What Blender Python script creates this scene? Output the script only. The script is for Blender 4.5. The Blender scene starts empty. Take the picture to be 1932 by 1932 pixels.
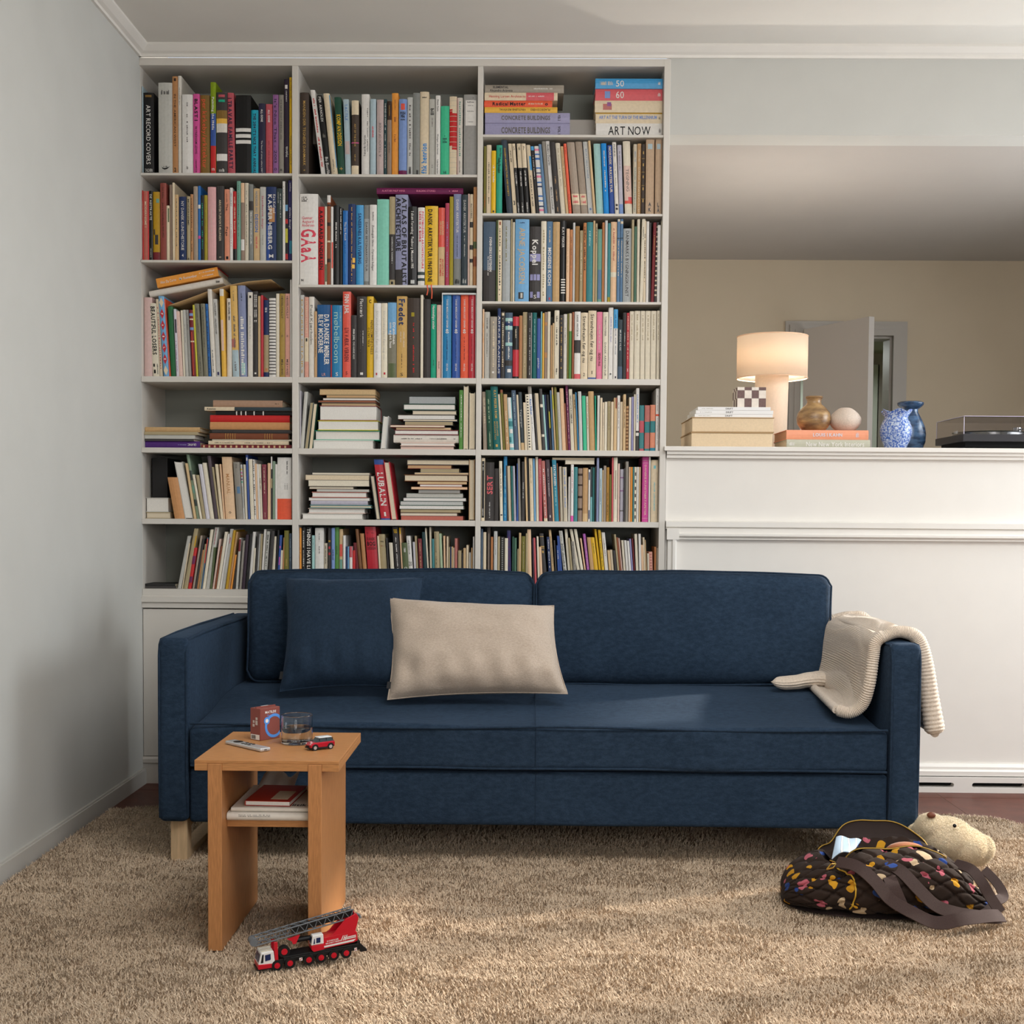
import bpy, bmesh, math, random
import numpy as np
from mathutils import Vector, Matrix, noise

random.seed(7)
SC = bpy.context.scene
COL = SC.collection
# ------------------------------------------------------------------ camera
F_PX, CX, CY, CAM_H = 2400.0, 964.10, 1077.27, 1.10
YAW, PITCH, ROLL = -0.012991, -0.043945, 0.007204
fw = Vector((math.sin(YAW) * math.cos(PITCH), math.cos(YAW) * math.cos(PITCH), math.sin(PITCH)))
r0 = fw.cross(Vector((0, 0, 1))).normalized()
u0 = r0.cross(fw)
RT = r0 * math.cos(ROLL) + u0 * math.sin(ROLL)
UP = u0 * math.cos(ROLL) - r0 * math.sin(ROLL)
cam_data = bpy.data.cameras.new('camera')
cam_data.sensor_width = 36.0
cam_data.lens = F_PX / 1932.0 * 36.0
cam_data.shift_x = (966.0 - CX) / 1932.0
cam_data.shift_y = (CY - 966.0) / 1932.0
cam_data.clip_start = 0.05
cam = bpy.data.objects.new('camera', cam_data)
COL.objects.link(cam)
cam.matrix_world = Matrix(((RT.x, UP.x, -fw.x, 0), (RT.y, UP.y, -fw.y, 0), (RT.z, UP.z, -fw.z, CAM_H), (0, 0, 0, 1)))
SC.camera = cam


def at(x, y, Y=None, Z=None, X=None):
    """the point of the room seen at pixel (x, y) on a plane of known depth, height or side"""
    d = fw + RT * ((x - CX) / F_PX) - UP * ((y - CY) / F_PX)
    if Y is not None:
        t = Y / d.y
    elif Z is not None:
        t = (Z - CAM_H) / d.z
    else:
        t = X / d.x
    return Vector((0, 0, CAM_H)) + d * t


# ------------------------------------------------------------------ world, lights, exposure
def lin(c):
    return tuple(((v / 255.0) / 12.92 if v / 255.0 <= 0.04045 else ((v / 255.0 + 0.055) / 1.055) ** 2.4) for v in c)


W = bpy.data.worlds.new('world')
SC.world = W
W.use_nodes = True
wn = W.node_tree.nodes
wn['Background'].inputs[0].default_value = (0.75, 0.86, 1.0, 1)
wn['Background'].inputs[1].default_value = 1.2


def area(name, loc, target, sx, sy, power, color):
    l = bpy.data.lights.new(name, 'AREA')
    l.shape = 'RECTANGLE'
    l.size, l.size_y, l.energy, l.color = sx, sy, power, color
    o = bpy.data.objects.new(name, l)
    COL.objects.link(o)
    o.location = loc
    d = Vector(target) - Vector(loc)
    o.rotation_euler = d.to_track_quat('-Z', 'Z').to_euler()
    return o


sun = bpy.data.lights.new('sun', 'SUN')
sun.energy, sun.angle, sun.color = 5.0, math.radians(2.4), (1.0, 0.90, 0.78)
sun_o = bpy.data.objects.new('sun', sun)
COL.objects.link(sun_o)
sun_o.rotation_euler = Vector((-0.88, -0.36, -0.46)).to_track_quat('-Z', 'Z').to_euler()
# daylight entering by the window in the side wall and the one behind the camera
area('window_daylight', (3.52, 4.75, 1.40), (-1.0, 4.1, -1.0), 2.2, 1.3, 74, (0.89, 0.95, 1.0))
area('front_window_daylight', (1.3, -1.38, 1.75), (0.2, 5.0, 1.5), 2.2, 1.5, 50, (1.0, 0.98, 0.955))
area('overhead_key', (1.0, 2.2, 2.88), (0.75, 3.9, 0.6), 2.4, 1.2, 43, (1.0, 0.985, 0.96))  # high key light read from shadows; its roof opening is added
area('far_room_daylight', (-1.3, 6.4, 1.40), (1.6, 6.9, 1.45), 1.6, 1.2, 14, (1.0, 0.93, 0.84))
area('corridor_fill', (1.9, 8.7, 2.2), (1.9, 8.5, 0.3), 0.6, 0.4, 7, (0.95, 1.0, 0.95))  # added lamp that brightens the hall; no window stands there

SC.view_settings.view_transform = 'Standard'
SC.view_settings.look = 'None'
SC.view_settings.exposure = 0.22
SC.view_settings.gamma = 1.0
SC.view_settings.use_curve_mapping = False
try:
    SC.cycles.use_adaptive_sampling = True
    SC.cycles.adaptive_threshold = 0.08
    SC.cycles.max_bounces = 8
    SC.cycles.diffuse_bounces = 3
    SC.cycles.glossy_bounces = 2
    SC.cycles.transmission_bounces = 8
    SC.cycles.transparent_max_bounces = 8
    SC.cycles.sample_clamp_indirect = 6.0
    SC.cycles.caustics_reflective = False
    SC.cycles.caustics_refractive = False
except Exception:
    pass

# ------------------------------------------------------------------ materials
MATS = {}


def mat(name, rgb, rough=0.6, metal=0.0, noise_amt=0.0, noise_scale=40.0, bump=0.0, bump_scale=200.0, sheen=0.0, spec=0.4, stretch=None, trans=0.0, ior=1.45, alpha=1.0, emit=None, emit_s=0.0, rgb2=None, coat=0.0):
    if name in MATS:
        return MATS[name]
    m = bpy.data.materials.new(name)
    MATS[name] = m
    m.use_nodes = True
    nt = m.node_tree
    b = nt.nodes['Principled BSDF']
    c = lin(rgb)
    b.inputs['Base Color'].default_value = (*c, 1)
    b.inputs['Roughness'].default_value = rough
    b.inputs['Metallic'].default_value = metal
    b.inputs['Specular IOR Level'].default_value = spec
    b.inputs['IOR'].default_value = ior
    if sheen:
        b.inputs['Sheen Weight'].default_value = sheen
        b.inputs['Sheen Roughness'].default_value = 0.4
    if trans:
        b.inputs['Transmission Weight'].default_value = trans
    if alpha < 1:
        b.inputs['Alpha'].default_value = alpha
    if coat:
        b.inputs['Coat Weight'].default_value = coat
    if emit:
        b.inputs['Emission Color'].default_value = (*lin(emit), 1)
        b.inputs['Emission Strength'].default_value = emit_s
    tc = None
    if noise_amt or bump:
        tc = nt.nodes.new('ShaderNodeTexCoord')
        vec = tc.outputs['Object']
        if stretch:
            mp = nt.nodes.new('ShaderNodeMapping')
            mp.inputs['Scale'].default_value = stretch
            nt.links.new(vec, mp.inputs[0])
            vec = mp.outputs[0]
    if noise_amt:
        n = nt.nodes.new('ShaderNodeTexNoise')
        n.inputs['Scale'].default_value = noise_scale
        n.inputs['Detail'].default_value = 5
        nt.links.new(vec, n.inputs['Vector'])
        ramp = nt.nodes.new('ShaderNodeValToRGB')
        ramp.color_ramp.elements[0].position = 0.3
        ramp.color_ramp.elements[1].position = 0.7
        lo = lin(rgb2) if rgb2 else tuple(v * (1 - noise_amt) for v in c)
        hi = c if rgb2 else tuple(min(1, v * (1 + noise_amt)) for v in c)
        ramp.color_ramp.elements[0].color = (*lo, 1)
        ramp.color_ramp.elements[1].color = (*hi, 1)
        nt.links.new(n.outputs['Fac'], ramp.inputs[0])
        nt.links.new(ramp.outputs[0], b.inputs['Base Color'])
    if bump:
        n2 = nt.nodes.new('ShaderNodeTexNoise')
        n2.inputs['Scale'].default_value = bump_scale
        n2.inputs['Detail'].default_value = 4
        nt.links.new(vec, n2.inputs['Vector'])
        bp = nt.nodes.new('ShaderNodeBump')
        bp.inputs['Strength'].default_value = bump
        bp.inputs['Distance'].default_value = 0.004
        nt.links.new(n2.outputs['Fac'], bp.inputs['Height'])
        nt.links.new(bp.outputs[0], b.inputs['Normal'])
    return m


# ------------------------------------------------------------------ mesh helpers
class MB:
    def __init__(self):
        self.v, self.f, self.c = [], [], []

    def add(self, vs, fs, col=None):
        n = len(self.v)
        self.v.extend([tuple(p) for p in vs])
        self.f.extend([tuple(i + n for i in q) for q in fs])
        if col is not None:
            self.c.extend([col] * len(fs))
        return self

    def box(self, x0, x1, y0, y1, z0, z1, col=None):
        return self.add([(x0, y0, z0), (x1, y0, z0), (x1, y1, z0), (x0, y1, z0), (x0, y0, z1), (x1, y0, z1), (x1, y1, z1), (x0, y1, z1)],
                        [(0, 3, 2, 1), (4, 5, 6, 7), (0, 1, 5, 4), (1, 2, 6, 5), (2, 3, 7, 6), (3, 0, 4, 7)], col)

    def xf(self, M):
        self.v = [tuple(M @ Vector(p)) for p in self.v]
        return self

    def join(self, o):
        n = len(self.v)
        self.v += o.v
        self.f += [tuple(i + n for i in q) for q in o.f]
        return self

    def lathe(self, prof, n=32, cx=0, cy=0, cap=True, fn=None):
        k = len(prof)
        b = len(self.v)
        for i in range(n):
            a = 2 * math.pi * i / n
            for (r, z) in prof:
                p = (cx + r * math.cos(a), cy + r * math.sin(a), z)
                self.v.append(fn(p, a) if fn else p)
        for i in range(n):
            j = (i + 1) % n
            for q in range(k - 1):
                self.f.append((b + i * k + q, b + j * k + q, b + j * k + q + 1, b + i * k + q + 1))
        if cap:
            self.f.append(tuple(b + i * k for i in range(n))[::-1])
            self.f.append(tuple(b + i * k + k - 1 for i in range(n)))
        return self

    def cyl(self, p0, p1, r, n=16, r1=None):
        return self.tube([p0, p1], r, n, radii=[r, r if r1 is None else r1])

    def tube(self, pts, r, n=8, closed=False, radii=None, caps=True):
        pts = [Vector(p) for p in pts]
        m = len(pts)
        b = len(self.v)
        prevn = None
        for i, p in enumerate(pts):
            if closed:
                t = (pts[(i + 1) % m] - pts[i - 1])
            else:
                t = pts[min(i + 1, m - 1)] - pts[max(i - 1, 0)]
            t = t.normalized()
            if prevn is None:
                a = Vector((0, 0, 1)) if abs(t.z) < 0.9 else Vector((1, 0, 0))
                nn = t.cross(a).normalized()
            else:
                nn = (prevn - t * prevn.dot(t)).normalized()
            prevn = nn
            bb = t.cross(nn)
            rr = radii[i] if radii else r
            for j in range(n):
                a = 2 * math.pi * j / n
                self.v.append(tuple(p + (nn * math.cos(a) + bb * math.sin(a)) * rr))
        for i in range(m if closed else m - 1):
            k = (i + 1) % m
            for j in range(n):
                l = (j + 1) % n
                self.f.append((b + i * n + j, b + i * n + l, b + k * n + l, b + k * n + j))
        if not closed and caps:
            self.f.append(tuple(b + j for j in range(n))[::-1])
            self.f.append(tuple(b + (m - 1) * n + j for j in range(n)))
        return self

    def prism(self, poly, axis, a0, a1):
        """polygon (2-D) pushed along an axis: 'x' -> (y,z), 'y' -> (x,z), 'z' -> (x,y)"""
        n = len(poly)

        def P(q, a):
            return (a, q[0], q[1]) if axis == 'x' else ((q[0], a, q[1]) if axis == 'y' else (q[0], q[1], a))
        vs = [P(q, a0) for q in poly] + [P(q, a1) for q in poly]
        fs = [tuple(range(n))[::-1], tuple(range(n, 2 * n))] + [(i, (i + 1) % n, n + (i + 1) % n, n + i) for i in range(n)]
        return self.add(vs, fs)

    def ribbon(self, pts, sides, width, thick=0.003):
        """flat strap: centre points and side vectors"""
        b = len(self.v)
        m = len(pts)
        for i in range(m):
            p = Vector(pts[i])
            s = Vector(sides[i]).normalized()
            t = (Vector(pts[min(i + 1, m - 1)]) - Vector(pts[max(i - 1, 0)])).normalized()
            nn = t.cross(s).normalized()
            for a, c in ((-1, -1), (1, -1), (1, 1), (-1, 1)):
                self.v.append(tuple(p + s * (a * width / 2) + nn * (c * thick / 2)))
        for i in range(m - 1):
            for j in range(4):
                l = (j + 1) % 4
                self.f.append((b + i * 4 + j, b + i * 4 + l, b + i * 4 + 4 + l, b + i * 4 + 4 + j))
        self.f.append((b, b + 3, b + 2, b + 1))
        e = b + (m - 1) * 4
        self.f.append((e, e + 1, e + 2, e + 3))
        return self

    def grid(self, fn, nu, nv, close_u=False, close_v=False):
        b = len(self.v)
        for i in range(nu):
            for j in range(nv):
                self.v.append(tuple(fn(i / (nu if close_u else nu - 1), j / (nv if close_v else nv - 1))))
        for i in range(nu if close_u else nu - 1):
            for j in range(nv if close_v else nv - 1):
                i2, j2 = (i + 1) % nu, (j + 1) % nv
                self.f.append((b + i * nv + j, b + i2 * nv + j, b + i2 * nv + j2, b + i * nv + j2))
        return self

    def ellipsoid(self, c, r, n=20, m=12):
        prof = [(math.sin(math.pi * k / m), -math.cos(math.pi * k / m)) for k in range(m + 1)]
        b = len(self.v)
        self.lathe([(max(1e-4, q[0]), q[1]) for q in prof], n, cap=True)
        for i in range(b, len(self.v)):
            p = self.v[i]
            self.v[i] = (c[0] + p[0] * r[0], c[1] + p[1] * r[1], c[2] + p[2] * r[2])
        return self


def rounded_box(cx, cy, cz, sx, sy, sz, r, n=6, e=3, fn=None):
    """box with rounded edges as a fine grid; fn deforms each point (local unit coords given)"""
    bm = bmesh.new()

    def ticks(h):
        k = [-h + r * (1 - math.cos(math.pi / 2 * i / e)) for i in range(e + 1)]
        mid = [(-h + r) + (2 * h - 2 * r) * i / n for i in range(1, n)]
        return k + mid + [-q for q in k[::-1]]
    hx, hy, hz = sx / 2, sy / 2, sz / 2
    T = (ticks(hx), ticks(hy), ticks(hz))
    H = (hx, hy, hz)
    for ax in range(3):
        a1, a2 = (ax + 1) % 3, (ax + 2) % 3
        for s in (-1, 1):
            rows = []
            for p in T[a1]:
                row = []
                for q in T[a2]:
                    c = [0, 0, 0]
                    c[ax], c[a1], c[a2] = s * H[ax], p, q
                    inner = [max(-(H[k] - r), min(H[k] - r, c[k])) for k in range(3)]
                    d = Vector([c[k] - inner[k] for k in range(3)])
                    if d.length > 1e-9:
                        d = d.normalized() * r
                    pt = Vector(inner) + d
                    if fn:
                        pt = Vector(fn(pt, pt.x / hx, pt.y / hy, pt.z / hz))
                    row.append(bm.verts.new((pt.x + cx, pt.y + cy, pt.z + cz)))
                rows.append(row)
            for i in range(len(rows) - 1):
                for j in range(len(rows[0]) - 1):
                    qd = (rows[i][j], rows[i + 1][j], rows[i + 1][j + 1], rows[i][j + 1])
                    bm.faces.new(qd if s > 0 else qd[::-1])
    bmesh.ops.remove_doubles(bm, verts=bm.verts, dist=1e-5)
    mb = MB()
    bm.verts.ensure_lookup_table()
    for i, v in enumerate(bm.verts):
        v.index = i
        mb.v.append(tuple(v.co))
    for f in bm.faces:
        mb.f.append(tuple(v.index for v in f.verts))
    bm.free()
    return mb


ORIGIN = {}


def make(name, mb, m, parent=None, loc=None, smooth=False, bevel=0.0, sub=0):
    """link one mesh object built in room coordinates; its origin is LOC or its parent's origin"""
    o0 = Vector(loc) if loc is not None else (ORIGIN[parent.name] if parent is not None else Vector((0, 0, 0)))
    me = bpy.data.meshes.new(name)
    me.from_pydata([(p[0] - o0.x, p[1] - o0.y, p[2] - o0.z) for p in mb.v], [], mb.f)
    me.update()
    if m is not None:
        me.materials.append(m)
    if smooth:
        me.polygons.foreach_set('use_smooth', [True] * len(me.polygons))
        try:
            me.set_sharp_from_angle(angle=math.radians(50))
        except Exception:
            pass
    o = bpy.data.objects.new(name, me)
    COL.objects.link(o)
    if parent is not None:
        o.parent = parent
        o.location = o0 - ORIGIN[parent.name]
    else:
        o.location = o0
    ORIGIN[o.name] = o0
    if bevel:
        bv = o.modifiers.new('edge', 'BEVEL')
        bv.width = bevel
        bv.segments = 2
        bv.limit_method = 'ANGLE'
        bv.angle_limit = math.radians(40)
    return o


def tag(o, label=None, cat=None, group=None, kind=None):
    if label:
        o['label'] = label
    if cat:
        o['category'] = cat
    if group:
        o['group'] = group
    if kind:
        o['kind'] = kind
    return o


def thing(name, label, cat, loc, group=None):
    o = bpy.data.objects.new(name, None)
    o.empty_display_size = 0.05
    COL.objects.link(o)
    o.location = Vector(loc)
    ORIGIN[o.name] = Vector(loc)
    return tag(o, label, cat, group)


def struct(name, mb, m, parent=None, bevel=0.0, label=None):
    o = make(name, mb, m, parent, bevel=bevel)
    if parent is None:
        o['kind'] = 'structure'
    if label:
        o['label'] = label
    return o


def mesh_box(*a):
    return MB().box(*a)


# ------------------------------------------------------------------ lettering: outlines of the built-in font
GLYPHS = {}


def load_glyphs(chars):
    pend = []
    for bold in (0, 1):
        for ch in chars:
            cu = bpy.data.curves.new('glyph', 'FONT')
            cu.body = ch
            cu.resolution_u = 2
            cu.offset = 0.028 if bold else 0.004
            ob = bpy.data.objects.new('glyph', cu)
            COL.objects.link(ob)
            pend.append((ch, bold, ob, cu))
    dg = bpy.context.evaluated_depsgraph_get()
    for ch, bold, ob, cu in pend:
        me = ob.evaluated_get(dg).to_mesh()
        vs = np.array([tuple(v.co)[:2] for v in me.vertices]) if len(me.vertices) else np.zeros((0, 2))
        fs = [tuple(p.vertices) for p in me.polygons]
        if len(vs):
            mn, mx = vs[:, 0].min(), vs[:, 0].max()
            vs = vs - np.array([mn - 0.045, 0])
            adv = (mx - mn) + 0.09
        else:
            adv = 0.27
        GLYPHS[(ch, bold)] = (vs, fs, adv)
        ob.evaluated_get(dg).to_mesh_clear()
    for ch, bold, ob, cu in pend:
        bpy.data.objects.remove(ob)
        bpy.data.curves.remove(cu)


def text_2d(s, bold=0):
    """lettering laid out from x=0, capital height about 0.7; returns points, faces, total width"""
    x = 0.0
    V, Fc = [], []
    for ch in s:
        g = GLYPHS.get((ch, bold))
        if g is None or ch == ' ':
            x += 0.27
            continue
        n = len(V)
        V.extend([(p[0] + x, p[1]) for p in g[0]])
        Fc.extend([tuple(i + n for i in q) for q in g[1]])
        x += g[2]
    return V, Fc, x


def bars_2d(seed, n=22):
    """print too small to read: a run of little strokes"""
    rr = random.Random(seed)
    V, Fc, x = [], [], 0.0
    for i in range(n):
        if rr.random() < 0.16:
            x += 0.5
            continue
        w = rr.uniform(0.16, 0.42)
        h = rr.choice((0.5, 0.52, 0.7, 0.72))
        k = len(V)
        V += [(x, 0), (x + w, 0), (x + w, h), (x, h)]
        Fc.append((k, k + 1, k + 2, k + 3))
        x += w + rr.uniform(0.1, 0.2)
    return V, Fc, x


def text_on(s, origin, xdir, ydir, length=None, height=None, bold=0, align='c', seed=1):
    """flat lettering in room space. origin = centre (or left end) of the base line run"""
    V, Fc, w = bars_2d(seed) if s == '~' else text_2d(s, bold)
    mb = MB()
    if not V:
        return mb
    sy = height / 0.72
    sx = (length / w) if length else sy
    o, xd, yd = Vector(origin), Vector(xdir), Vector(ydir)
    off = -w * sx / 2 if align == 'c' else 0
    mb.v = [tuple(o + xd * (p[0] * sx + off) + yd * (p[1] * sy - height / 2)) for p in V]
    mb.f = Fc
    return mb


load_glyphs("ABCDEFGHIJKLMNOPQRSTUVWXYZabcdefghijklmnopqrstuvwxyz0123456789ÆØÅæøåÖö'/.,-+")
# ------------------------------------------------------------------ the room
YB, XL, XR, ZC = 5.106, -1.555, 3.6, 2.945
M_wall = mat('wall_paint', (200, 199, 193), 0.75, noise_amt=0.02, noise_scale=6, bump=0.03, bump_scale=300)
M_ceil = mat('ceiling_paint', (230, 226, 218), 0.8, noise_amt=0.015, noise_scale=5, bump=0.03, bump_scale=250)
M_white = mat('joinery_paint', (232, 227, 219), 0.42, noise_amt=0.012, noise_scale=9, spec=0.45)
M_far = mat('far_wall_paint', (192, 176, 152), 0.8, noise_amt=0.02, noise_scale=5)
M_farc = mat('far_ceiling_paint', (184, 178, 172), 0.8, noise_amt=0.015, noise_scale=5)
M_trimg = mat('grey_trim_paint', (168, 160, 150), 0.5)
M_doorp = mat('door_paint', (188, 180, 172), 0.5)
M_hall = mat('hall_paint', (212, 218, 205), 0.7)
M_tile = mat('floor_tile', (92, 50, 38), 0.4, noise_amt=0.18, noise_scale=14, bump=0.05, bump_scale=60, spec=0.25)
M_grout = mat('floor_grout', (150, 136, 120), 0.8)
M_black = mat('deep_black', (8, 8, 8), 0.8)

floor = struct('floor', mesh_box(-2.3, XR + 0.15, -1.6, 11.0, -0.10, -0.0012), M_grout)
# large square tiles with narrow joints, one joint running from the plinth towards the viewer
J = at(1762, 1494, Z=0.0).x
T = 0.58
tile_me = None
for ix in range(-6, 5):
    for iy in range(-6, 4):
        x0, y0 = J + ix * T, YB - 0.02 + (iy - 0) * T - 0.10
        x1, y1 = x0 + T, y0 + T
        if x1 < XL or x0 > XR or y1 < 0.9 or y0 > YB + 0.2:
            continue
        if tile_me is None:
            tile_me = bpy.data.meshes.new('tile')
            b = MB().box(0.0015, T - 0.0015, 0.0015, T - 0.0015, -0.006, 0.0)
            tile_me.from_pydata(b.v, [], b.f)
            tile_me.materials.append(M_tile)
        o = bpy.data.objects.new('tile', tile_me)
        COL.objects.link(o)
        o.parent = floor
        o.location = (x0, y0, 0)

wall_left = struct('wall_left', mesh_box(XL - 0.12, XL, -1.5, YB + 0.5, -0.02, ZC + 0.1), M_wall)
# ceiling with an unseen opening added to hold the overhead key light
SKX0, SKX1, SKY0, SKY1 = -0.3, 2.3, 1.4, 2.95
ceiling = struct('ceiling', MB().box(XL - 0.12, SKX0, -1.5, YB + 0.05, ZC, ZC + 0.1).box(SKX1, XR + 0.1, -1.5, YB + 0.05, ZC, ZC + 0.1).box(SKX0, SKX1, -1.5, SKY0, ZC, ZC + 0.1).box(SKX0, SKX1, SKY1, YB + 0.05, ZC, ZC + 0.1), M_ceil)
struct('window_3', MB().box(SKX0, SKX0 + 0.06, SKY0, SKY1, ZC, ZC + 0.14).box(SKX1 - 0.06, SKX1, SKY0, SKY1, ZC, ZC + 0.14).box(SKX0, SKX1, SKY0, SKY0 + 0.06, ZC, ZC + 0.14).box(SKX0, SKX1, SKY1 - 0.06, SKY1, ZC, ZC + 0.14), M_white)
# side wall with the window the sun comes through, outside the picture
WZ0, WZ1 = 0.62, 2.28
wr = MB()
wr.box(XR, XR + 0.15, -1.5, 3.05, 0, ZC + 0.1).box(XR, XR + 0.15, 5.95, 9.1, 0, ZC + 0.1)
wr.box(XR, XR + 0.15, 3.05, 5.95, 0, WZ0).box(XR, XR + 0.15, 3.05, 5.95, WZ1, ZC + 0.1)
struct('wall_right', wr, M_wall)
fr = MB()
for yy in (3.05, 3.74, 4.06, 4.70, 5.2, 5.87):
    fr.box(XR + 0.03, XR + 0.10, yy, yy + 0.08, WZ0, WZ1)
fr.box(XR + 0.02, XR + 0.11, 3.05, 5.95, WZ0 - 0.02, WZ0 + 0.05)
struct('window_1', fr, M_white)
# wall behind the camera with the second window
wb = MB()
wb.box(XL - 0.12, 0.35, -1.6, -1.45, 0, ZC + 0.1).box(2.65, XR + 0.15, -1.6, -1.45, 0, ZC + 0.1)
wb.box(0.35, 2.65, -1.6, -1.45, 0, 0.95).box(0.35, 2.65, -1.6, -1.45, 2.55, ZC + 0.1)
struct('wall_back', wb, mat('rear_wall_paint', (150, 143, 134), 0.8))
fr = MB()
for xx in (0.35, 1.46, 2.57):
    fr.box(xx, xx + 0.08, -1.58, -1.51, 0.95, 2.55)
struct('window_2', fr, M_white)

# cornice: two small steps under the ceiling along the back and the side wall
def cornice_profile(s):
    return [(0, 2.902), (s * 0.010, 2.902), (s * 0.012, 2.912), (s * 0.026, 2.918), (s * 0.042, 2.932), (s * 0.046, 2.936), (s * 0.046, ZC + 0.01), (0, ZC + 0.01)]


c1 = MB().prism([(YB + p[0], p[1]) for p in cornice_profile(-1)], 'x', XL, XR)
struct('trim_1', c1, M_white)
c2 = MB().prism([(XL + p[0], p[1]) for p in cornice_profile(1)], 'y', -1.45, YB)
struct('trim_2', c2, M_white)
struct('baseboard_left', mesh_box(XL, XL + 0.014, -1.45, YB + 0.02, 0, 0.058).box(XL, XL + 0.008, -1.45, YB + 0.02, 0.058, 0.064), mat('skirting_paint', (196, 192, 184), 0.45))

# lintel over the opening to the next room
struct('wall_lintel', mesh_box(0.549, XR, YB, YB + 0.14, 2.606, ZC + 0.05), M_wall)

# low panelled wall under the opening
XP0, XP1, PD = 0.552, XR, 0.66
hw = struct('wall_low', mesh_box(XP0, XP1, YB + 0.016, YB + PD, 0.0, 1.35), M_white)
struct('cap_board', MB().box(XP0 - 0.012, XP1, YB - 0.028, YB + PD + 0.02, 1.360, 1.378), M_white, hw, bevel=0.002)
struct('cap_moulding', MB().prism([(YB - 0.016, 1.360), (YB - 0.016, 1.348), (YB - 0.004, 1.344), (YB - 0.004, 1.333), (YB + 0.02, 1.330), (YB + 0.02, 1.360)], 'x', XP0, XP1), M_white, hw)
struct('rail_moulding', MB().prism([(YB + 0.02, 1.083), (YB - 0.014, 1.078), (YB - 0.014, 1.058), (YB - 0.004, 1.054), (YB - 0.004, 1.050), (YB + 0.02, 1.050)], 'x', XP0, XP1), M_white, hw)
fm = MB().prism([(YB + 0.03, 1.050), (YB - 0.008, 1.050), (YB - 0.008, 1.036), (YB - 0.018, 1.030), (YB - 0.018, 1.022), (YB - 0.004, 1.014), (YB - 0.004, 1.008), (YB + 0.03, 1.008)], 'x', XP0 + 0.004, XP1)
struct('frame_moulding', fm, M_white, hw)
xs0 = XP0 + 0.008
struct('frame_stile', MB().prism([(xs0, YB + 0.03), (xs0, YB - 0.008), (xs0 + 0.014, YB - 0.008), (xs0 + 0.02, YB - 0.018), (xs0 + 0.03, YB - 0.018), (xs0 + 0.037, YB - 0.004), (xs0 + 0.043, YB - 0.004), (xs0 + 0.043, YB + 0.03)], 'z', 0.1, 1.0495), M_white, hw)
struct('base_moulding', MB().prism([(YB + 0.03, 0.110), (YB + 0.004, 0.110), (YB - 0.004, 0.100), (YB - 0.004, 0.090), (YB - 0.016, 0.084), (YB - 0.016, 0.066), (YB + 0.03, 0.062)], 'x', XP0, XP1), M_white, hw)
struct('corner_block', MB().box(XP0 + 0.0035, xs0 + 0.044, YB - 0.0186, YB + 0.03, 1.0065, 1.0505), M_white, hw)
# plinth with long ventilation slots
pl = MB()
yA, yBk = YB - 0.024, YB + 0.012
pl.box(XP0, XP1, yA, yBk, 0.0405, 0.062).box(XP0, XP1, yA, yBk, 0.0, 0.0215)
s_end = at(1800, 1480, Y=yA).x
s_beg = at(1834, 1480, Y=yA).x
pitch_ = (s_beg - s_end) + 0.215
k = -4
while True:
    a0 = s_end + k * pitch_
    a1 = a0 + (s_beg - s_end)
    if a0 > XP1:
        break
    a0c, a1c = max(a0, XP0), min(a1, XP1)
    if a1c > a0c:
        # ends of the neighbouring slots are half round
        R = 0.0095
        left = [(a0c - R + R * 0 + 0.0, 0.0)]
        poly = [(a0c - R, 0.0405)]
        for i in range(7):
            an = math.pi / 2 - math.pi * i / 6
            poly.append((a0c - R + R * math.cos(an), 0.031 + R * math.sin(an)))
        poly2 = []
        for i in range(7):
            an = -math.pi / 2 - math.pi * i / 6
            poly2.append((a1c + R + R * math.cos(an), 0.031 + R * math.sin(an)))
        pl.prism(poly[1:] + poly2, 'y', yA, yBk)
    k += 1
struct('vent_plinth', pl, M_white, hw)
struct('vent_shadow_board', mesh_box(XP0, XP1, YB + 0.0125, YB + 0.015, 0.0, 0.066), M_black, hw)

# next room seen over the low wall; its ceiling starts at the edge of the lintel
ZF = 2.606
YF = at(1600, 491, Z=ZF).y
fwall = MB()
dx0, dx1, dz = at(1480, 700, Y=YF).x + 0.085, at(1709, 700, Y=YF).x - 0.085, at(1600, 607, Y=YF).z - 0.085
fwall.box(-2.2, dx0, YF, YF + 0.14, 0, 2.95).box(dx1, XR + 0.15, YF, YF + 0.14, 0, 2.95).box(dx0, dx1, YF, YF + 0.14, dz, 2.95)
struct('wall_far', fwall, M_far)
struct('ceiling_far', mesh_box(-2.2, XR, YB + 0.14, YF, ZF, ZF + 0.1), M_farc)
struct('wall_far_left', mesh_box(-2.3, -2.2, YB + 0.5, YF + 0.14, 0, 2.95), M_far)
fr = MB()
for a, b_ in ((0.085, 0.018), (0.062, 0.030), (0.032, 0.040)):
    wd = 0.022 if a > .08 else (0.030 if a > .05 else 0.032)
    fr.box(dx0 - a, dx0 - a + wd, YF - b_, YF - 0.0005, 0, dz + a - wd).box(dx1 + a - wd, dx1 + a, YF - b_, YF - 0.0005, 0, dz + a - wd).box(dx0 - a, dx1 + a, YF - b_, YF - 0.0005, dz + a - wd, dz + a)
fr.box(dx0, dx0 + 0.012, YF + 0.001, YF + 0.14, 0, dz - 0.012).box(dx1 - 0.012, dx1, YF + 0.001, YF + 0.14, 0, dz - 0.012).box(dx0, dx1, YF + 0.001, YF + 0.14, dz - 0.012, dz)
d1 = struct('door_1', fr, M_trimg)
hinge = Vector((dx0 + 0.012, YF - 0.065, 0))
free = at(1640, 597, Y=YF - 0.56)
dv = (Vector((free.x, free.y, 0)) - hinge)
dn = dv.normalized()
sd = Vector((-dn.y, dn.x, 0))
leaf = MB()
L = dv.length
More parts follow.
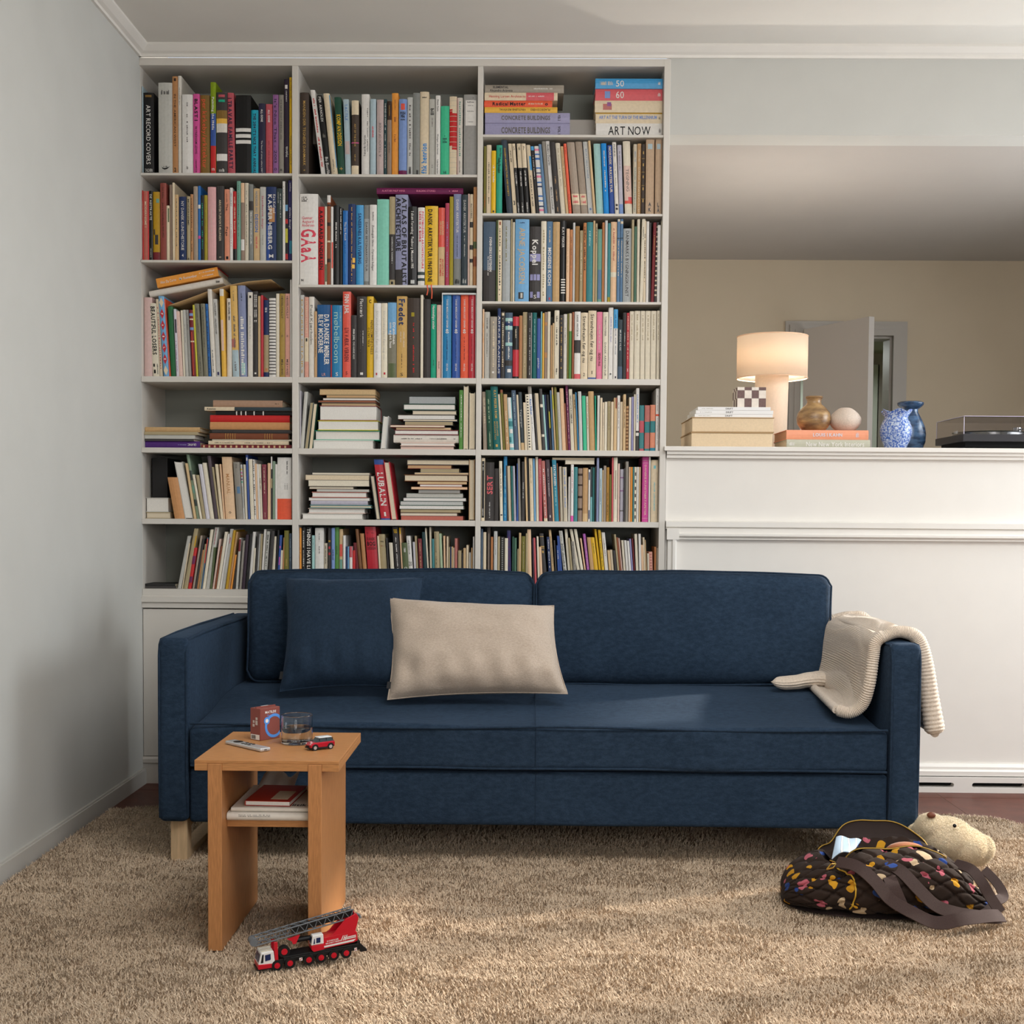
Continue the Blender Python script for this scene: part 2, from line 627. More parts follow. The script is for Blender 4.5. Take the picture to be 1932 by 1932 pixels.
for zz in (0.01, free.z):
    for p in (hinge, hinge + dn * L, hinge + dn * L + sd * 0.036, hinge + sd * 0.036):
        leaf.v.append((p.x, p.y, zz))
leaf.f = [(0, 3, 2, 1), (4, 5, 6, 7), (0, 1, 5, 4), (1, 2, 6, 5), (2, 3, 7, 6), (3, 0, 4, 7)]
struct('door_leaf', leaf, M_doorp, d1)
hp = hinge + dn * (L - 0.06)
hd = MB().cyl((hp.x, hp.y - 0.05, 1.03), (hp.x, hp.y + 0.05, 1.03), 0.011, 10)
struct('door_knob', hd, M_black, d1)
# hall behind that door with another door in its end wall
YH = YF + 1.75
struct('wall_hall', mesh_box(1.0, XR + 0.15, YH, YH + 0.1, 0, 2.95).box(1.0, 1.1, YF + 0.14, YH, 0, 2.95).box(XR + 0.05, XR + 0.15, YF + 0.14, YH, 0, 2.95), M_hall)
struct('ceiling_hall', mesh_box(1.0, XR + 0.15, YF + 0.14, YH, 2.5, 2.6), mat('hall_ceiling_paint', (196, 186, 140), 0.8))
hf = MB()
hz = at(1690, 668, Y=YH).z
hx0, hx1 = at(1650, 668, Y=YH).x, at(1676, 668, Y=YH).x
hf.box(hx0 - 0.4, hx1, YH - 0.04, YH - 0.001, hz - 0.08, hz).box(hx1 - 0.07, hx1, YH - 0.04, YH - 0.001, 0, hz - 0.08)
dd2 = struct('door_2', hf, M_trimg)
struct('door_leaf', mesh_box(hx0 - 0.4, hx1 - 0.08, YH - 0.03, YH - 0.001, 0, hz - 0.08), M_hall, dd2)
# ------------------------------------------------------------------ bookcase
M_panel_white = M_white
M_white = mat('joinery_paint_dim', (216, 210, 201), 0.42, noise_amt=0.012, noise_scale=9, spec=0.45)  # joinery paint darkened to stand in for weaker light on the bookcase
DEP = 0.34
bc = thing('bookcase', 'white painted built-in bookcase of three columns filled with books', 'bookcase', (-0.5, YB, 0.0))
XD = [(at(261.3, 122, Y=YB).x, at(551, 500, Y=YB).x), (at(562.6, 500, Y=YB).x, at(899.5, 500, Y=YB).x), (at(909.5, 500, Y=YB).x, at(1249, 500, Y=YB).x)]
XD[0] = (XL + 0.001, XD[0][1])
ZT = 2.871
Z0 = 0.73
for i, (a, b_) in enumerate(((XD[0][1], XD[1][0]), (XD[1][1], XD[2][0]))):
    make('divider', mesh_box(a, b_, YB, YB + DEP, Z0, ZT), M_white, bc, bevel=0.0015)
make('side_panel', mesh_box(XD[2][1], 0.549, YB - 0.002, YB + DEP, 0.0, 2.9), M_white, bc, bevel=0.0015)
make('side_panel', mesh_box(XL - 0.0, XL + 0.0008, YB + 0.01, YB + DEP, Z0, ZT), M_white, bc)
make('top_panel', mesh_box(XL, 0.5485, YB - 0.001, YB + DEP, ZT, 2.901), M_white, bc, bevel=0.0015)
make('back_panel', mesh_box(XL, 0.5485, YB + DEP, YB + DEP + 0.012, 0.0, 2.9), mat('back_panel_grey', (146, 147, 138), 0.7), bc)  # grey-green tone, darker than the other boards
# top and lower edge (pixels) of every shelf board at its front, per column
BOARDS = [
    [(325.8, 330.5), (490.5, 495.2), (710.4, 721.2), (845, 854.6), (979.3, 989.5), (1112, 1123)],
    [(328.3, 333.3), (537.2, 542), (712.4, 723), (847, 858), (981, 991.8), (1114, 1125)],
    [(253.6, 258.3), (402.3, 407), (568.8, 573.5), (714.6, 725.8), (849.5, 860), (984, 994.5), (1116.5, 1127)],
]
SHELF_Z = []
for c, bl in enumerate(BOARDS):
    zs = []
    xm = sum(XD[c]) / 2
    pxm = (406, 731, 1079)[c]
    for (t, l) in bl:
        zt, zl = at(pxm, t, Y=YB).z, at(pxm, l, Y=YB).z
        zs.append(zt)
        thick = (l - t) > 7
        make('shelf', mesh_box(XD[c][0], XD[c][1], YB + (0.0 if thick else 0.004), YB + DEP, zl, zt), M_white, bc, bevel=0.001)
    SHELF_Z.append(zs)
# closed cupboard under the shelves: rail mouldings and flush doors
zb = min(at(406, 1123, Y=YB).z, 0.78)
make('cupboard_rail', MB().prism([(YB + 0.02, zb), (YB, zb), (YB, zb - 0.004), (YB - 0.012, zb - 0.008), (YB - 0.012, zb - 0.028), (YB - 0.002, zb - 0.034), (YB - 0.002, zb - 0.052), (YB + 0.02, zb - 0.056)], 'x', XL, 0.5485), M_white, bc)
dw = (0.549 - XL) / 3
for i in range(3):
    make('cupboard_door', mesh_box(XL + i * dw + 0.002, XL + (i + 1) * dw - 0.002, YB + 0.004, YB + 0.024, 0.112, zb - 0.058), M_white, bc, bevel=0.0015)
make('cupboard_base', MB().prism([(YB + 0.03, 0.110), (YB + 0.002, 0.110), (YB - 0.004, 0.100), (YB - 0.004, 0.086), (YB + 0.002, 0.080), (YB + 0.002, 0.0), (YB + 0.03, 0.0)], 'x', XL, 0.5485), M_white, bc)

M_white = M_panel_white
# ------------------------------------------------------------------ books
CN = {
    'pale blue': (176, 196, 204), 'black': (26, 25, 25), 'light grey': (196, 194, 186), 'tan orange': (190, 136, 88), 'off-white': (226, 219, 208), 'white': (232, 228, 222),
    'hot pink': (214, 82, 150), 'ochre brown': (136, 104, 48), 'lime green': (134, 158, 22), 'charcoal': (62, 58, 57), 'rose red': (196, 88, 98), 'cyan': (34, 170, 196),
    'dark navy': (44, 40, 66), 'mauve purple': (148, 96, 150), 'warm grey': (150, 144, 134), 'dark purple': (50, 38, 54), 'yellow': (230, 184, 30), 'dark brown': (70, 58, 50),
    'cream': (228, 210, 180), 'dark green': (36, 78, 60), 'dusty pink': (196, 176, 172), 'dark teal': (38, 68, 72), 'mocha': (152, 130, 114), 'orange': (238, 158, 66),
    'periwinkle': (126, 152, 204), 'mid grey': (136, 138, 134), 'mint green': (66, 190, 144), 'red': (200, 42, 42), 'concrete grey': (160, 158, 154), 'stone grey': (164, 154, 140),
    'orange red': (238, 98, 66), 'amber': (236, 184, 76), 'lavender': (162, 158, 190), 'sky blue': (74, 160, 214), 'coral pink': (220, 100, 106), 'olive': (122, 116, 44),
    'turquoise': (50, 164, 138), 'slate navy': (60, 70, 82), 'sand': (216, 184, 138), 'taupe': (168, 152, 136), 'pale aqua': (166, 208, 204), 'bright blue': (28, 138, 214),
    'royal blue': (58, 88, 160), 'lilac grey': (190, 186, 198), 'ivory': (232, 222, 200), 'stone beige': (206, 194, 172), 'tan': (198, 158, 112), 'kraft beige': (196, 168, 140),
    'dusty red': (190, 110, 96), 'mustard': (196, 152, 36), 'brick red': (148, 74, 64), 'navy': (36, 54, 98), 'khaki': (176, 160, 124), 'blue': (36, 108, 182),
    'light pink': (226, 172, 172), 'salmon': (226, 148, 118), 'sea green': (118, 166, 148), 'grey': (158, 156, 150), 'slate green': (58, 70, 68), 'indigo': (52, 48, 100),
    'rust': (150, 84, 52), 'silver grey': (172, 176, 176), 'mint aqua': (134, 206, 184), 'lavender grey': (146, 148, 178), 'coral red': (228, 92, 76), 'raspberry': (180, 66, 92),
    'olive yellow': (166, 148, 36), 'periwinkle grey': (138, 146, 180), 'dark slate': (54, 66, 72), 'blush': (228, 196, 182), 'plum': (112, 32, 80), 'slate blue': (78, 96, 116),
    'light blue': (118, 172, 214), 'steel blue': (96, 130, 164), 'kraft tan': (200, 164, 116), 'peach': (236, 196, 158), 'copper': (194, 128, 78), 'pale grey': (202, 202, 198),
    'caramel': (164, 122, 70), 'teal': (62, 132, 136), 'pine green': (72, 110, 88), 'maroon': (122, 40, 46), 'pale pink': (220, 188, 182), 'green': (46, 112, 68),
    'lilac white': (212, 208, 216), 'grey olive': (128, 124, 106), 'lime yellow': (204, 196, 60), 'golden peach': (222, 180, 104), 'salmon pink': (224, 166, 148), 'mustard tan': (176, 146, 74),
    'deep blue': (40, 92, 146), 'azure': (44, 132, 182), 'ochre tan': (206, 166, 96), 'emerald': (34, 170, 134), 'blush pink': (232, 194, 180), 'cobalt': (52, 88, 164),
    'crimson': (196, 50, 62), 'aqua': (134, 192, 196), 'pink': (238, 138, 168), 'teal green': (28, 104, 102), 'lilac': (152, 150, 192), 'dusty rose': (190, 116, 108),
    'kraft orange': (204, 148, 98), 'sage green': (134, 156, 132), 'dark mauve': (84, 70, 78), 'peach cream': (238, 202, 164), 'maroon rose': (138, 62, 76), 'purple': (82, 44, 120),
    'leather brown': (122, 68, 44), 'dusty tan': (176, 142, 118), 'grass green': (92, 146, 70), 'teal blue': (56, 140, 164), 'mustard brown': (174, 126, 44), 'magenta': (216, 86, 164),
    'moss green': (88, 100, 64), 'dark plum': (56, 40, 54), 'orchid': (178, 96, 178), 'golden yellow': (226, 178, 40), 'pale green': (176, 196, 162), 'brown': (122, 80, 44),
    'gold': (196, 158, 84), 'lake': (70, 120, 190), 'pinkred': (220, 72, 92), 'deep brown': (60, 40, 30), 'aqua ink': (120, 200, 210), 'ink grey': (110, 104, 100),
}
PAGES = mat('book_pages', (226, 211, 184), 0.85, noise_amt=0.06, noise_scale=260)
PAGES2 = mat('book_pages_white', (234, 230, 222), 0.8, noise_amt=0.04, noise_scale=260)
WHITE_PAGED = ('white', 'light grey', 'pale grey', 'maroon', 'lime yellow', 'emerald', 'blush', 'silver grey', 'grey', 'lilac grey', 'dark green', 'off-white', 'dusty red')


def book_mat(c):
    gl = 0.32 if c in ('yellow', 'sky blue', 'black', 'blue', 'crimson', 'coral red', 'azure', 'cobalt') else 0.5
    return mat('cover ' + c, CN[c], gl, noise_amt=0.05, noise_scale=90, spec=0.35)


def ink_mat(c):
    return mat('ink ' + c, CN[c], 0.6)


def cover_mesh(w, h, d, hard=True, rnd=True, tt=None):
    """U-shaped cover: spine plus two boards; x thickness, y depth (0 = spine), z height"""
    t = min(0.0028 if hard else 0.0008, w * 0.2)
    if tt:
        t = min(tt, w * 0.2)
    bul = min(0.004, w * 0.14) if rnd else min(0.0008, w * 0.05)
    n = 4 if rnd else 2
    outer = []
    for i in range(n + 1):
        u = i / n
        outer.append((w * u, bul * (2 * u - 1) ** 2))
    prof = outer + [(w, d), (w - t, d), (w - t, bul + t), (t, bul + t), (t, d), (0, d)]
    k = len(prof)
    mb = MB()
    mb.v = [(p[0], p[1], 0.0) for p in prof] + [(p[0], p[1], h) for p in prof]
    mb.f = [(i, (i + 1) % k, k + (i + 1) % k, k + i) for i in range(k)]
    m = n + 1
    # end faces: spine strip and two boards
    for off, rev in ((0, True), (k, False)):
        strip = list(range(0, m)) + [m + 2, m + 3]
        b1 = [m - 1, m, m + 1, m + 2]
        b2 = [0, m + 3, m + 4, m + 5]
        for q in (strip, b1, b2):
            q = tuple(off + i for i in q)
            mb.f.append(q[::-1] if rev else q)
    return mb, t, bul


def place(kind, w, h, d, org, shear=0.0, fore=False):
    """maps local book space to the room. kind 's' standing, 'l' lying"""
    def fn(p):
        x, y, z = p
        if fore:
            y = d - y
        if kind == 's':
            return (org[0] + x + shear * z, org[1] + y, org[2] + z)
        return (org[0] + z, org[1] + y, org[2] + x + shear * z)
    return fn


BOOKS = []
REG = {
    'C1R1': (255, 110, 6.334, 0, 0, 1362, 'top shelf, wall-side column'), 'C1R2': (255, 335, 6.334, 0, 1, 985, 'second shelf, wall-side column'),
    'C1R3': (255, 490, 6.334, 0, 2, 1395, 'third shelf, wall-side column'), 'C1R4': (255, 710, 6.334, 0, 3, 855, 'fourth shelf, wall-side column'),
    'C1R5': (255, 845, 6.334, 0, 4, 850, 'fifth shelf, wall-side column'), 'C1R6': (255, 975, 6.334, 0, 5, 868, 'bottom shelf, wall-side column'),
    'C2R1': (555, 110, 5.442, 1, 0, 1187, 'top shelf, middle column'), 'C2R2': (555, 340, 5.442, 1, 1, 1070, 'second shelf, middle column'),
    'C2R3': (555, 535, 5.442, 1, 2, 965, 'third shelf, middle column'), 'C2R4': (555, 710, 5.442, 1, 3, 745, 'fourth shelf, middle column'),
    'C2R5': (555, 845, 5.442, 1, 4, 740, 'fifth shelf, middle column'), 'C2R6': (555, 980, 5.442, 1, 5, 735, 'bottom shelf, middle column'),
    'C3R1': (900, 110, 5.293, 2, 0, 757, 'top shelf, opening-side column'), 'C3R2': (900, 255, 5.293, 2, 1, 778, 'second shelf, opening-side column'),
    'C3R3': (900, 405, 5.293, 2, 2, 866, 'third shelf, opening-side column'), 'C3R4': (900, 570, 5.293, 2, 3, 766, 'fourth shelf, opening-side column'),
    'C3R5': (900, 710, 5.293, 2, 4, 738, 'fifth shelf, opening-side column'), 'C3R6': (900, 850, 5.293, 2, 5, 710, 'sixth shelf, opening-side column'),
    'C3R7': (900, 980, 5.293, 2, 6, 722, 'bottom shelf, opening-side column'),
}
rb = random.Random(3)


def S(reg, *rows):
    """standing books: (x0, x1, top y, colour, [x of top left corner], [details])"""
    for r in rows:
        x0, x1, yt, c = r[:4]
        xt, det = None, []
        for q in r[4:]:
            if isinstance(q, (int, float)):
                xt = q
            else:
                det = q
        BOOKS.append(dict(reg=reg, kind='s', x0=x0, x1=x1, yt=yt, c=c, xt=xt, det=det))


def Lb(reg, *rows):
    """lying books: (x0, x1, y top, y bottom, colour, [details]); listed from the top of the pile down"""
    for r in rows:
        BOOKS.append(dict(reg=reg, kind='l', x0=r[0], x1=r[1], yt=r[2], yb=r[3], c=r[4], det=(r[5] if len(r) > 5 else [])))


def T(s, c, a, b, sz=0.4, mode='d', off=0.5, bold=0):
    return ('T', s, c, a, b, sz, mode, off, bold)


def P(c, a, b, u0=0.0, u1=1.0):
    return ('P', c, a, b, u0, u1)


FORE, SOFT = ('F',), ('S',)
S('C1R1', (45, 96, 335, 'pale blue'), (98, 225, 410, 'black', [T('ART RECORD COVERS', 'white', .15, .88, .42), T('TASCHEN', 'white', .93, .97, .72, 'h'), P('ochre brown', .03, .055, .2, .8)]),
  (278, 445, 290, 'light grey', 266, [T('~', 'charcoal', .08, .13, .6, 'h'), ('SW', 'black', .9, .95), T('~', 'black', .905, .925, .3, 'h')]), (446, 513, 215, 'tan orange', 430, [T('IN THE AMERICAN WEST', 'deep brown', .18, .72, .36), P('deep brown', .02, .05, .3, .7), T('2', 'deep brown', .93, .97, .4, 'h', .5, 1)]),
  (516, 556, 210, 'off-white', 499, [T('~', 'ink grey', .12, .3, .2)]), (560, 690, 432, 'white', 546, [T('~', 'ink grey', .08, .65, .16), T('~', 'ink grey', .9, .94, .2, 'h')]),
  (693, 770, 425, 'hot pink', 676, [T('BLAST 1', 'black', .06, .34, .5, 'd', .5, 1), T('WYNDHAM LEWIS', 'black', .4, .75, .34), T('~', 'black', .82, .98, .26)]),
  (775, 893, 440, 'ochre brown', 762, [T('per kirkeby/arkitektur', 'orange red', .05, .92, .46)]),
  (901, 966, 285, 'lime green', 885, [P('royal blue', .34, .69), P('red', .69, 1), T('Painting the 1960s', 'white', .16, .52, .42, 'd', .5, 1), T('m', 'white', .92, .96, .6, 'h')]),
  (971, 1100, 405, 'charcoal', 957, [P('ochre brown', .22, .32), P('amber', .32, .38), P('off-white', .38, .49), P('white', .75, .835), P('rose red', .03, .06, .2, .8), P('emerald', .09, .12, .2, .8), T('~', 'white', .93, .97, .5, 'h')]),
  (1105, 1198, 412, 'rose red', 1083, [T('1 TRAVAIL FAMILLE PARTY', 'dark navy', .06, .93, .5, 'd', .5, 1)]), (1201, 1384, 440, 'black', 1190, [P('white', .415, .46), P('white', .49, .535), P('white', .565, .61)]),
  (1386, 1472, 618, 'cyan', 1373, [T("THE 2014 IT'S NICE THAT ANNUAL", 'dark navy', .05, .98, .4, 'd', .5, 1)]),
  (1475, 1556, 540, 'dark navy', 1463, [T('ALL GONE', 'white', .08, .26, .3, 'd', .5, 1), T('The finest of street culture 2007', 'white', .52, .97, .22)]),
  (1560, 1641, 547, 'rose red', 1550, [T('ALL GONE', 'white', .08, .26, .3, 'd', .5, 1), T('~', 'maroon', .52, .95, .16)]), (1646, 1711, 435, 'mauve purple', 1635, [T("It's Nice That - 2013", 'dark navy', .05, .86, .52), T('o', 'dark navy', .9, .95, .6, 'h')]),
  (1716, 1775, 437, 'warm grey', 1710, [T("IT'S NICE THAT ANNUAL 2012", 'charcoal', .06, .56, .3), T('~', 'charcoal', .92, .95, .4, 'h')]), (1778, 1840, 250, 'dark purple', [T('Hybrids', 'white', .7, .81, .45, 'u'), P('white', .06, .1, .2, .7), T('~', 'white', .12, .24, .3)]),
  (1843, 1880, 228, 'yellow', [T('~', 'charcoal', .03, .22, .3), T('~', 'charcoal', .6, .9, .3)]))
S('C2R1', (50, 150, 350, 'dark brown', [T('MANDEN DER TEGNEDE DANMARK', 'gold', .1, .88, .3), T('~', 'gold', .925, .94, .2, 'h')]), (278, 326, 325, 'white', 165, [T('~', 'red', .1, .5, .5), T('~', 'red', .55, .9, .6)]),
  (328, 380, 378, 'black', 232, [T('PER ARNOLDI', 'white', .02, .33, .5), T('Bo Bonfils', 'white', .77, .99, .6), T('~', 'warm grey', .48, .53, .5, 'h')]), (384, 450, 360, 'cream', 297, [T('~', 'charcoal', .8, .95, .22), P('sky blue', .02, .9, .9, 1)]),
  (452, 522, 398, 'dark green', 410, [T('KOMPAN DESIGN', 'yellow', .22, .62, .6, 'd', .5, 1), T('+', 'gold', .88, .94, .6, 'h')]), (526, 584, 420, 'pale blue', 502, [T('TACTILE', 'lake', .06, .28, .5), P('dusty pink', .55, .72, .1, .9)]),
  (588, 662, 433, 'dark brown', 577, [P('cream', 0, .19), P('cream', .87, 1), T('ART OF THE BOOK', 'gold', .31, .62, .26), T('~', 'gold', .72, .81, .2), P('hot pink', .56, .572, -.03, 1.03)]),
  (690, 772, 368, 'white', 678, [T('Taken By Surprise', 'charcoal', .5, .76, .26, 'u', .4), T('~', 'ink grey', .14, .7, .14, 'u', .75)]), (778, 838, 418, 'pale blue', 772, [T('~', 'coral pink', .35, .5, .4)]),
  (846, 917, 424, 'dusty pink', [T('A TOUCH OF CODE', 'ink grey', .3, .75, .34, 'u')]), (920, 950, 420, 'dark teal', [T('THE END OF PRINT', 'white', .05, .34, .5), T('~', 'white', .37, .9, .3)]), (953, 999, 440, 'mocha', [P('deep brown', 0, .25), T('~', 'gold', .06, .2, .2), T('~', 'deep brown', .55, .7, .25)]),
  (1001, 1068, 357, 'orange', [T('~', 'rust', .08, .2, .2), T('~', 'rust', .28, .35, .4, 'd'), T('~', 'rust', .5, .6, .4)]), (1073, 1155, 418, 'periwinkle', [P('plum', .93, 1), P('coral red', .06, .14, .25, .75), T('PUSH', 'black', .165, .205, .66, 'h', .5, 1), T('PIN', 'black', .21, .245, .5, 'h', .5, 1), T('~', 'black', .26, .275, .6, 'h')]),
  (1159, 1217, 400, 'pale grey', [T('~', 'ink grey', .1, .75, .45), T('~', 'charcoal', .88, .97, .4, 'h')]), (1219, 1288, 355, 'mid grey', [P('charcoal', .93, .98, .5, .8)]),
  (1290, 1382, 343, 'cream', [T('fhk henrion', 'bright blue', .61, .97, .6, 'u', .45, 1), T('~', 'charcoal', .06, .075, .5, 'h')]), (1385, 1448, 418, 'light grey', [T('bill', 'black', .12, .21, .55, 'd', .5, 1), T('~', 'ink grey', .24, .36, .2), T('~', 'ink grey', .85, .9, .2)]),
  (1450, 1498, 382, 'white', [T('Dieter Rams', 'black', .05, .2, .4), T('Weniger, aber besser', 'black', .48, .74, .36), T('Less but better', 'black', .8, .98, .4)]),
  (1501, 1590, 490, 'mint green', [T('a', 'dark teal', .41, .44, .14, 'h'), T('new', 'dark teal', .445, .485, .5, 'h', .5, 1), T('kilo', 'dark teal', .49, .53, .5, 'h', .5, 1), T('~', 'dark teal', .93, .97, .4, 'h')]),
  (1592, 1668, 392, 'red', [P('cream', 0, .16), P('cream', .16, .21, .4, 1), P('cream', .62, .67, 0, .35), P('cream', .67, 1)] + [P('stone beige', .05 + .065 * i, .056 + .065 * i) for i in range(14)]), (1671, 1728, 405, 'off-white', [T('~', 'sea green', .05, .75, .4), T('~', 'ink grey', .8, .95, .3)]),
  (1738, 1878, 372, 'concrete grey', [P('white', .07, .38, .12, .9), T('~', 'charcoal', .085, .1, .5, 'h'), T('~', 'ink grey', .13, .14, .4, 'h'), T('~', 'ink grey', .2, .21, .5, 'h'), T('~', 'ink grey', .33, .34, .4, 'h'), P('charcoal', .035, .05, .66, .69)]))
Lb('C3R1', (80, 868, 265, 338, 'stone grey', [T('ELEMENTAL', 'charcoal', .1, .3, .3, 'd', .7, 1), T('Alejandro Aravena', 'black', .06, .35, .3, 'd', .3), T('~', 'white', .62, .86, .2)]), (75, 805, 340, 420, 'cream', [P('coral pink', .57, .95), T('Henning Larsen Architects', 'red', .06, .56, .34), T('~', 'white', .6, .82, .18)]),
   (72, 752, 421, 485, 'orange red', [T('Radical Matter', 'black', .12, .61, .5, 'd', .5, 1), T('~', 'cream', .64, .86, .3), T('o', 'black', .89, .94, .5, 'd', .5, 1)]), (75, 803, 486, 540, 'amber', [T('PLADECOVERS', 'deep brown', .1, .37, .36, 'x'), T('VINYLENS REVIVAL', 'deep brown', .43, .8, .36, 'x')]),
   (80, 928, 543, 645, 'lavender', [T('CONCRETE BUILDINGS', 'ink grey', .19, .77, .42, 'd', .5, 1), T('VOL 2', 'charcoal', .86, .89, .6, 'h', .5, 1)]), (80, 928, 647, 750, 'lavender', [T('CONCRETE BUILDINGS', 'ink grey', .19, .77, .42, 'd', .5, 1), T('VOL 1', 'charcoal', .86, .89, .6, 'h', .5, 1)]),
   (1183, 1865, 200, 303, 'sky blue', [T('50', 'white', .3, .43, .62), T('~', 'cream', .06, .26, .5), T('~', 'white', .93, .97, .4)]), (1183, 1865, 305, 418, 'coral pink', [T('60', 'white', .3, .43, .6), P('periwinkle', .14, .22, .2, .8), T('~', 'white', .93, .97, .4)]),
   (1178, 1855, 420, 540, 'cream', [P('dusty rose', .12, .25, .2, .7), P('mauve purple', .18, .24, .5, .85)]), (1185, 1855, 542, 645, 'cream', [P('mustard', 0, 1, .9, 1.0), T('ART AT THE TURN OF THE MILLENNIUM', 'periwinkle', .05, .92, .32, 'd', .55, 1), T('~', 'charcoal', .94, .97, .4)]), (1188, 1855, 647, 757, 'white', [T('ART NOW', 'black', .18, .83, .6), T('~', 'ink grey', .95, .98, .4)]))
S('C3R2', (65, 91, 110, 'olive', [T('~', 'red', .7, .9, .4)]), (93, 140, 98, 'cream', [T('~', 'charcoal', .25, .85, .24)]), (141, 186, 155, 'yellow', [T('~', 'white', .23, .5, .5), P('charcoal', .94, .97, .3, .7)]), (190, 250, 100, 'turquoise', 181, [T('Simon Phipps', 'black', .04, .17, .3, 'd', .72, 1), T('Finding Brutalism', 'black', .18, .4, .5, 'd', .5, 1)]),
  (300, 360, 48, 'slate navy', 240, [T('DANISH ARCHITECTURE AND SOCIETY', 'yellow', .11, .75, .26)]), (362, 401, 85, 'cream', 310, [T('3', 'black', .8, .86, .5, 'h', .5, 1), T('~', 'black', .1, .26, .4)]), (403, 434, 85, 'black', 349, [P('cream', 0, .34), T('5', 'black', .04, .09, .5, 'h'), T('~', 'white', .38, .6, .5), T('~', 'white', .83, .97, .5)]),
  (436, 483, 85, 'black', 396, [P('cream', 0, .34), T('6', 'black', .04, .09, .4, 'h'), T('~', 'white', .38, .6, .4), T('~', 'white', .83, .97, .4)]), (485, 529, 85, 'black', 441, [P('cream', 0, .34), T('7', 'black', .04, .09, .4, 'h'), T('~', 'white', .38, .6, .4), T('~', 'white', .83, .97, .4)]), (545, 588, 98, 'cream', 488, [P('sky blue', .16, .36, .5, 1), T('~', 'black', .4, .88, .3)]),
  (590, 622, 112, 'black', 535, [T('~', 'white', .1, .5, .3), P('sky blue', 0, .06)]), (625, 672, 110, 'white', 571, [P('pink', .04, .07), P('lake', .11, .13), P('lake', .17, .2), P('lake', .31, .33), P('navy', .385, .4), P('pink', .43, .46), P('lake', .52, .54), P('navy', .58, .6), P('lake', .72, .74), P('lake', .79, .81), P('navy', .87, .89), P('pink', .92, .95)]),
  (675, 704, 90, 'steel blue', 613), (705, 741, 62, 'warm grey', 646), (743, 782, 60, 'white', 684, [T('Anders Österlin', 'black', .04, .33, .5), T('Malmö Konsthall', 'black', .62, .92, .45)]), (786, 836, 68, 'charcoal', 726, [T('~', 'tan', .48, .58, .3), T('~', 'tan', .66, .82, .3), T('~', 'tan', .9, .96, .3)]), (839, 887, 78, 'ivory', 781, [T('~', 'khaki', .05, .6, .2)]), (889, 917, 112, 'sand', 833, [T('~', 'rust', .06, .6, .3)]), (919, 948, 85, 'orange red', 863, [T('~', 'maroon', .05, .15, .3), T('~', 'maroon', .7, .95, .3)]),
  (960, 1038, 70, 'taupe', 896, [P('cream', .71, .86), T('~', 'pinkred', .73, .76, .6, 'h'), T('~', 'pinkred', .8, .84, .7, 'h')]), (1042, 1110, 65, 'taupe', 980, [P('cream', .71, .86), T('~', 'pinkred', .73, .76, .6, 'h'), T('~', 'pinkred', .8, .84, .7, 'h')]), (1113, 1164, 65, 'pale grey', 1056, [T('~', 'steel blue', .1, .5, .2), T('+', 'lake', .89, .94, .5, 'h', .5, 1)]), (1166, 1190, 55, 'sand', 1108),
  (1195, 1264, 85, 'pale aqua', 1163), (1268, 1321, 82, 'bright blue', 1238, [T('~', 'cream', .08, .68, .3)]), (1326, 1376, 100, 'royal blue', 1300, [T('NORDISK ARKITEKTUR', 'cream', .02, .68, .5, 'd', .5, 1)]), (1380, 1419, 70, 'off-white', 1350, [T('FUNKIS', 'charcoal', .03, .2, .4), T('~', 'ink grey', .28, .6, .2), P('charcoal', .85, .88, .2, .8), P('charcoal', .9, .93, .2, .8)]), (1421, 1463, 98, 'lilac grey', 1400, [T('~', 'ink grey', .08, .38, .3), P('periwinkle', .84, 1)]),
  (1479, 1552, 60, 'ivory', 1456, [P('blush', .33, .8), P('coral red', .8, .84), P('coral pink', .75, .8, .5, 1), T('TEGNING', 'ink grey', .37, .68, .4)]), (1556, 1591, 90, 'stone beige', [T('~', 'steel blue', .1, .25, .4), T('DANSK KUNSTINDUSTRI', 'teal', .33, .95, .35)]), (1594, 1634, 85, 'tan', [T('~', 'cream', .08, .25, .4), T('DANSK KUNSTINDUSTRI', 'cream', .33, .95, .4)]),
  (1638, 1673, 92, 'dark brown', [P('gold', .1 + .17 * i, .14 + .17 * i, .35, .65) for i in range(5)] + [P('gold', .2 + .19 * i, .205 + .19 * i) for i in range(4)]), (1681, 1766, 42, 'kraft beige', [P('pale blue', .06, .13, .2, .75), T('A', 'slate navy', .835, .885, .36, 'h', .5, 1), T('K', 'slate navy', .905, .955, .34, 'h', .5, 1)]), (1775, 1851, 42, 'kraft beige', [P('pale blue', .06, .13, .2, .75), T('L', 'slate navy', .835, .885, .3, 'h', .5, 1), T('Å', 'slate navy', .905, .96, .4, 'h', .5, 1)]))
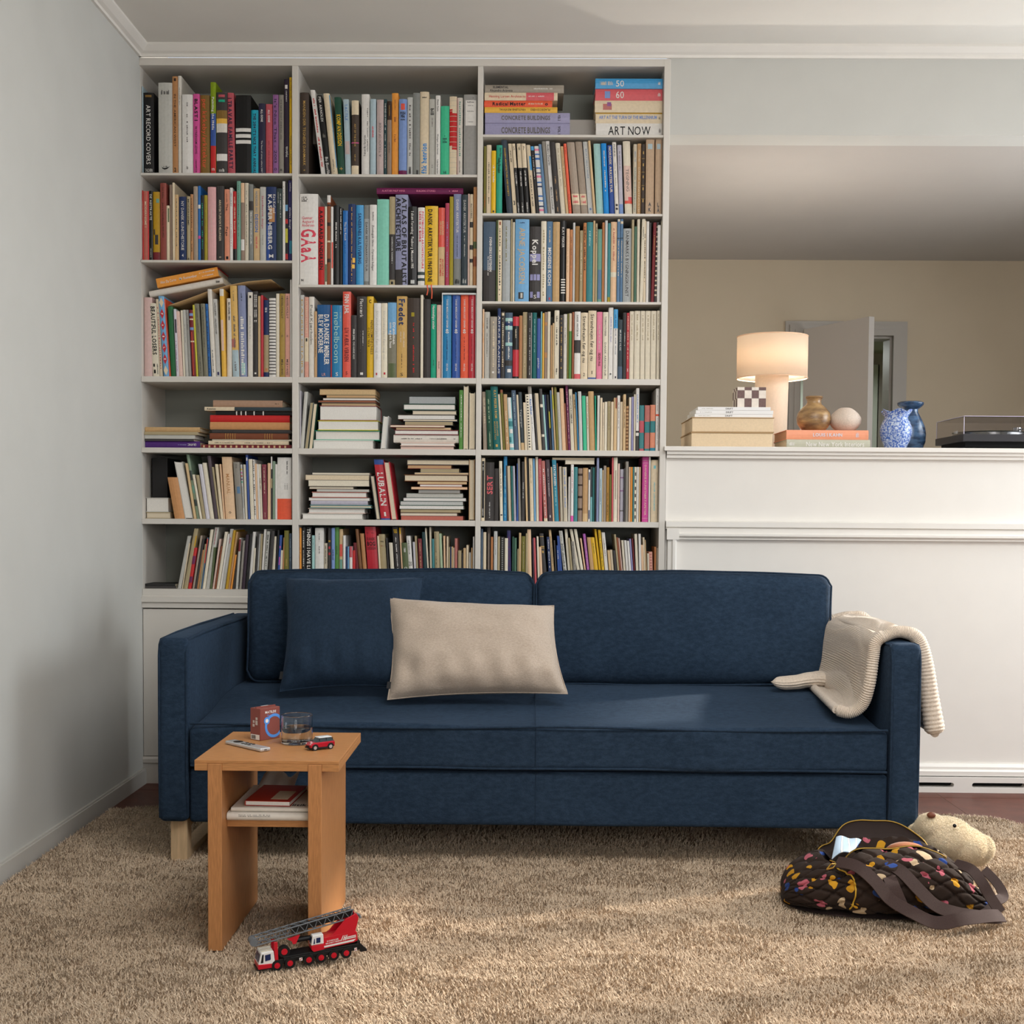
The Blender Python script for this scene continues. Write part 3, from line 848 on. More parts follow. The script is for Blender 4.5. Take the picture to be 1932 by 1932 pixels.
S('C1R2', (57, 86, 155, 'red', [T('~', 'cream', .15, .5, .3)]), (91, 165, 162, 'dusty red', [P('red', 0, 1, .82, 1), T('MODERNISME 1', 'cream', .15, .52, .34)]), (169, 210, 158, 'black', [T('DE ABSTRAKTE', 'white', .05, .42, .6), T('~', 'white', .82, .95, .3)]), (213, 298, 170, 'mustard', [P('charcoal', .62, .76, .3, .75), P('charcoal', .54, .62, .1, .3), P('maroon', .87, 1), P('sea green', .1, .16, .5, .9)]),
  (300, 374, 65, 'brick red', [T('Guy Atkins', 'deep brown', .05, .2, .3), T('Jorn in Scandinavia 1930-1953', 'deep brown', .25, .7, .3)]), (376, 409, 335, 'cream', [P('moss green', .05, .3, .55, 1)]), (412, 446, 85, 'mocha'), (447, 472, 62, 'cream'), (474, 521, 205, 'sand', [T('~', 'ink grey', .06, .78, .3)]), (526, 612, 228, 'navy', [T('NY DANSK KUNSTHISTORIE', 'white', .07, .83, .4), T('4', 'white', .88, .93, .3, 'h')]),
  (618, 659, 225, 'khaki', [T('MODERNISME', 'black', .04, .45, .5), T('~', 'charcoal', .95, .98, .5, 'h')]), (661, 695, 200, 'tan orange', [T('~', 'deep brown', .06, .9, .35)]), (698, 750, 105, 'taupe'), (753, 784, 100, 'blue', [P('white', .25, .3), P('magenta', .66, .7)]), (786, 825, 212, 'black', [T('~', 'emerald', .12, .82, .4)]), (827, 864, 210, 'olive yellow', [T('~', 'olive', .1, .6, .3)]), (867, 966, 112, 'light pink', [T('~', 'pale pink', .3, .7, .3)]),
  (970, 1064, 100, 'charcoal', [T('ARKITEKTURFORTÆLLINGER', 'cream', .18, .73, .28), T('o', 'cream', .92, .95, .3, 'h')]), (1068, 1130, 140, 'salmon', [T('The', 'black', .2, .3, .46), T('Page', 'black', .52, .65, .46), P('black', .93, .97, .3, .75), T('~', 'charcoal', .05, .18, .2)]), (1132, 1167, 122, 'white', [T('~', 'navy', .07, .25, .4), T('~', 'raspberry', .5, .8, .3)]), (1169, 1213, 165, 'red', [P('black', .82, 1), T('~', 'cream', .08, .6, .4)]), (1215, 1261, 42, 'sea green', [T('~', 'dark teal', .05, .7, .2)]), (1264, 1306, 65, 'mocha', [P('peach', 0, .25), P('white', .72, .86)]), (1309, 1357, 65, 'ivory', [T('~', 'ink grey', .1, .8, .2)]), (1361, 1411, 78, 'mid grey', [P('charcoal', .22, .34), T('~', 'white', .36, .8, .4)]),
  (1415, 1489, 130, 'sand', [T('HUNDREDE ÅRS', 'steel blue', .04, .33, .34), T('DESIGN', 'lake', .35, .6, .5, 'd', .5, 1), T('~', 'coral pink', .66, .82, .4)]), (1491, 1561, 112, 'light grey', [T('Skandinavisk design', 'raspberry', .12, .56, .34), T('~', 'ink grey', .65, .78, .2)]), (1565, 1686, 110, 'navy', [P('tan orange', .28, .47, .3, .85), P('royal blue', .5, 1, 0, .35), T('KASPER HEIBERG', 'white', .1, .84, .4, 'd', .4, 1), T('Kira Kofoed', 'white', .1, .35, .24, 'd', .82), T('M', 'white', .9, .95, .5, 'h')]), (1689, 1760, 130, 'slate green', [T('~', 'pale grey', .06, .4, .18, 'd', .7), T('~', 'pale grey', .05, .2, .16, 'd', .3)]), (1762, 1792, 45, 'white', [T('~', 'ink grey', .05, .3, .3)]), (1794, 1826, 60, 'black', [P('light blue', .28, .36), P('red', .46, .52), P('lime yellow', .58, .76), P('red', .9, .97)]), (1829, 1880, 35, 'indigo', [T('sixties design', 'white', .33, .6, .45), P('teal blue', .74, .9, .3, 1), T('~', 'white', .03, .14, .3)]))
S('C2R2', (55, 243, 140, 'white', [T('GAaA', 'pinkred', .38, .755, .8, 'd', .5, 1), T('Gunnar', 'pinkred', .245, .278, .6, 'h', .42), T('Aagaard', 'pinkred', .285, .318, .64, 'h', .45), T('Andersen', 'pinkred', .325, .358, .7, 'h', .46), T('~', 'charcoal', .03, .045, .3, 'h', .25), T('~', 'charcoal', .05, .065, .35, 'h', .27), T('~', 'charcoal', .07, .085, .3, 'h', .25), T('N', 'charcoal', .93, .955, .14, 'h', .14, 1)]), (248, 309, 272, 'red', [T('AAGAARD ANDERSEN', 'black', .04, .8, .6, 'd', .5, 1)]), (313, 336, 270, 'ivory', [P('moss green', .73, .95, .2, 1)]), (338, 374, 155, 'rust', [P('white', 0, .08), P('deep brown', .1, .12), P('deep brown', .3, .34), P('cream', .5, .52), P('deep brown', .7, .74)]), (376, 400, 272, 'white', [P('coral red', .45, .78, .3, 1)]), (403, 459, 258, 'black', [T('~', 'white', .2, .53, .34)]), (461, 496, 278, 'black', [T('~', 'white', .02, .36, .4)]), (499, 551, 312, 'blue', [T('The Sea Ranch', 'white', .15, .4, .4), T('~', 'sky blue', .43, .85, .2)]), (553, 629, 245, 'navy', [T('~', 'amber', .04, .5, .16), T('~', 'amber', .52, .95, .16), P('amber', .66, .72, .6, .95), P('amber', .74, .79, .55, .9)]),
  (633, 712, 255, 'sky blue', [T('SANSERNES KULTIVERING', 'navy', .1, .73, .42, 'd', .5, 1)]), (715, 770, 255, 'silver grey', [P('mid grey', 0, .17), T('DANSK BETONARKITEKTUR', 'charcoal', .21, .82, .42), P('mid grey', .94, 1)]), (773, 846, 252, 'white', [T('Zoologisk Have - Dyrenes boliger', 'black', .25, .82, .3), T('~', 'ink grey', .09, .2, .24)]), (849, 972, 195, 'mint aqua'), (975, 1035, 170, 'charcoal', [P('khaki', 0, .42), P('khaki', .93, 1), T('~', 'pale grey', .45, .75, .26), P('black', .95, .98, .3, .7)]), (1038, 1165, 148, 'lavender grey', [P('charcoal', .82, 1, 0, .6), T('ATLAS OF BRUTALIST', 'black', .03, .98, .38, 'd', .72, 1), T('ARCHITECTURE', 'black', .03, .62, .38, 'd', .24, 1)]), (1168, 1258, 270, 'black', [T('I skøn forening', 'white', .06, .35, .32), T('Faaborg Museum 1915', 'white', .38, .78, .3), P('pale grey', .925, .97, .3, .75)]),
  (1268, 1339, 280, 'white', [T('POSTMODERN ARCHITECTURE', 'pinkred', .05, .78, .28, 'd', .72, 1), T('LESS IS A BORE', 'pinkred', .05, .44, .28, 'd', .32, 1), P('slate green', .82, .86), P('slate green', .9, .935)]), (1342, 1474, 265, 'yellow', [T("DANSK ARKITEKTUR I 1960'ERNE", 'black', .04, .95, .34, 'd', .4, 1), ('RIB',)]), (1479, 1545, 282, 'coral red', [P('sand', .5, 1), T('BREAKING', 'sand', .17, .35, .28, 'd', .7, 1), T('GROUND', 'sand', .17, .35, .28, 'd', .34, 1), T('ARCHITECTURE', 'red', .65, .87, .26, 'd', .7, 1), T('BY WOMEN', 'red', .65, .87, .26, 'd', .34, 1)]), (1549, 1590, 235, 'raspberry', [T('~', 'lilac', .2, .9, .3)]), (1592, 1631, 168, 'olive yellow'), (1634, 1712, 142, 'periwinkle grey', [P('mid grey', .7, 1), T('DANSK ARKITEKTUR', 'white', .06, .42, .34), T('~', 'slate navy', .45, .68, .18), T('~', 'black', .92, .97, .6, 'h')]), (1716, 1778, 148, 'dark slate', [T('DANSK ARKITEKTUR', 'pale grey', .06, .42, .4), T('~', 'pale grey', .45, .68, .2), T('~', 'pale grey', .92, .97, .6, 'h')]), (1780, 1798, 140, 'blush'), (1800, 1833, 145, 'cream', [T('~', 'charcoal', .1, .26, .5), P('charcoal', .3, .36), P('charcoal', .55, .6), P('charcoal', .7, .74)]), (1836, 1876, 70, 'tan orange', [P('moss green', .55, .62), P('rust', .7, .8)]))
Lb('C2R2', (847, 1735, 66, 128, 'plum', [T('ALASTAIR PHILIP WIPER', 'pink', .06, .33, .3), T('BUILDING STORIES', 'pink', .46, .68, .3), T('~', 'pink', .84, .94, .3)]))
S('C3R3', (60, 182, 70, 'slate blue', [P('charcoal', .6, 1), T('SVENN ESKE KRISTENSEN', 'white', .19, .62, .2, 'd', .6, 1), T('~', 'white', .43, .67, .12, 'd', .4)]), (187, 246, 55, 'moss green', [P('cream', 0, 1, .35, 1), T('~', 'black', .1, .93, .26, 'd', .66), P('rust', .02, .06, .5, .8)]), (250, 329, 55, 'silver grey', [T('~', 'olive', .08, .5, .22)]), (333, 350, 45, 'khaki'), (352, 374, 75, 'ivory'), (377, 517, 45, 'light blue', [T('ARNE JACOBSEN', 'sand', .1, .78, .42), P('charcoal', .88, .96, .25, .62), P('light grey', .89, .95, .4, .55), T('~', 'navy', .035, .05, .5, 'h')]), (523, 632, 118, 'charcoal', [P('lilac', .36, .46), T('Koppel', 'white', .17, .51, .52, 'd', .5, 1), P('lilac', .63, .71, .04, .3), P('lilac', .63, .71, .36, .62), P('lilac', .63, .71, .68, .95), P('lilac', .86, .94, .04, .3), P('lilac', .86, .94, .68, .95), T('S', 'white', .9, .95, .3, 'h')]), (635, 689, 65, 'ivory', [T('~', 'khaki', .07, .93, .4)]), (692, 751, 68, 'steel blue', [T('~', 'cream', .07, .26, .3), T('MOGENS KOCH', 'white', .32, .79, .54, 'd', .5, 1), P('crimson', .935, .965, .4, .65)]), (753, 822, 72, 'kraft tan', [T('~', 'khaki', .1, .5, .15)]), (824, 886, 60, 'black', [T('KAY FISKER', 'white', .08, .33, .4)] + [P('white', .71 + .032 * i, .726 + .032 * i, .2, .9) for i in range(6)] + [P('crimson', .985, 1)]),
  (888, 920, 140, 'peach', [T('~', 'khaki', .1, .6, .2)]), (922, 951, 150, 'copper', [T('~', 'deep brown', .1, .6, .3)]), (953, 975, 80, 'pale grey'), (977, 1020, 115, 'caramel'), (1022, 1055, 158, 'khaki', [T('~', 'cream', .15, .7, .4)]), (1057, 1088, 82, 'copper', [T('~', 'deep brown', .05, .6, .6)]), (1090, 1152, 75, 'teal', [T('~', 'pale aqua', .1, .3, .4)]), (1154, 1174, 60, 'sand'), (1176, 1197, 88, 'khaki', [T('~', 'black', .05, .25, .5)]), (1199, 1243, 145, 'sea green', [P('steel blue', .55, .95, .1, .9)]), (1245, 1270, 78, 'copper'), (1272, 1298, 58, 'pale grey'), (1300, 1328, 85, 'teal', [P('olive yellow', .93, 1)]), (1330, 1391, 72, 'peach', [T('~', 'dusty red', .08, .5, .36), P('ivory', .62, .68)]), (1393, 1423, 45, 'steel blue', [P('cream', 0, .03, .2, .9), T('~', 'cream', .26, .7, .4), P('dark slate', .225, .235)]), (1425, 1453, 42, 'steel blue', [P('cream', .03, .06), T('~', 'cream', .26, .7, .4), P('dark slate', .225, .235)]), (1455, 1536, 138, 'silver grey', 1475, [T('DANMARKS BYGNINGSKUNST', 'charcoal', .03, .92, .4)]), (1538, 1562, 50, 'khaki', 1562), (1564, 1590, 118, 'pine green', 1585), (1592, 1620, 45, 'ivory', 1615), (1622, 1655, 42, 'ivory', 1650, [T('~', 'charcoal', .1, .25, .3)]), (1657, 1683, 62, 'cream', 1678, [T('~', 'black', .16, .75, .4)]), (1685, 1712, 68, 'white', 1706), (1714, 1733, 80, 'charcoal', 1735), (1735, 1766, 78, 'maroon', 1762, [T('~', 'gold', .15, .4, .3)]), (1768, 1792, 75, 'charcoal', 1795, [P('cream', .05 + .06 * i, .07 + .06 * i) for i in range(15)]), (1796, 1828, 105, 'white', 1806), (1832, 1858, 62, 'ivory'))
S('C1R3', (75, 205, 450, 'pale pink', 67), (210, 291, 520, 'ivory', 166, [T('BEAUTIFUL LOSERS', 'black', .04, .7, .62, 'd', .5, 1), P('black', .82, .86, .15, .4), P('black', .9, .95, .2, .5), T('~', 'black', .82, .96, .2, 'd', .8)]), (295, 332, 470, 'cream', 246, [T('~', 'raspberry', .1, .9, .4)]), (340, 404, 435, 'light blue', 276, [('DIA', 'FAILE')]), (406, 426, 465, 'orange red', 336, [T('~', 'white', .05, .2, .5)]), (430, 490, 558, 'green', 386), (492, 521, 590, 'lilac white', 457, [T('~', 'mauve purple', .4, .95, .4), P('dark plum', .15, .35, .3, 1)]), (523, 572, 615, 'blush', 481), (575, 601, 605, 'ivory', 541), (603, 640, 600, 'light grey', 566, [T('~', 'ink grey', .2, .5, .2)]), (642, 674, 600, 'grey', 603, [T('~', 'charcoal', .05, .3, .3)]), (680, 726, 600, 'maroon', 642, [P('periwinkle', .05, .09), P('cream', .13, .15), P('periwinkle', .26, .3), P('orange red', .33, .97, .4, .55), P('cream', .46, .48)]), (730, 755, 540, 'lime yellow', 684), (760, 816, 525, 'grey olive', 706, [T('~', 'charcoal', .05, .4, .2), T('~', 'charcoal', .7, .95, .2)]), (820, 872, 525, 'grey olive', 779, [T('~', 'charcoal', .05, .6, .2)]), (875, 907, 528, 'blue', 836, [T('~', 'navy', .05, .95, .4)]), (915, 966, 352, 'off-white', 863, [T('~', 'ink grey', .68, .95, .3)]), (970, 1022, 470, 'pale grey', 926, [T('~', 'ink grey', .05, .45, .4), P('indigo', .93, .97, .3, .7)]), (1036, 1086, 350, 'amber', 1006, [P('off-white', .0, .08), P('blush', .35, .7, .1, .7)]), (1096, 1156, 462, 'off-white', 1076, [T('~', 'charcoal', .05, .28, .4)]), (1165, 1245, 310, 'golden peach', 1131, [P('pale blue', .7, 1), P('dusty rose', .58, .67, 0, .6), T('~', 'ink grey', .33, .68, .4), T('~', 'ink grey', .83, .93, .4), T('~', 'ink grey', .06, .17, .2)]), (1248, 1338, 308, 'periwinkle grey', 1223, [T('~', 'white', .34, .98, .6), T('~', 'slate navy', .07, .17, .2), P('pale aqua', .84, .97, .25, .8)]), (1345, 1406, 388, 'off-white', 1326, [P('black', .04, .07, .35, .7), T('~', 'ink grey', .28, .55, .14)]), (1409, 1466, 378, 'charcoal', 1396, [T('~', 'white', .04, .36, .3, 'd', .7), T('~', 'white', .04, .36, .3, 'd', .35), P('white', .94, .96, .3, .7)]), (1469, 1500, 435, 'sand', 1462), (1503, 1529, 425, 'crimson'), (1535, 1598, 482, 'navy', 1526, [P('khaki', .45, .93), P('tan orange', .88, .92, .3, .8), T('~', 'white', .1, .16, .6)]), (1600, 1681, 460, 'white', [P('charcoal', .03 + .04 * i, .042 + .04 * i) for i in range(24)]), (1685, 1722, 405, 'ivory'), (1725, 1790, 405, 'mustard tan', [T('HESSELHOLDT', 'charcoal', .03, .3, .36), T('12', 'charcoal', .49, .52, .3), T('MEJLVANG', 'charcoal', .78, .97, .36)]), (1792, 1848, 405, 'salmon pink', [T('HESSELHOLDT', 'charcoal', .03, .3, .4), T('12', 'charcoal', .49, .52, .3), T('MEJLVANG', 'charcoal', .78, .97, .4)]), (1851, 1875, 240, 'white'))
S('C2R3', (42, 102, 118, 'pale grey', [T('DANISH CHAIRS', 'gold', .05, .95, .5)]), (105, 149, 138, 'salmon pink', [P('cream', .5, .8), T('DANISH CHAIRS', 'cream', .05, .45, .4), P('charcoal', .51, .55, .3, .7)]), (151, 205, 135, 'off-white', [T('Poul Kjærholm', 'ink grey', .1, .59, .5)]), (207, 232, 285, 'tan', [T('~', 'deep brown', .3, .7, .4)]), (235, 373, 218, 'deep blue', [T('DA DANSKE MØBLER', 'white', .13, .82, .36, 'd', .72, 1), T('BLEV MODERNE', 'white', .13, .66, .36, 'd', .28, 1), T('LR', 'salmon pink', .93, .97, .3, 'h')]), (375, 382, 220, 'red'), (386, 491, 222, 'azure', [T('møbelboom', 'pale aqua', .09, .8, .56), T('~', 'pale aqua', .1, .22, .14, 'd', .85), T('S', 'white', .92, .97, .3, 'h')]), (497, 581, 82, 'coral red', [T('FINN JUHL', 'white', .03, .26, .54, 'd', .5, 1), T('LIV VÆRK VERDEN', 'maroon', .42, .81, .5, 'd', .5, 1), T('S', 'maroon', .92, .96, .3, 'h')]), (585, 640, 325, 'charcoal', [T('FINN JUHL', 'white', .22, .4, .32, 'd', .5, 1), T('OG HANS HUS', 'white', .42, .7, .32)]), (642, 742, 132, 'charcoal', [T('Fletværk', 'white', .03, .26, .36), T('~', 'white', .42, .6, .12, 'd', .65), T('~', 'ink grey', .42, .68, .1, 'd', .4), P('white', .93, .96, .35, .65)]), (745, 813, 132, 'yellow', [T('STENTØJSMESTEREN', 'deep brown', .29, .71, .34, 'u', .74), T('AXEL SALTO', 'deep brown', .38, .62, .34, 'u', .28), T('C', 'deep brown', .04, .08, .4, 'h', .5, 1)]), (816, 890, 200, 'white', [T('Strandvejen før og nu', 'light grey', .1, .75, .34), P('crimson', .93, .96, .3, .5)]), (893, 956, 200, 'ivory', [T('Strandvejen før og nu', 'light grey', .1, .75, .36), P('crimson', .92, .95, .4, .7)]), (959, 1049, 195, 'light blue', [P('grey olive', .42, 1), P('moss green', .8, 1, .1, .9), T('Drømmen', 'white', .26, .55, .3, 'd', .74, 1), T('om eget hus', 'white', .26, .6, .3, 'd', .36, 1)]), (1051, 1158, 130, 'ochre tan', [T('Fredet', 'navy', .03, .355, .6, 'd', .5, 1), T('~', 'cream', .43, .62, .18, 'd', .7), T('~', 'cream', .43, .56, .18, 'd', .4), T('~', 'deep brown', .7, .87, .12), T('S', 'deep brown', .93, .97, .3, 'h')]), (1161, 1290, 148, 'dark brown', [T('~', 'red', .31, .93, .16), P('olive yellow', .18, .23, .3, .55)]), (1295, 1322, 118, 'ivory'), (1326, 1398, 160, 'charcoal'), (1401, 1459, 212, 'emerald', [T('Hemmelige steder', 'white', .02, .34, .42, 'd', .5, 1), T('~', 'dark teal', .75, .85, .2)]), (1462, 1509, 220, 'blush pink', [T('~', 'pale pink', .1, .35, .4), T('~', 'deep brown', .77, .87, .2)]),
  (1526, 1612, 120, 'azure', [T('DANSK MØBELKUNST GENNEM', 'white', .05, .39, .22), T('40', 'white', .4, .46, .36, 'd', .5, 1), T('~', 'navy', .5, .78, .16), T('1927-1936', 'white', .82, .91, .22)]), (1620, 1701, 120, 'cobalt', [T('DANSK MØBELKUNST GENNEM', 'white', .05, .39, .22), T('40', 'white', .4, .46, .36, 'd', .5, 1), T('~', 'navy', .5, .78, .16), T('1937-1946', 'white', .82, .91, .22)]), (1706, 1786, 120, 'orange red', [T('DANSK MØBELKUNST GENNEM', 'white', .05, .39, .22), T('40', 'white', .4, .46, .36, 'd', .5, 1), T('~', 'maroon', .5, .78, .16), T('1947-1956', 'white', .82, .91, .22)]), (1789, 1859, 120, 'crimson', [T('DANSK MØBELKUNST GENNEM', 'white', .05, .39, .24), T('40', 'white', .4, .46, .36, 'd', .5, 1), T('~', 'maroon', .5, .78, .16), T('1957-1966', 'white', .82, .91, .24)]))
S('C3R4', (52, 69, 70, 'peach', [T('~', 'orange', .2, .5, .5)]), (71, 126, 98, 'light grey', [T('~', 'charcoal', .09, .25, .26), T('~', 'ink grey', .3, .67, .2)]), (128, 198, 145, 'stone grey', [T('~', 'cream', .08, .82, .34), P('white', .88, .91, .3, .6)]), (201, 233, 62, 'navy', [T('ÅRHUS RAADHUS', 'white', .1, .93, .56)]), (235, 276, 95, 'charcoal', [T('~', 'cream', .1, .9, .4), P('cream', .02, .06, .2, .8)]), (279, 352, 105, 'slate blue', [P('pale aqua', .08, .13), P('pale aqua', .2, .26), P('navy', .15, .2), P('pale aqua', .45, .5), T('~', 'white', .1, .7, .3), P('white', .85, .9, .3, .8), P('charcoal', .72, .8)]), (355, 415, 145, 'crimson', [P('black', .15, .53), P('black', .96, 1), T('~', 'cream', .2, .35, .3)]), (417, 450, 135, 'tan orange'), (453, 499, 100, 'khaki', [T('~', 'cream', .2, .85, .3)]), (502, 546, 105, 'charcoal', [T('~', 'pale grey', .05, .95, .2), P('white', 0, 1, .88, .95)]), (549, 594, 105, 'teal green', [T('~', 'pale aqua', .1, .6, .2)]), (596, 631, 165, 'royal blue', [T('gulvlejer', 'white', .65, .83, .5)]), (633, 646, 95, 'aqua'), (650, 668, 110, 'amber'), (670, 698, 100, 'mocha', [P('tan orange', .15, .2), P('tan orange', .6, .68)]), (700, 729, 95, 'ivory'), (732, 749, 230, 'tan'), (751, 767, 210, 'sand'), (769, 818, 82, 'ivory', [T('~', 'charcoal', .07, .17, .4), T('~', 'charcoal', .25, .52, .4), T('~', 'charcoal', .84, .93, .4)]), (821, 858, 128, 'charcoal', [T('~', 'gold', .05, .85, .4)]), (860, 895, 120, 'off-white', [T('~', 'ink grey', .2, .45, .25)]), (897, 914, 115, 'olive'), (916, 942, 112, 'grass green', [P('cream', 0, .27)]), (945, 966, 100, 'rust'), (969, 1030, 95, 'white', [T('DANSK ARKITEKTUR', 'charcoal', .05, .37, .3), P('charcoal', .42, .61), P('coral pink', .92, 1)]), (1032, 1103, 105, 'cream', [T('Strandvejen før og nu', 'black', .05, .75, .45), T('2', 'black', .9, .95, .3, 'h')]), (1106, 1188, 85, 'cream', [T('Strandvejen før og nu', 'black', .05, .73, .42), T('1', 'black', .87, .92, .16, 'h'), P('royal blue', .97, 1)]), (1191, 1248, 98, 'pink', [T('~', 'pale pink', .2, .56, .4), T('SIDEN 1965', 'maroon', .6, .8, .38, 'd', .5, 1)]), (1252, 1306, 100, 'ivory', [T('TOBIAS FABER', 'ink grey', .06, .36, .34), T('DANSK ARKITEKTUR', 'ink grey', .45, .95, .34)]), (1309, 1356, 55, 'white', [T('~', 'lilac', .1, .48, .3), T('+', 'black', .9, .94, .5, 'h', .5, 1)]), (1358, 1402, 72, 'white', [P('sky blue', 0, .27), T('~', 'navy', .05, .65, .2), P('dark plum', .95, .98, .4, .7)]), (1404, 1450, 175, 'dark slate', [T('MUREDE HUSE', 'pale grey', .17, .52, .4), P('slate blue', .78, 1)]), (1453, 1487, 105, 'charcoal', [T('~', 'pale grey', .3, .5, .3)]), (1489, 1516, 108, 'crimson', [T('~', 'cream', .05, .7, .4), T('X', 'white', .83, .88, .7, 'h')]), (1519, 1563, 92, 'ivory', [T('~', 'khaki', .05, .43, .3)]), (1566, 1624, 88, 'ivory', [T('~', 'khaki', .05, .43, .3)]), (1627, 1673, 88, 'ivory', [T('~', 'khaki', .05, .43, .3)]), (1676, 1728, 88, 'ivory', [T('~', 'khaki', .05, .43, .3)]), (1731, 1785, 88, 'ivory', [T('~', 'khaki', .05, .43, .3)]), (1789, 1838, 86, 'ivory', [T('~', 'khaki', .05, .43, .3)]))
Lb('C1R4', (78, 772, 607, 662, 'kraft tan'), (78, 745, 664, 698, 'khaki', [SOFT]), (78, 715, 700, 744, 'light grey', [SOFT]), (78, 700, 746, 774, 'charcoal', [SOFT]), (78, 772, 775, 848, 'purple', [T('GRAPHIC', 'white', .06, .22, .34, 'x'), T('~', 'lilac', .6, .76, .2)]),
   (930, 1760, 287, 364, 'dusty tan', [T('~', 'deep brown', .89, .95, .2)]), (828, 1870, 368, 413, 'cream', [P('dark slate', .345, 1), T('Kunsten', 'black', .03, .13, .4, 'd', .5, 1)]), (960, 1870, 415, 464, 'black', [P('white', .27, .285), P('white', .33, .345), P('white', .39, .405), P('white', .5, .515), P('white', .62, .635)]), (895, 1845, 466, 546, 'red'), (893, 1845, 548, 636, 'kraft orange'), (918, 1860, 638, 680, 'charcoal'), (890, 1830, 682, 752, 'leather brown', [P('gold', .2 + .03 * i, .205 + .03 * i) for i in range(5)] + [P('gold', .7 + .03 * i, .705 + .03 * i) for i in range(4)]), (920, 1870, 754, 771, 'ivory', [SOFT]), (875, 1835, 773, 817, 'cream', [T('~', 'charcoal', .08, .32, .26), T('~', 'charcoal', .45, .8, .26)]), (790, 1870, 818, 852, 'maroon', [P('sand', .02 + .06 * i, .04 + .06 * i, .2, .8) for i in range(16)]))
S('C2R4', (42, 60, 150, 'lilac white'), (62, 98, 158, 'light grey', 104), (108, 142, 270, 'khaki', [FORE, SOFT], 165), (150, 188, 282, 'cream', [FORE, SOFT], 200), (886, 940, 408, 'pale grey', [FORE], 916), (1692, 1735, 142, 'grass green', [T('~', 'white', .08, .8, .3)]), (1738, 1786, 98, 'ivory', [FORE]), (1796, 1855, 168, 'ivory', [FORE]))
Lb('C2R4', (260, 835, 132, 190, 'sand', [FORE, SOFT]), (330, 835, 192, 222, 'tan', [FORE, SOFT]), (295, 835, 224, 246, 'white', [FORE, SOFT]), (245, 835, 248, 272, 'rust', [FORE, SOFT]), (280, 835, 274, 300, 'sand', [FORE, SOFT]), (260, 850, 302, 452, 'maroon', [FORE]), (242, 866, 455, 556, 'lime yellow', [FORE]), (215, 880, 558, 654, 'emerald', [FORE]), (190, 815, 656, 742, 'white', [FORE]),
   (1180, 1655, 208, 280, 'silver grey', [FORE, SOFT]), (1120, 1655, 284, 340, 'dark green', [FORE]), (1210, 1670, 349, 398, 'charcoal', [FORE]), (1065, 1650, 399, 440, 'white', [FORE, SOFT]), (1120, 1675, 442, 460, 'cream', [FORE, SOFT]), (1135, 1630, 463, 500, 'khaki', [FORE, SOFT]), (985, 1545, 502, 524, 'ivory', [FORE, SOFT]), (1045, 1610, 526, 549, 'sand', [FORE, SOFT]), (1030, 1690, 551, 600, 'maroon', [FORE]), (1020, 1690, 602, 676, 'off-white', [T('~', 'charcoal', .12, .44, .18), T('~', 'charcoal', .56, .82, .18), T('~', 'charcoal', .92, .95, .2)]), (1090, 1650, 680, 716, 'blush', [FORE]), (1092, 1640, 718, 748, 'blush', [FORE, SOFT]))
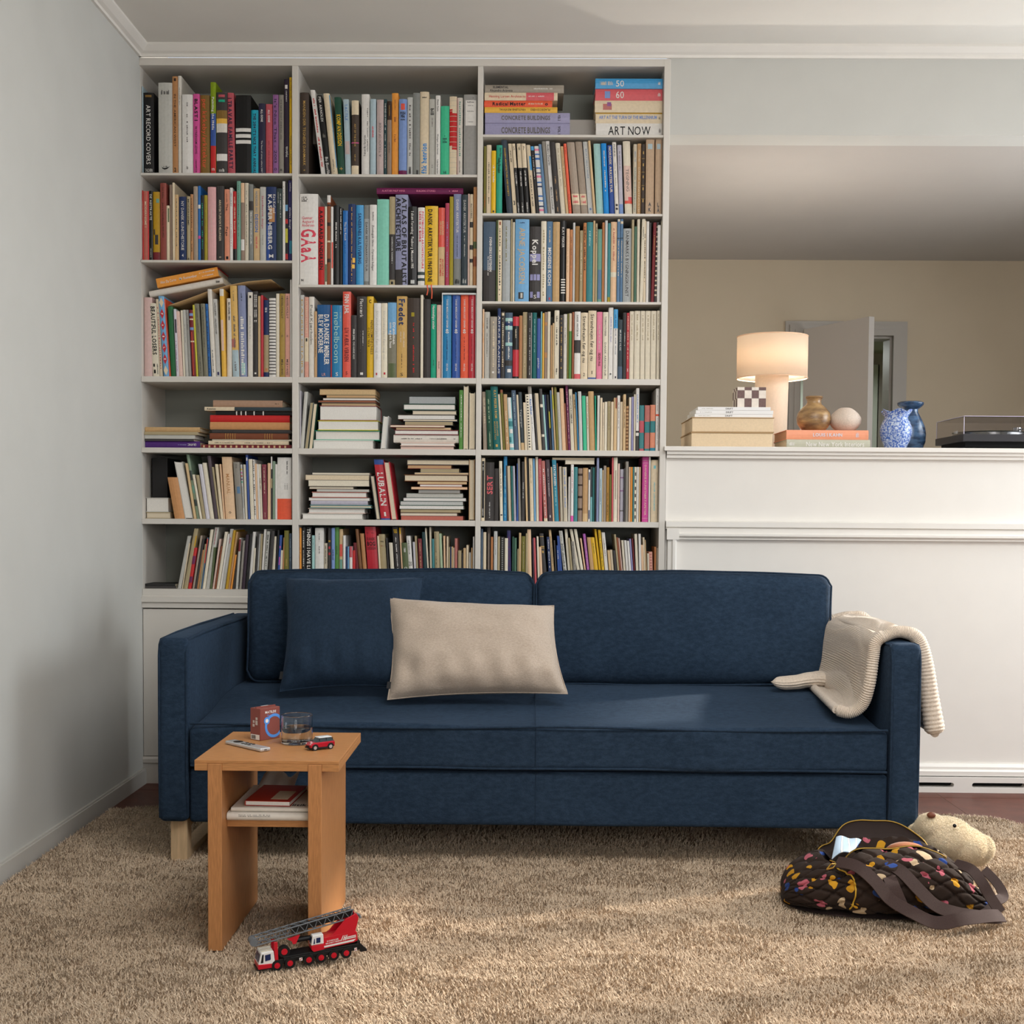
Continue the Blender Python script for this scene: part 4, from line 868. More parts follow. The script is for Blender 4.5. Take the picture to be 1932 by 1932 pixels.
S('C3R5', (62, 103, 155, 'taupe', 45, [T('~', 'cream', .1, .55, .5)]), (107, 160, 138, 'dark green', 84, [T('~', 'pale green', .15, .55, .3), T('~', 'pale green', .7, .95, .3)]), (163, 236, 100, 'teal green', 132, [T('KAY FISKER I ROM', 'gold', .06, .5, .34, 'd', .6, 1), T('BENTE LANGE', 'gold', .55, .78, .22, 'd', .7), T('MARIANNE PADE', 'gold', .55, .84, .22, 'd', .36), P('gold', .91, .95, .35, .65)]), (238, 258, 180, 'cream', 208), (260, 286, 135, 'olive', 230, [P('rust', 0, .05)]), (288, 326, 180, 'tan', 262, [T('~', 'cream', .3, .9, .4)]), (328, 371, 212, 'aqua', 300, [P('white', 0, .4, .1, .8), P('teal', .45, .55), P('white', .6, .68, .2, .9), P('teal', .75, .85, 0, .5), P('white', .88, .95)]), (373, 416, 140, 'slate blue', 342, [T('~', 'pale blue', .05, .6, .3)]), (418, 438, 185, 'cream', 391), (441, 475, 158, 'dark slate', 412, [T('Tegninger', 'pale grey', .29, .62, .5), P('sand', .87, 1)]), (477, 503, 262, 'cream', 459), (506, 548, 180, 'ivory', 480, [P('charcoal', .03 + .05 * i, .05 + .05 * i, .3, .7) for i in range(19)]), (551, 588, 100, 'white', 506, [P('warm grey', 0, .12), T('Kay Fisker', 'lake', .2, .45, .5, 'd', .5, 1), T('~', 'ink grey', .48, .7, .25)]), (591, 609, 180, 'charcoal', 561), (612, 650, 170, 'cream', 574), (652, 681, 125, 'charcoal', 620, [P('ivory', .25, .3), P('ivory', .74, .78)]), (683, 704, 185, 'pale aqua', 647), (706, 722, 185, 'navy', 673), (724, 749, 185, 'black', 691, [P('lime yellow', .3, .6, .6, 1)]), (751, 774, 140, 'steel blue', 726), (776, 790, 110, 'sand', 744, [P('lime yellow', .12, .35)]), (792, 818, 108, 'olive', 767), (820, 850, 160, 'light grey', 794, [T('~', 'khaki', .3, .6, .3)]), (852, 891, 120, 'peach', 824), (893, 908, 270, 'rust', 869), (911, 935, 90, 'plum', 881, [T('~', 'pale pink', .1, .9, .3)]), (937, 973, 128, 'ivory', 914, [T('GENTOFTE KOMMUNE', 'charcoal', .1, .56, .42)]), (975, 1005, 180, 'sand', 957, [T('~', 'charcoal', .1, .25, .4)]), (1007, 1020, 160, 'azure', 980), (1022, 1056, 152, 'pale grey', 1007), (1061, 1098, 195, 'mint green', 1046), (1100, 1123, 200, 'ivory', 1088, [T('~', 'tan orange', .1, .6, .4)]), (1126, 1180, 150, 'kraft tan', 1111), (1182, 1195, 195, 'emerald', 1174), (1197, 1222, 192, 'white', 1192), (1226, 1248, 215, 'cream'), (1250, 1268, 260, 'cream', [T('~', 'charcoal', .1, .6, .3)]), (1270, 1296, 255, 'ivory'), (1299, 1331, 250, 'khaki', [T('~', 'olive', .1, .6, .3)]), (1334, 1360, 255, 'cream'), (1362, 1394, 215, 'sand', [P('rust', 0, .2, .5, 1)]), (1397, 1425, 192, 'white', [T('~', 'ink grey', .1, .6, .3)]), (1427, 1452, 255, 'cream'), (1455, 1483, 180, 'sand', [T('~', 'deep brown', .1, .6, .3)]), (1485, 1511, 298, 'tan', [P('brown', .05 + .08 * i, .09 + .08 * i) for i in range(12)]), (1514, 1536, 210, 'ivory'), (1538, 1561, 205, 'lilac'), (1563, 1580, 180, 'ivory'), (1583, 1615, 118, 'white', [T('~', 'lake', .1, .55, .4), P('charcoal', .76, 1), P('charcoal', .68, .71)]), (1619, 1666, 290, 'teal', [P('rose red', .34, .6), P('rose red', .95, 1)]), (1671, 1722, 290, 'dusty rose', [P('teal', .36, .6), P('teal', .95, 1)]), (1726, 1778, 285, 'salmon', [P('teal', .35, .6), P('teal blue', .93, 1)]), (1781, 1819, 122, 'white', [P('orange red', .41, .44), T('~', 'ink grey', .1, .36, .2), T('~', 'ink grey', .48, .9, .2)]))
Lb('C1R5', (85, 400, 595, 764, 'light grey', [FORE]), (85, 425, 768, 846, 'khaki', [FORE]))
S('C1R5', (470, 592, 352, 'kraft orange', 382), (596, 696, 165, 'light grey', [FORE], 466), (700, 728, 185, 'sand', 594), (736, 770, 80, 'sage green', 610, [P('slate green', .25, .4), P('sea green', .48, .6), P('slate green', .7, .8)]), (773, 801, 320, 'ivory', 681), (806, 844, 325, 'khaki', 724), (846, 890, 195, 'lilac white', 752), (895, 945, 180, 'ivory', 800), (950, 990, 95, 'dark mauve', 860), (993, 1016, 230, 'khaki', 914), (1021, 1054, 195, 'cream', 952), (1056, 1073, 195, 'peach', 1006), (1080, 1199, 108, 'peach cream', 1032, [T('MANUAL', 'tan orange', .27, .6, .36), T('o', 'deep brown', .86, .91, .3, 'h')]), (1212, 1288, 170, 'warm grey', 1169, [P('steel blue', .43, .55, .35, .85), T('~', 'ink grey', .04, .12, .3)]), (1291, 1312, 200, 'pale grey', 1256, [P('yellow', .08, .1), P('magenta', .14, .16), P('red', .2, .22), P('purple', .26, .28), P('emerald', .31, .33), T('~', 'charcoal', .4, .8, .4)]), (1316, 1346, 200, 'ivory', 1291), (1350, 1376, 85, 'royal blue', 1319, [P('white', .04, .09, .2, .8)]), (1380, 1424, 135, 'ivory', 1352), (1426, 1448, 140, 'white', 1402, [T('~', 'black', .02, .98, .7)]), (1451, 1473, 190, 'peach', 1430), (1475, 1499, 195, 'white', 1451), (1501, 1525, 195, 'ivory', 1476, [T('~', 'black', .25, .46, .5)]), (1528, 1581, 198, 'maroon rose', 1513, [T('~', 'cream', .05, .3, .3), T('~', 'cream', .33, .53, .3), T('~', 'cream', .88, .97, .3)]), (1583, 1620, 183, 'peach', 1571), (1622, 1640, 105, 'charcoal', 1610, [P('white', 0, .2), P('khaki', .35, .5)]), (1643, 1671, 160, 'sage green', 1634), (1673, 1696, 195, 'white', 1666), (1698, 1868, 115, 'white', [P('orange red', .665, 1), T('~', 'charcoal', .06, .27, .1, 'd', .7), T('~', 'ink grey', .42, .52, .06, 'd', .7), T('~', 'ink grey', .42, .52, .06, 'd', .55)]))
Lb('C2R5', (185, 775, 255, 276, 'ivory', [FORE, SOFT]), (115, 772, 278, 330, 'cream', [FORE, SOFT]), (145, 770, 332, 395, 'ivory', [FORE, SOFT]), (155, 610, 396, 422, 'ivory', [FORE, SOFT]), (230, 770, 425, 450, 'light grey', [FORE, SOFT]), (180, 745, 453, 502, 'dusty red', [FORE]), (150, 775, 512, 542, 'white', [FORE, SOFT]), (170, 755, 544, 585, 'lilac grey'), (160, 795, 587, 616, 'teal', [FORE]), (145, 730, 620, 670, 'blush', [FORE]), (80, 705, 674, 736, 'light grey', [FORE]),
   (1155, 1800, 120, 176, 'charcoal', [FORE]), (1165, 1615, 178, 212, 'tan', [FORE, SOFT]), (1295, 1695, 214, 252, 'khaki', [FORE, SOFT]), (1235, 1790, 254, 274, 'sand', [FORE, SOFT]), (1130, 1785, 276, 344, 'brown', [FORE]), (1265, 1775, 346, 374, 'sand', [FORE, SOFT]), (1290, 1725, 376, 398, 'white', [FORE, SOFT]), (1200, 1780, 400, 428, 'peach', [FORE, SOFT]), (1275, 1705, 430, 464, 'grey', [FORE, SOFT]), (1150, 1735, 466, 512, 'light grey', [FORE, SOFT]), (1120, 1765, 514, 546, 'white', [FORE, SOFT]), (1090, 1735, 548, 590, 'pale grey', [FORE, SOFT]), (1080, 1740, 592, 630, 'white', [FORE, SOFT]), (1090, 1710, 632, 664, 'khaki', [FORE, SOFT]), (1090, 1675, 666, 698, 'ivory', [FORE, SOFT]), (1095, 1735, 700, 742, 'dusty red', [FORE, SOFT]))
S('C2R5', (842, 888, 285, 'charcoal', [FORE], 778), (891, 990, 120, 'crimson', 816, [P('royal blue', 0, .085), P('royal blue', .975, 1), T('LUBALIN', 'white', .21, .77, .62, 'd', .5, 1), P('white', .87, .94, .4, .6)]), (998, 1060, 145, 'crimson', [FORE], 918), (1792, 1852, 118, 'tan', [FORE]))
S('C3R6', (38, 76, 75, 'cream', [P('black', .05, .95, .15, .85), T('~', 'white', .1, .2, .3), T('~', 'white', .8, .93, .3)]), (79, 169, 118, 'charcoal', [T('SERT', 'coral pink', .22, .55, .62, 'u', .5, 1), T('~', 'pale grey', .65, .95, .16, 'u')]), (171, 216, 180, 'charcoal'), (228, 259, 105, 'ivory', 220, [T('~', 'ink grey', .1, .6, .4), P('black', .89, .91, .2, .9)]), (262, 297, 60, 'azure', 255, [T('~', 'pale aqua', .3, .95, .3)]), (299, 314, 150, 'charcoal', 286), (316, 345, 155, 'cream', 302), (347, 367, 155, 'teal green', 335), (369, 391, 155, 'lilac grey', 356), (393, 414, 130, 'cobalt', 386), (416, 440, 78, 'warm grey', 405), (442, 478, 112, 'charcoal', [T('~', 'pale grey', .35, .62, .4)]), (489, 509, 65, 'sand', 473), (511, 528, 62, 'black', 493), (531, 568, 78, 'cream', 516, [T('~', 'khaki', .1, .4, .4)]), (570, 590, 80, 'light blue', 556), (592, 618, 65, 'ivory', 583), (621, 655, 82, 'rose red', 611, [T('~', 'pale pink', .1, .4, .3)]), (668, 705, 103, 'dusty rose', 641, [T('~', 'white', .1, .95, .4), P('cream', .95, 1)]), (712, 754, 92, 'dark mauve', 683, [T('~', 'white', .12, .6, .2), P('white', .9, .94, .4, .6)]), (756, 774, 165, 'peach', 735), (776, 818, 95, 'teal blue', 748, [T('STATSKASSEN', 'white', .08, .42, .5, 'd', .5, 1), T('~', 'pale aqua', .45, .75, .4)]), (820, 832, 128, 'rust', 794), (834, 860, 160, 'stone beige', 819), (863, 905, 165, 'stone beige', 853, [T('~', 'periwinkle', .03, .75, .4)]), (909, 930, 262, 'white'), (933, 962, 140, 'white', [P('magenta', .9, 1), T('~', 'raspberry', .1, .5, .3)]), (964, 1001, 165, 'teal'), (1005, 1050, 178, 'mocha', [P('deep brown', .1, .14), P('deep brown', .3, .33), P('deep brown', .52, .56), P('deep brown', .75, .79)]), (1053, 1105, 175, 'tan', [P('sand', .85, 1)]), (1108, 1128, 190, 'white', [P('navy', .05, .2, .2, .8), P('navy', .78, .95, .2, .8)]), (1130, 1149, 165, 'dark slate', [P('aqua', .55, 1)]), (1151, 1171, 170, 'teal green'), (1173, 1188, 160, 'black'), (1190, 1214, 75, 'periwinkle grey'), (1216, 1245, 178, 'pale blue', [T('~', 'slate blue', .2, .7, .3)]), (1247, 1258, 195, 'sand'), (1260, 1287, 152, 'taupe'), (1289, 1317, 168, 'mustard brown', [T('~', 'deep brown', .45, .9, .3)]), (1319, 1340, 240, 'olive'), (1342, 1358, 70, 'coral pink'), (1360, 1398, 70, 'ivory', [P('taupe', .2, .65, .4, .7)]), (1401, 1421, 130, 'blush'), (1425, 1461, 188, 'lilac grey', [P('mauve purple', .15, .17), P('mauve purple', .4, .42), P('ink grey', .78, .8)]), (1463, 1477, 180, 'charcoal'), (1479, 1508, 110, 'warm grey'), (1512, 1527, 165, 'peach'), (1529, 1550, 165, 'orange'), (1552, 1565, 165, 'teal'), (1567, 1590, 165, 'ivory', [P('charcoal', .1 + .13 * i, .16 + .13 * i, .2, .8) for i in range(7)]), (1592, 1612, 165, 'white'), (1614, 1630, 165, 'sand'), (1646, 1708, 65, 'magenta', [T('DANSKE KUNSTNERTAPETER', 'cream', .12, .9, .3), P('pale pink', .05, .055), P('pale pink', .09, .095), P('pale pink', .94, .945)]), (1710, 1728, 65, 'white'), (1732, 1818, 95, 'cream', [P('aqua ink', .09, .14, .36, .66), T('~', 'aqua ink', .36, .82, .2)]))
Lb('C3R6', (750, 1175, 66, 90, 'cream', [FORE, SOFT]), (880, 1175, 92, 138, 'ivory', [FORE, SOFT]))
Lb('C1R6', (90, 480, 800, 828, 'black', [SOFT]), (90, 490, 830, 862, 'charcoal', [SOFT]))
S('C1R6', (505, 548, 228, 'light grey', 625), (556, 572, 315, 'cream', 642), (575, 625, 140, 'khaki', 705, [P('mustard', .12, .3, .7, 1)]), (629, 668, 370, 'red', 702, [P('plum', .2, .4), P('plum', .7, .85)]), (682, 706, 225, 'taupe', 780), (708, 734, 265, 'charcoal', 803), (736, 759, 395, 'tan orange', 806), (762, 784, 325, 'khaki', 832), (786, 800, 250, 'steel blue', 861, [P('coral red', .02, .5)]), (802, 836, 152, 'ivory', 900), (839, 888, 125, 'light grey', 952, [T('~', 'raspberry', .03, .28, .3)]), (891, 916, 365, 'moss green', 937), (921, 944, 265, 'blush', 1005), (947, 966, 350, 'rust', 1026), (969, 1004, 180, 'ivory', 1070), (1007, 1029, 205, 'white', 1107), (1031, 1072, 145, 'pale grey', 1136, [T('~', 'pinkred', .14, .25, .4)]), (1076, 1104, 160, 'mustard', 1172), (1107, 1131, 180, 'tan', 1206), (1136, 1159, 455, 'orange', 1191), (1162, 1196, 410, 'charcoal', 1226), (1199, 1226, 255, 'light grey', 1242, [P('maroon', .02, .26)]), (1241, 1269, 285, 'warm grey', 1286), (1272, 1309, 215, 'dark plum', 1322), (1312, 1346, 200, 'black', 1368), (1350, 1386, 180, 'white', 1406), (1391, 1415, 375, 'ivory', 1420), (1420, 1440, 205, 'charcoal', 1462), (1442, 1465, 205, 'pale grey', 1482), (1469, 1492, 205, 'khaki', 1502), (1496, 1521, 150, 'white', 1541), (1525, 1565, 175, 'light grey', 1572, [T('~', 'black', .06, .6, .5)]), (1570, 1612, 170, 'charcoal', 1625), (1619, 1661, 235, 'ivory', 1646), (1664, 1687, 160, 'black', 1700), (1689, 1719, 220, 'cobalt', 1726, [P('magenta', .2, .24, .3, .7), P('magenta', .4, .55, .3, .7)]), (1721, 1750, 400, 'ivory', 1737), (1752, 1771, 250, 'tan orange', 1772), (1781, 1836, 165, 'olive', 1791, [T('~', 'gold', .48, .6, .4)]), (1839, 1870, 200, 'slate blue', 1846, [T('~', 'pale blue', .1, .5, .3)]))
S('C2R6', (40, 73, 85, 'orange', [T('~', 'deep brown', .32, .42, .4)]), (76, 117, 80, 'black', [T('~', 'pale grey', .06, .95, .34)]), (120, 179, 78, 'black', [T('THINGS I HAVE LEARNED', 'white', .02, .98, .62, 'd', .5, 1)]), (181, 209, 165, 'pale aqua', [T('~', 'charcoal', .06, .3, .3)]), (213, 303, 88, 'white', [T('~', 'charcoal', .08, .22, .14), T('~', 'charcoal', .26, .42, .14)]), (306, 341, 245, 'stone beige', [T('~', 'charcoal', .05, .45, .4)]), (345, 379, 88, 'charcoal', [P('mustard', .2, .23, .2, .8), P('crimson', .3, .34, .2, .8), P('crimson', .4, .44, .2, .8)]), (382, 416, 88, 'periwinkle', [T('~', 'navy', .35, .52, .5)]), (418, 459, 82, 'grass green', [T('~', 'dark green', .3, .45, .4)]), (463, 499, 100, 'sand', [P('coral red', .25, .45, .1, .9), P('sea green', .5, .75, .1, .9)]), (501, 526, 165, 'white'), (528, 545, 280, 'navy'), (547, 563, 280, 'light blue'), (566, 596, 278, 'white', [P('rose red', 0, .25)]), (599, 627, 318, 'red'), (640, 684, 240, 'maroon', 607), (688, 718, 100, 'brown', 627), (721, 762, 145, 'tan orange', 674), (770, 882, 75, 'crimson', 722, [T('DANSK', 'maroon', .17, .215, .78, 'h', .5, 1), T('BOG', 'black', .235, .3, .78, 'h', .5, 1), T('DESIGN', 'maroon', .315, .36, .8, 'h', .5, 1), T('~', 'maroon', .09, .105, .7, 'h')]), (884, 902, 170, 'cream', 850), (905, 968, 152, 'khaki', 866, [T('~', 'deep brown', .12, .14, .5, 'h'), T('~', 'rust', .2, .22, .5, 'h')]), (971, 986, 190, 'charcoal', 941), (1001, 1040, 240, 'ivory', 971), (1051, 1111, 80, 'charcoal', 1005, [T('BOG', 'yellow', .03, .06, .6, 'h', .5, 1), T('VEN', 'yellow', .065, .095, .6, 'h', .5, 1), T('~', 'white', .16, .75, .24), P('crimson', .38, .39, .4, .6)]), (1113, 1129, 85, 'peach', 1076, [P('yellow', 0, .1)]), (1131, 1190, 240, 'moss green', 1101, [T('~', 'white', .1, .2, .3, 'h'), T('o', 'white', .48, .56, .6, 'h')]), (1193, 1236, 170, 'white', 1150, [T('~', 'charcoal', .06, .35, .3), T('20', 'charcoal', .47, .55, .8, 'h')]), (1240, 1263, 232, 'lilac white', 1216), (1265, 1286, 170, 'khaki', 1236), (1291, 1331, 198, 'maroon', 1268, [T('~', 'sand', .08, .3, .3), T('~', 'sand', .34, .6, .3)]), (1336, 1376, 130, 'dark teal', 1311), (1380, 1396, 90, 'ivory', 1342), (1398, 1418, 80, 'stone beige', 1386), (1421, 1446, 200, 'teal', 1412), (1451, 1501, 125, 'khaki', 1436, [T('~', 'charcoal', .03, .7, .16, 'd', .3)]), (1511, 1537, 145, 'pale green', 1486), (1540, 1559, 170, 'peach', 1530), (1562, 1580, 175, 'cream'), (1582, 1599, 285, 'khaki'), (1600, 1612, 280, 'navy'), (1613, 1628, 280, 'sand'), (1630, 1643, 290, 'cream'), (1646, 1673, 195, 'dusty rose'), (1680, 1715, 320, 'khaki'), (1718, 1732, 345, 'charcoal'), (1735, 1762, 295, 'sand'), (1765, 1788, 265, 'cream'), (1792, 1812, 340, 'light grey'), (1815, 1829, 292, 'tan'), (1832, 1850, 178, 'white'))
S('C3R7', (32, 56, 95, 'slate blue'), (59, 90, 128, 'cream'), (98, 131, 78, 'dark brown', [P('taupe', .1, .7, .4, .6)]), (135, 158, 175, 'copper'), (165, 199, 118, 'pale grey', [T('~', 'ink grey', .05, .4, .2)]), (201, 226, 172, 'khaki'), (232, 269, 175, 'charcoal', [P('grey', .02 + .04 * i, .04 + .04 * i, .3, .7) for i in range(24)]), (273, 306, 188, 'ivory'), (309, 345, 110, 'indigo', 299, [T('~', 'plum', .1, .6, .3)]), (347, 366, 172, 'dark green'), (368, 393, 185, 'pine green'), (400, 412, 295, 'khaki'), (414, 438, 135, 'sand'), (441, 480, 168, 'olive', [T('~', 'khaki', .1, .6, .3)]), (482, 506, 140, 'khaki'), (511, 549, 100, 'peach cream', 501), (559, 575, 190, 'dark plum', 549), (579, 601, 185, 'coral pink', 561), (609, 629, 170, 'ivory', 594), (633, 661, 275, 'peach', 614), (670, 711, 140, 'charcoal', 622, [P('gold', .22, .235), P('gold', .25, .26), P('gold', .3, .34, .3, .7), P('gold', .05, .06)]), (724, 754, 175, 'navy', 694, [T('~', 'white', .05, .6, .4)]), (761, 786, 105, 'sand', 716, [T('~', 'charcoal', .1, .6, .3)]), (790, 806, 210, 'charcoal', 764), (813, 836, 260, 'cobalt', 793, [T('~', 'white', .1, .3, .5)]), (839, 868, 165, 'royal blue', 797), (886, 921, 115, 'light grey', 818, [T('300 danske designere', 'black', .2, .96, .6), T('~', 'ink grey', .02, .17, .3)]), (924, 952, 98, 'ivory', 874), (955, 976, 185, 'khaki', 907), (978, 1008, 220, 'warm grey', 939, [T('~', 'charcoal', .05, .5, .3)]), (1036, 1066, 98, 'ivory', 924), (1068, 1098, 98, 'ivory', 966), (1100, 1117, 190, 'peach', 1028), (1121, 1147, 145, 'orchid', 1057, [T('~', 'pale pink', .1, .6, .3)]), (1151, 1192, 180, 'tan', 1097), (1196, 1236, 180, 'golden yellow', 1132, [T('~', 'olive', .1, .3, .3)]), (1240, 1262, 98, 'yellow', 1171), (1264, 1291, 105, 'yellow', 1207, [T('~', 'olive', .05, .6, .4)]), (1296, 1331, 130, 'white', 1242, [T('~', 'ink grey', .1, .4, .3)]), (1335, 1360, 310, 'sand', 1301), (1362, 1386, 305, 'cream', 1327), (1390, 1416, 310, 'charcoal', 1356), (1421, 1440, 150, 'khaki', 1368), (1442, 1460, 182, 'rust', 1390), (1462, 1476, 188, 'blush', 1410), (1478, 1501, 210, 'ivory', 1440), (1505, 1530, 210, 'white', 1468), (1533, 1556, 215, 'white', 1496), (1558, 1576, 195, 'lilac', 1520), (1578, 1592, 190, 'maroon', 1545), (1595, 1622, 145, 'ivory', 1572), (1625, 1648, 145, 'white', 1612), (1650, 1673, 255, 'peach', 1636), (1675, 1692, 180, 'cream', 1655), (1694, 1704, 205, 'sand', 1675), (1706, 1723, 340, 'ivory', 1700), (1726, 1761, 325, 'salmon pink', 1716, [P('dusty rose', .05 + .07 * i, .08 + .07 * i, .2, .8) for i in range(10)]), (1766, 1786, 275, 'copper'), (1789, 1812, 285, 'ivory'))
ORD = ['first', 'second', 'third', 'fourth', 'fifth', 'sixth', 'seventh', 'eighth', 'ninth', 'tenth', 'eleventh', 'twelfth', 'thirteenth', 'fourteenth', 'fifteenth', 'sixteenth', 'seventeenth', 'eighteenth', 'nineteenth', 'twentieth']
# resolve to room measures
piles = {}
for i, b in enumerate(BOOKS):
    ox, oy, s, c, r, base, ph = REG[b['reg']]
    b['i'] = i
    b['phrase'] = ph
    Zs = SHELF_Z[c][r]
    soft = SOFT in b['det']
    b['fore'] = FORE in b['det']
    b['hard'] = not soft
    Y = YB + 0.022 + rb.uniform(0.0, 0.014) + (0.01 if b['kind'] == 'l' else 0)
    if b['reg'] == 'C1R5' and b['kind'] == 'l':
        Y = YB + 0.05
    lo, hi = XD[c][0] + 0.0015, XD[c][1] - 0.0015
    if b['kind'] == 's':
        yb = oy + base / s
        xa, xb = at(ox + b['x0'] / s, yb, Y=Y).x, at(ox + b['x1'] / s, yb, Y=Y).x
        xa, xb = max(lo, xa), min(hi, xb)
        top = at(ox + b['x0'] / s, oy + b['yt'] / s, Y=Y)
        h = top.z - Zs
        sh = 0.0
        if b['xt'] is not None:
            sh = (at(ox + b['xt'] / s, oy + b['yt'] / s, Y=Y).x - at(ox + b['x0'] / s, yb, Y=Y).x) / h
            if abs(sh) < 0.02:
                sh = 0.0
        if xa + sh * h < lo:
            sh = (lo - xa) / h
        if xb + sh * h > hi:
            sh = (hi - xb) / h
        g = 0.0004
        b['w'], b['h'], b['org'], b['sh'] = max(0.003, xb - xa - 2 * g), h, (xa + g, Y, Zs + 0.0003), sh
        vis = (b['x1'] - b['x0']) / s * (min(oy + base / s, 1078 if b['reg'][3] in '67' and b['reg'] in ('C2R6', 'C3R7') else 9999) - oy - b['yt'] / s)
        if b['reg'] == 'C1R6' and b['x0'] > 1330:
            vis *= 0.7
        b['d'] = min(DEP - 0.05, max(0.12, h * 0.76))
    else:
        x0, x1 = at(ox + b['x0'] / s, oy + b['yt'] / s, Y=Y).x, at(ox + b['x1'] / s, oy + b['yt'] / s, Y=Y).x
        x0, x1 = max(lo, x0), min(hi, x1)
        xm = ox + (b['x0'] + b['x1']) / 2 / s
        z1, z0 = at(xm, oy + b['yt'] / s, Y=Y).z, at(xm, oy + b['yb'] / s, Y=Y).z
        b['w'], b['h'], b['org'], b['sh'] = z1 - z0, x1 - x0, [x0, Y, z0], 0.0
        b['d'] = min(DEP - 0.06, max(0.12, b['h'] * 0.72))
        vis = (b['x1'] - b['x0']) / s * (b['yb'] - b['yt']) / s
        piles.setdefault((b['reg'], b['x0'] + b['x1'] > 1950), []).append(b)
    b['vis'] = vis
# close the piles up: every lying book rests on the one below
for key, pl_ in piles.items():
    if key[0] in ('C2R2', 'C3R6'):
        continue
    pl_.sort(key=lambda q: q['org'][2])
    ox, oy, s, c, r, base, ph = REG[key[0]]
    z = SHELF_Z[c][r] + 0.0003
    for q in pl_:
        top = q['org'][2] + q['w']
        q['org'][2] = z
        q['w'] = max(0.004, top - z)
        z = top + 0.0003
for key in (('C2R2', True), ('C3R6', False)):
    pl_ = sorted(piles.get(key, []), key=lambda q: q['org'][2])
    ox, oy, s, c, r, base, ph = REG[key[0]]
    z = 0
    lo_x, hi_x = min(q['org'][0] for q in pl_), max(q['org'][0] + q['h'] for q in pl_)
    for o in BOOKS:
        if o['reg'] == key[0] and o['kind'] == 's' and o['org'][0] + o['w'] > lo_x + 0.01 and o['org'][0] < hi_x - 0.01 and o['org'][2] + o['h'] < pl_[0]['org'][2] + 0.02:
            z = max(z, o['org'][2] + o['h'])
    for q in pl_:
        q['org'][2] = z + 0.0003
        z = q['org'][2] + q['w']

order = sorted(BOOKS, key=lambda q: -q['vis'])
N_SINGLE = 300
single = set(q['i'] for q in order[:N_SINGLE])


def look(b):
    c = b['c']
    inks = [t for t in b['det'] if t[0] == 'T' and (t[4] - t[3] > 0.15 or t[6] == 'h' and t[1] != '~')]
    patches = [t for t in b['det'] if t[0] == 'P' and (t[3] - t[2]) * (t[5] - t[4]) > 0.1]
    wpx = b['w']
    size = 'thick ' if wpx > 0.036 else ('slim ' if wpx < 0.0125 else '')
    tail = ''
    if b['fore']:
        kind = 'book lying with its page edges out' if b['kind'] == 'l' else 'book standing with its page edges out'
        return size + c + ' ' + kind
    kind = 'book'
    if b['kind'] == 'l':
        kind = 'book lying flat'
    names = {'ink grey': 'grey', 'lake': 'blue', 'pinkred': 'pink-red', 'deep brown': 'brown', 'aqua ink': 'aqua', 'royal blue': 'blue', 'charcoal': 'dark grey'}
    if inks:
        big = max(inks, key=lambda t: t[5] * (t[4] - t[3] if t[6] != 'h' else .3))
        ink = names.get(big[2], big[2])
        st = 'bold ' if big[8] and big[5] > .38 else ('fine ' if big[5] < .22 else '')
        tail = ' with ' + st + ink + ' lettering'
    elif patches:
        tail = ' with a ' + names.get(patches[0][1], patches[0][1]) + ' band'
    if abs(b['sh']) > 0.06 and not tail:
        kind = 'leaning book' if b['kind'] == 's' else kind
    return size + c + ' ' + kind + tail


# labels that single each book out
for b in BOOKS:
    b['look'] = look(b)
    b['label'] = b['look'] + ', ' + b['phrase']
rows = {}
for b in BOOKS:
    rows.setdefault(b['reg'], []).append(b)
for reg, lst in rows.items():
    st = sorted([q for q in lst if q['kind'] == 's'], key=lambda q: q['x0'])
    for k, q in enumerate(st):
        q['nb'] = (st[k - 1] if k > 0 else None, st[k + 1] if k + 1 < len(st) else None)
    ly = sorted([q for q in lst if q['kind'] == 'l'], key=lambda q: (q['x0'] + q['x1'] > 1950, q['org'][2]))
    for k, q in enumerate(ly):
        same = [p for p in ly if (p['x0'] + p['x1'] > 1950) == (q['x0'] + q['x1'] > 1950)]
        j = same.index(q)
        q['nb'] = (same[j - 1] if j > 0 else None, same[j + 1] if j + 1 < len(same) else None)


def dups(key):
    d = {}
    for b in BOOKS:
        if b['i'] in single:
            d.setdefault(b[key], []).append(b)
    return [v for v in d.values() if len(v) > 1]


for v in dups('label'):
    for b in v:
        a, n = b['nb']
        if b['kind'] == 's':
            ad = ' beside the ' + (n['c'] if n else a['c']) + ' one'
        else:
            ad = ' on the ' + a['c'] + ' one' if a else ' at the foot of its pile'
        b['label'] = b['look'] + ad + ', ' + b['phrase']
for v in dups('label'):
    v.sort(key=lambda q: (q['org'][0] if q['kind'] == 's' else q['org'][2]))
    for k, b in enumerate(v):
        b['label'] = b['look'] + ', ' + ORD[k] + (' up' if b['kind'] == 'l' else ' from the wall') + ' of ' + str(len(v)) + ' such, ' + b['phrase']
for b in BOOKS:
    wds = b['label'].split()
    if len(wds) > 16:
        b['label'] = b['label'].replace(' beside the ', ' by the ').replace(' one,', ',').replace(' lying with its page edges out', ' lying pages out').replace(' standing with its page edges out', ' standing pages out').replace(' fine', '').replace(' bold', '')


for b in BOOKS:
    if len(b['label'].split()) > 16:
        b['label'] = b['label'].replace(' lettering', ' print').replace(' from the wall of', ' of').replace(' lying flat', ' flat').replace(' at the foot of its pile', ' at the bottom').replace('thick ', '').replace('slim ', '')
    if len(b['label'].split()) > 16 and b['i'] in single:
        print('LONG', b['label'])


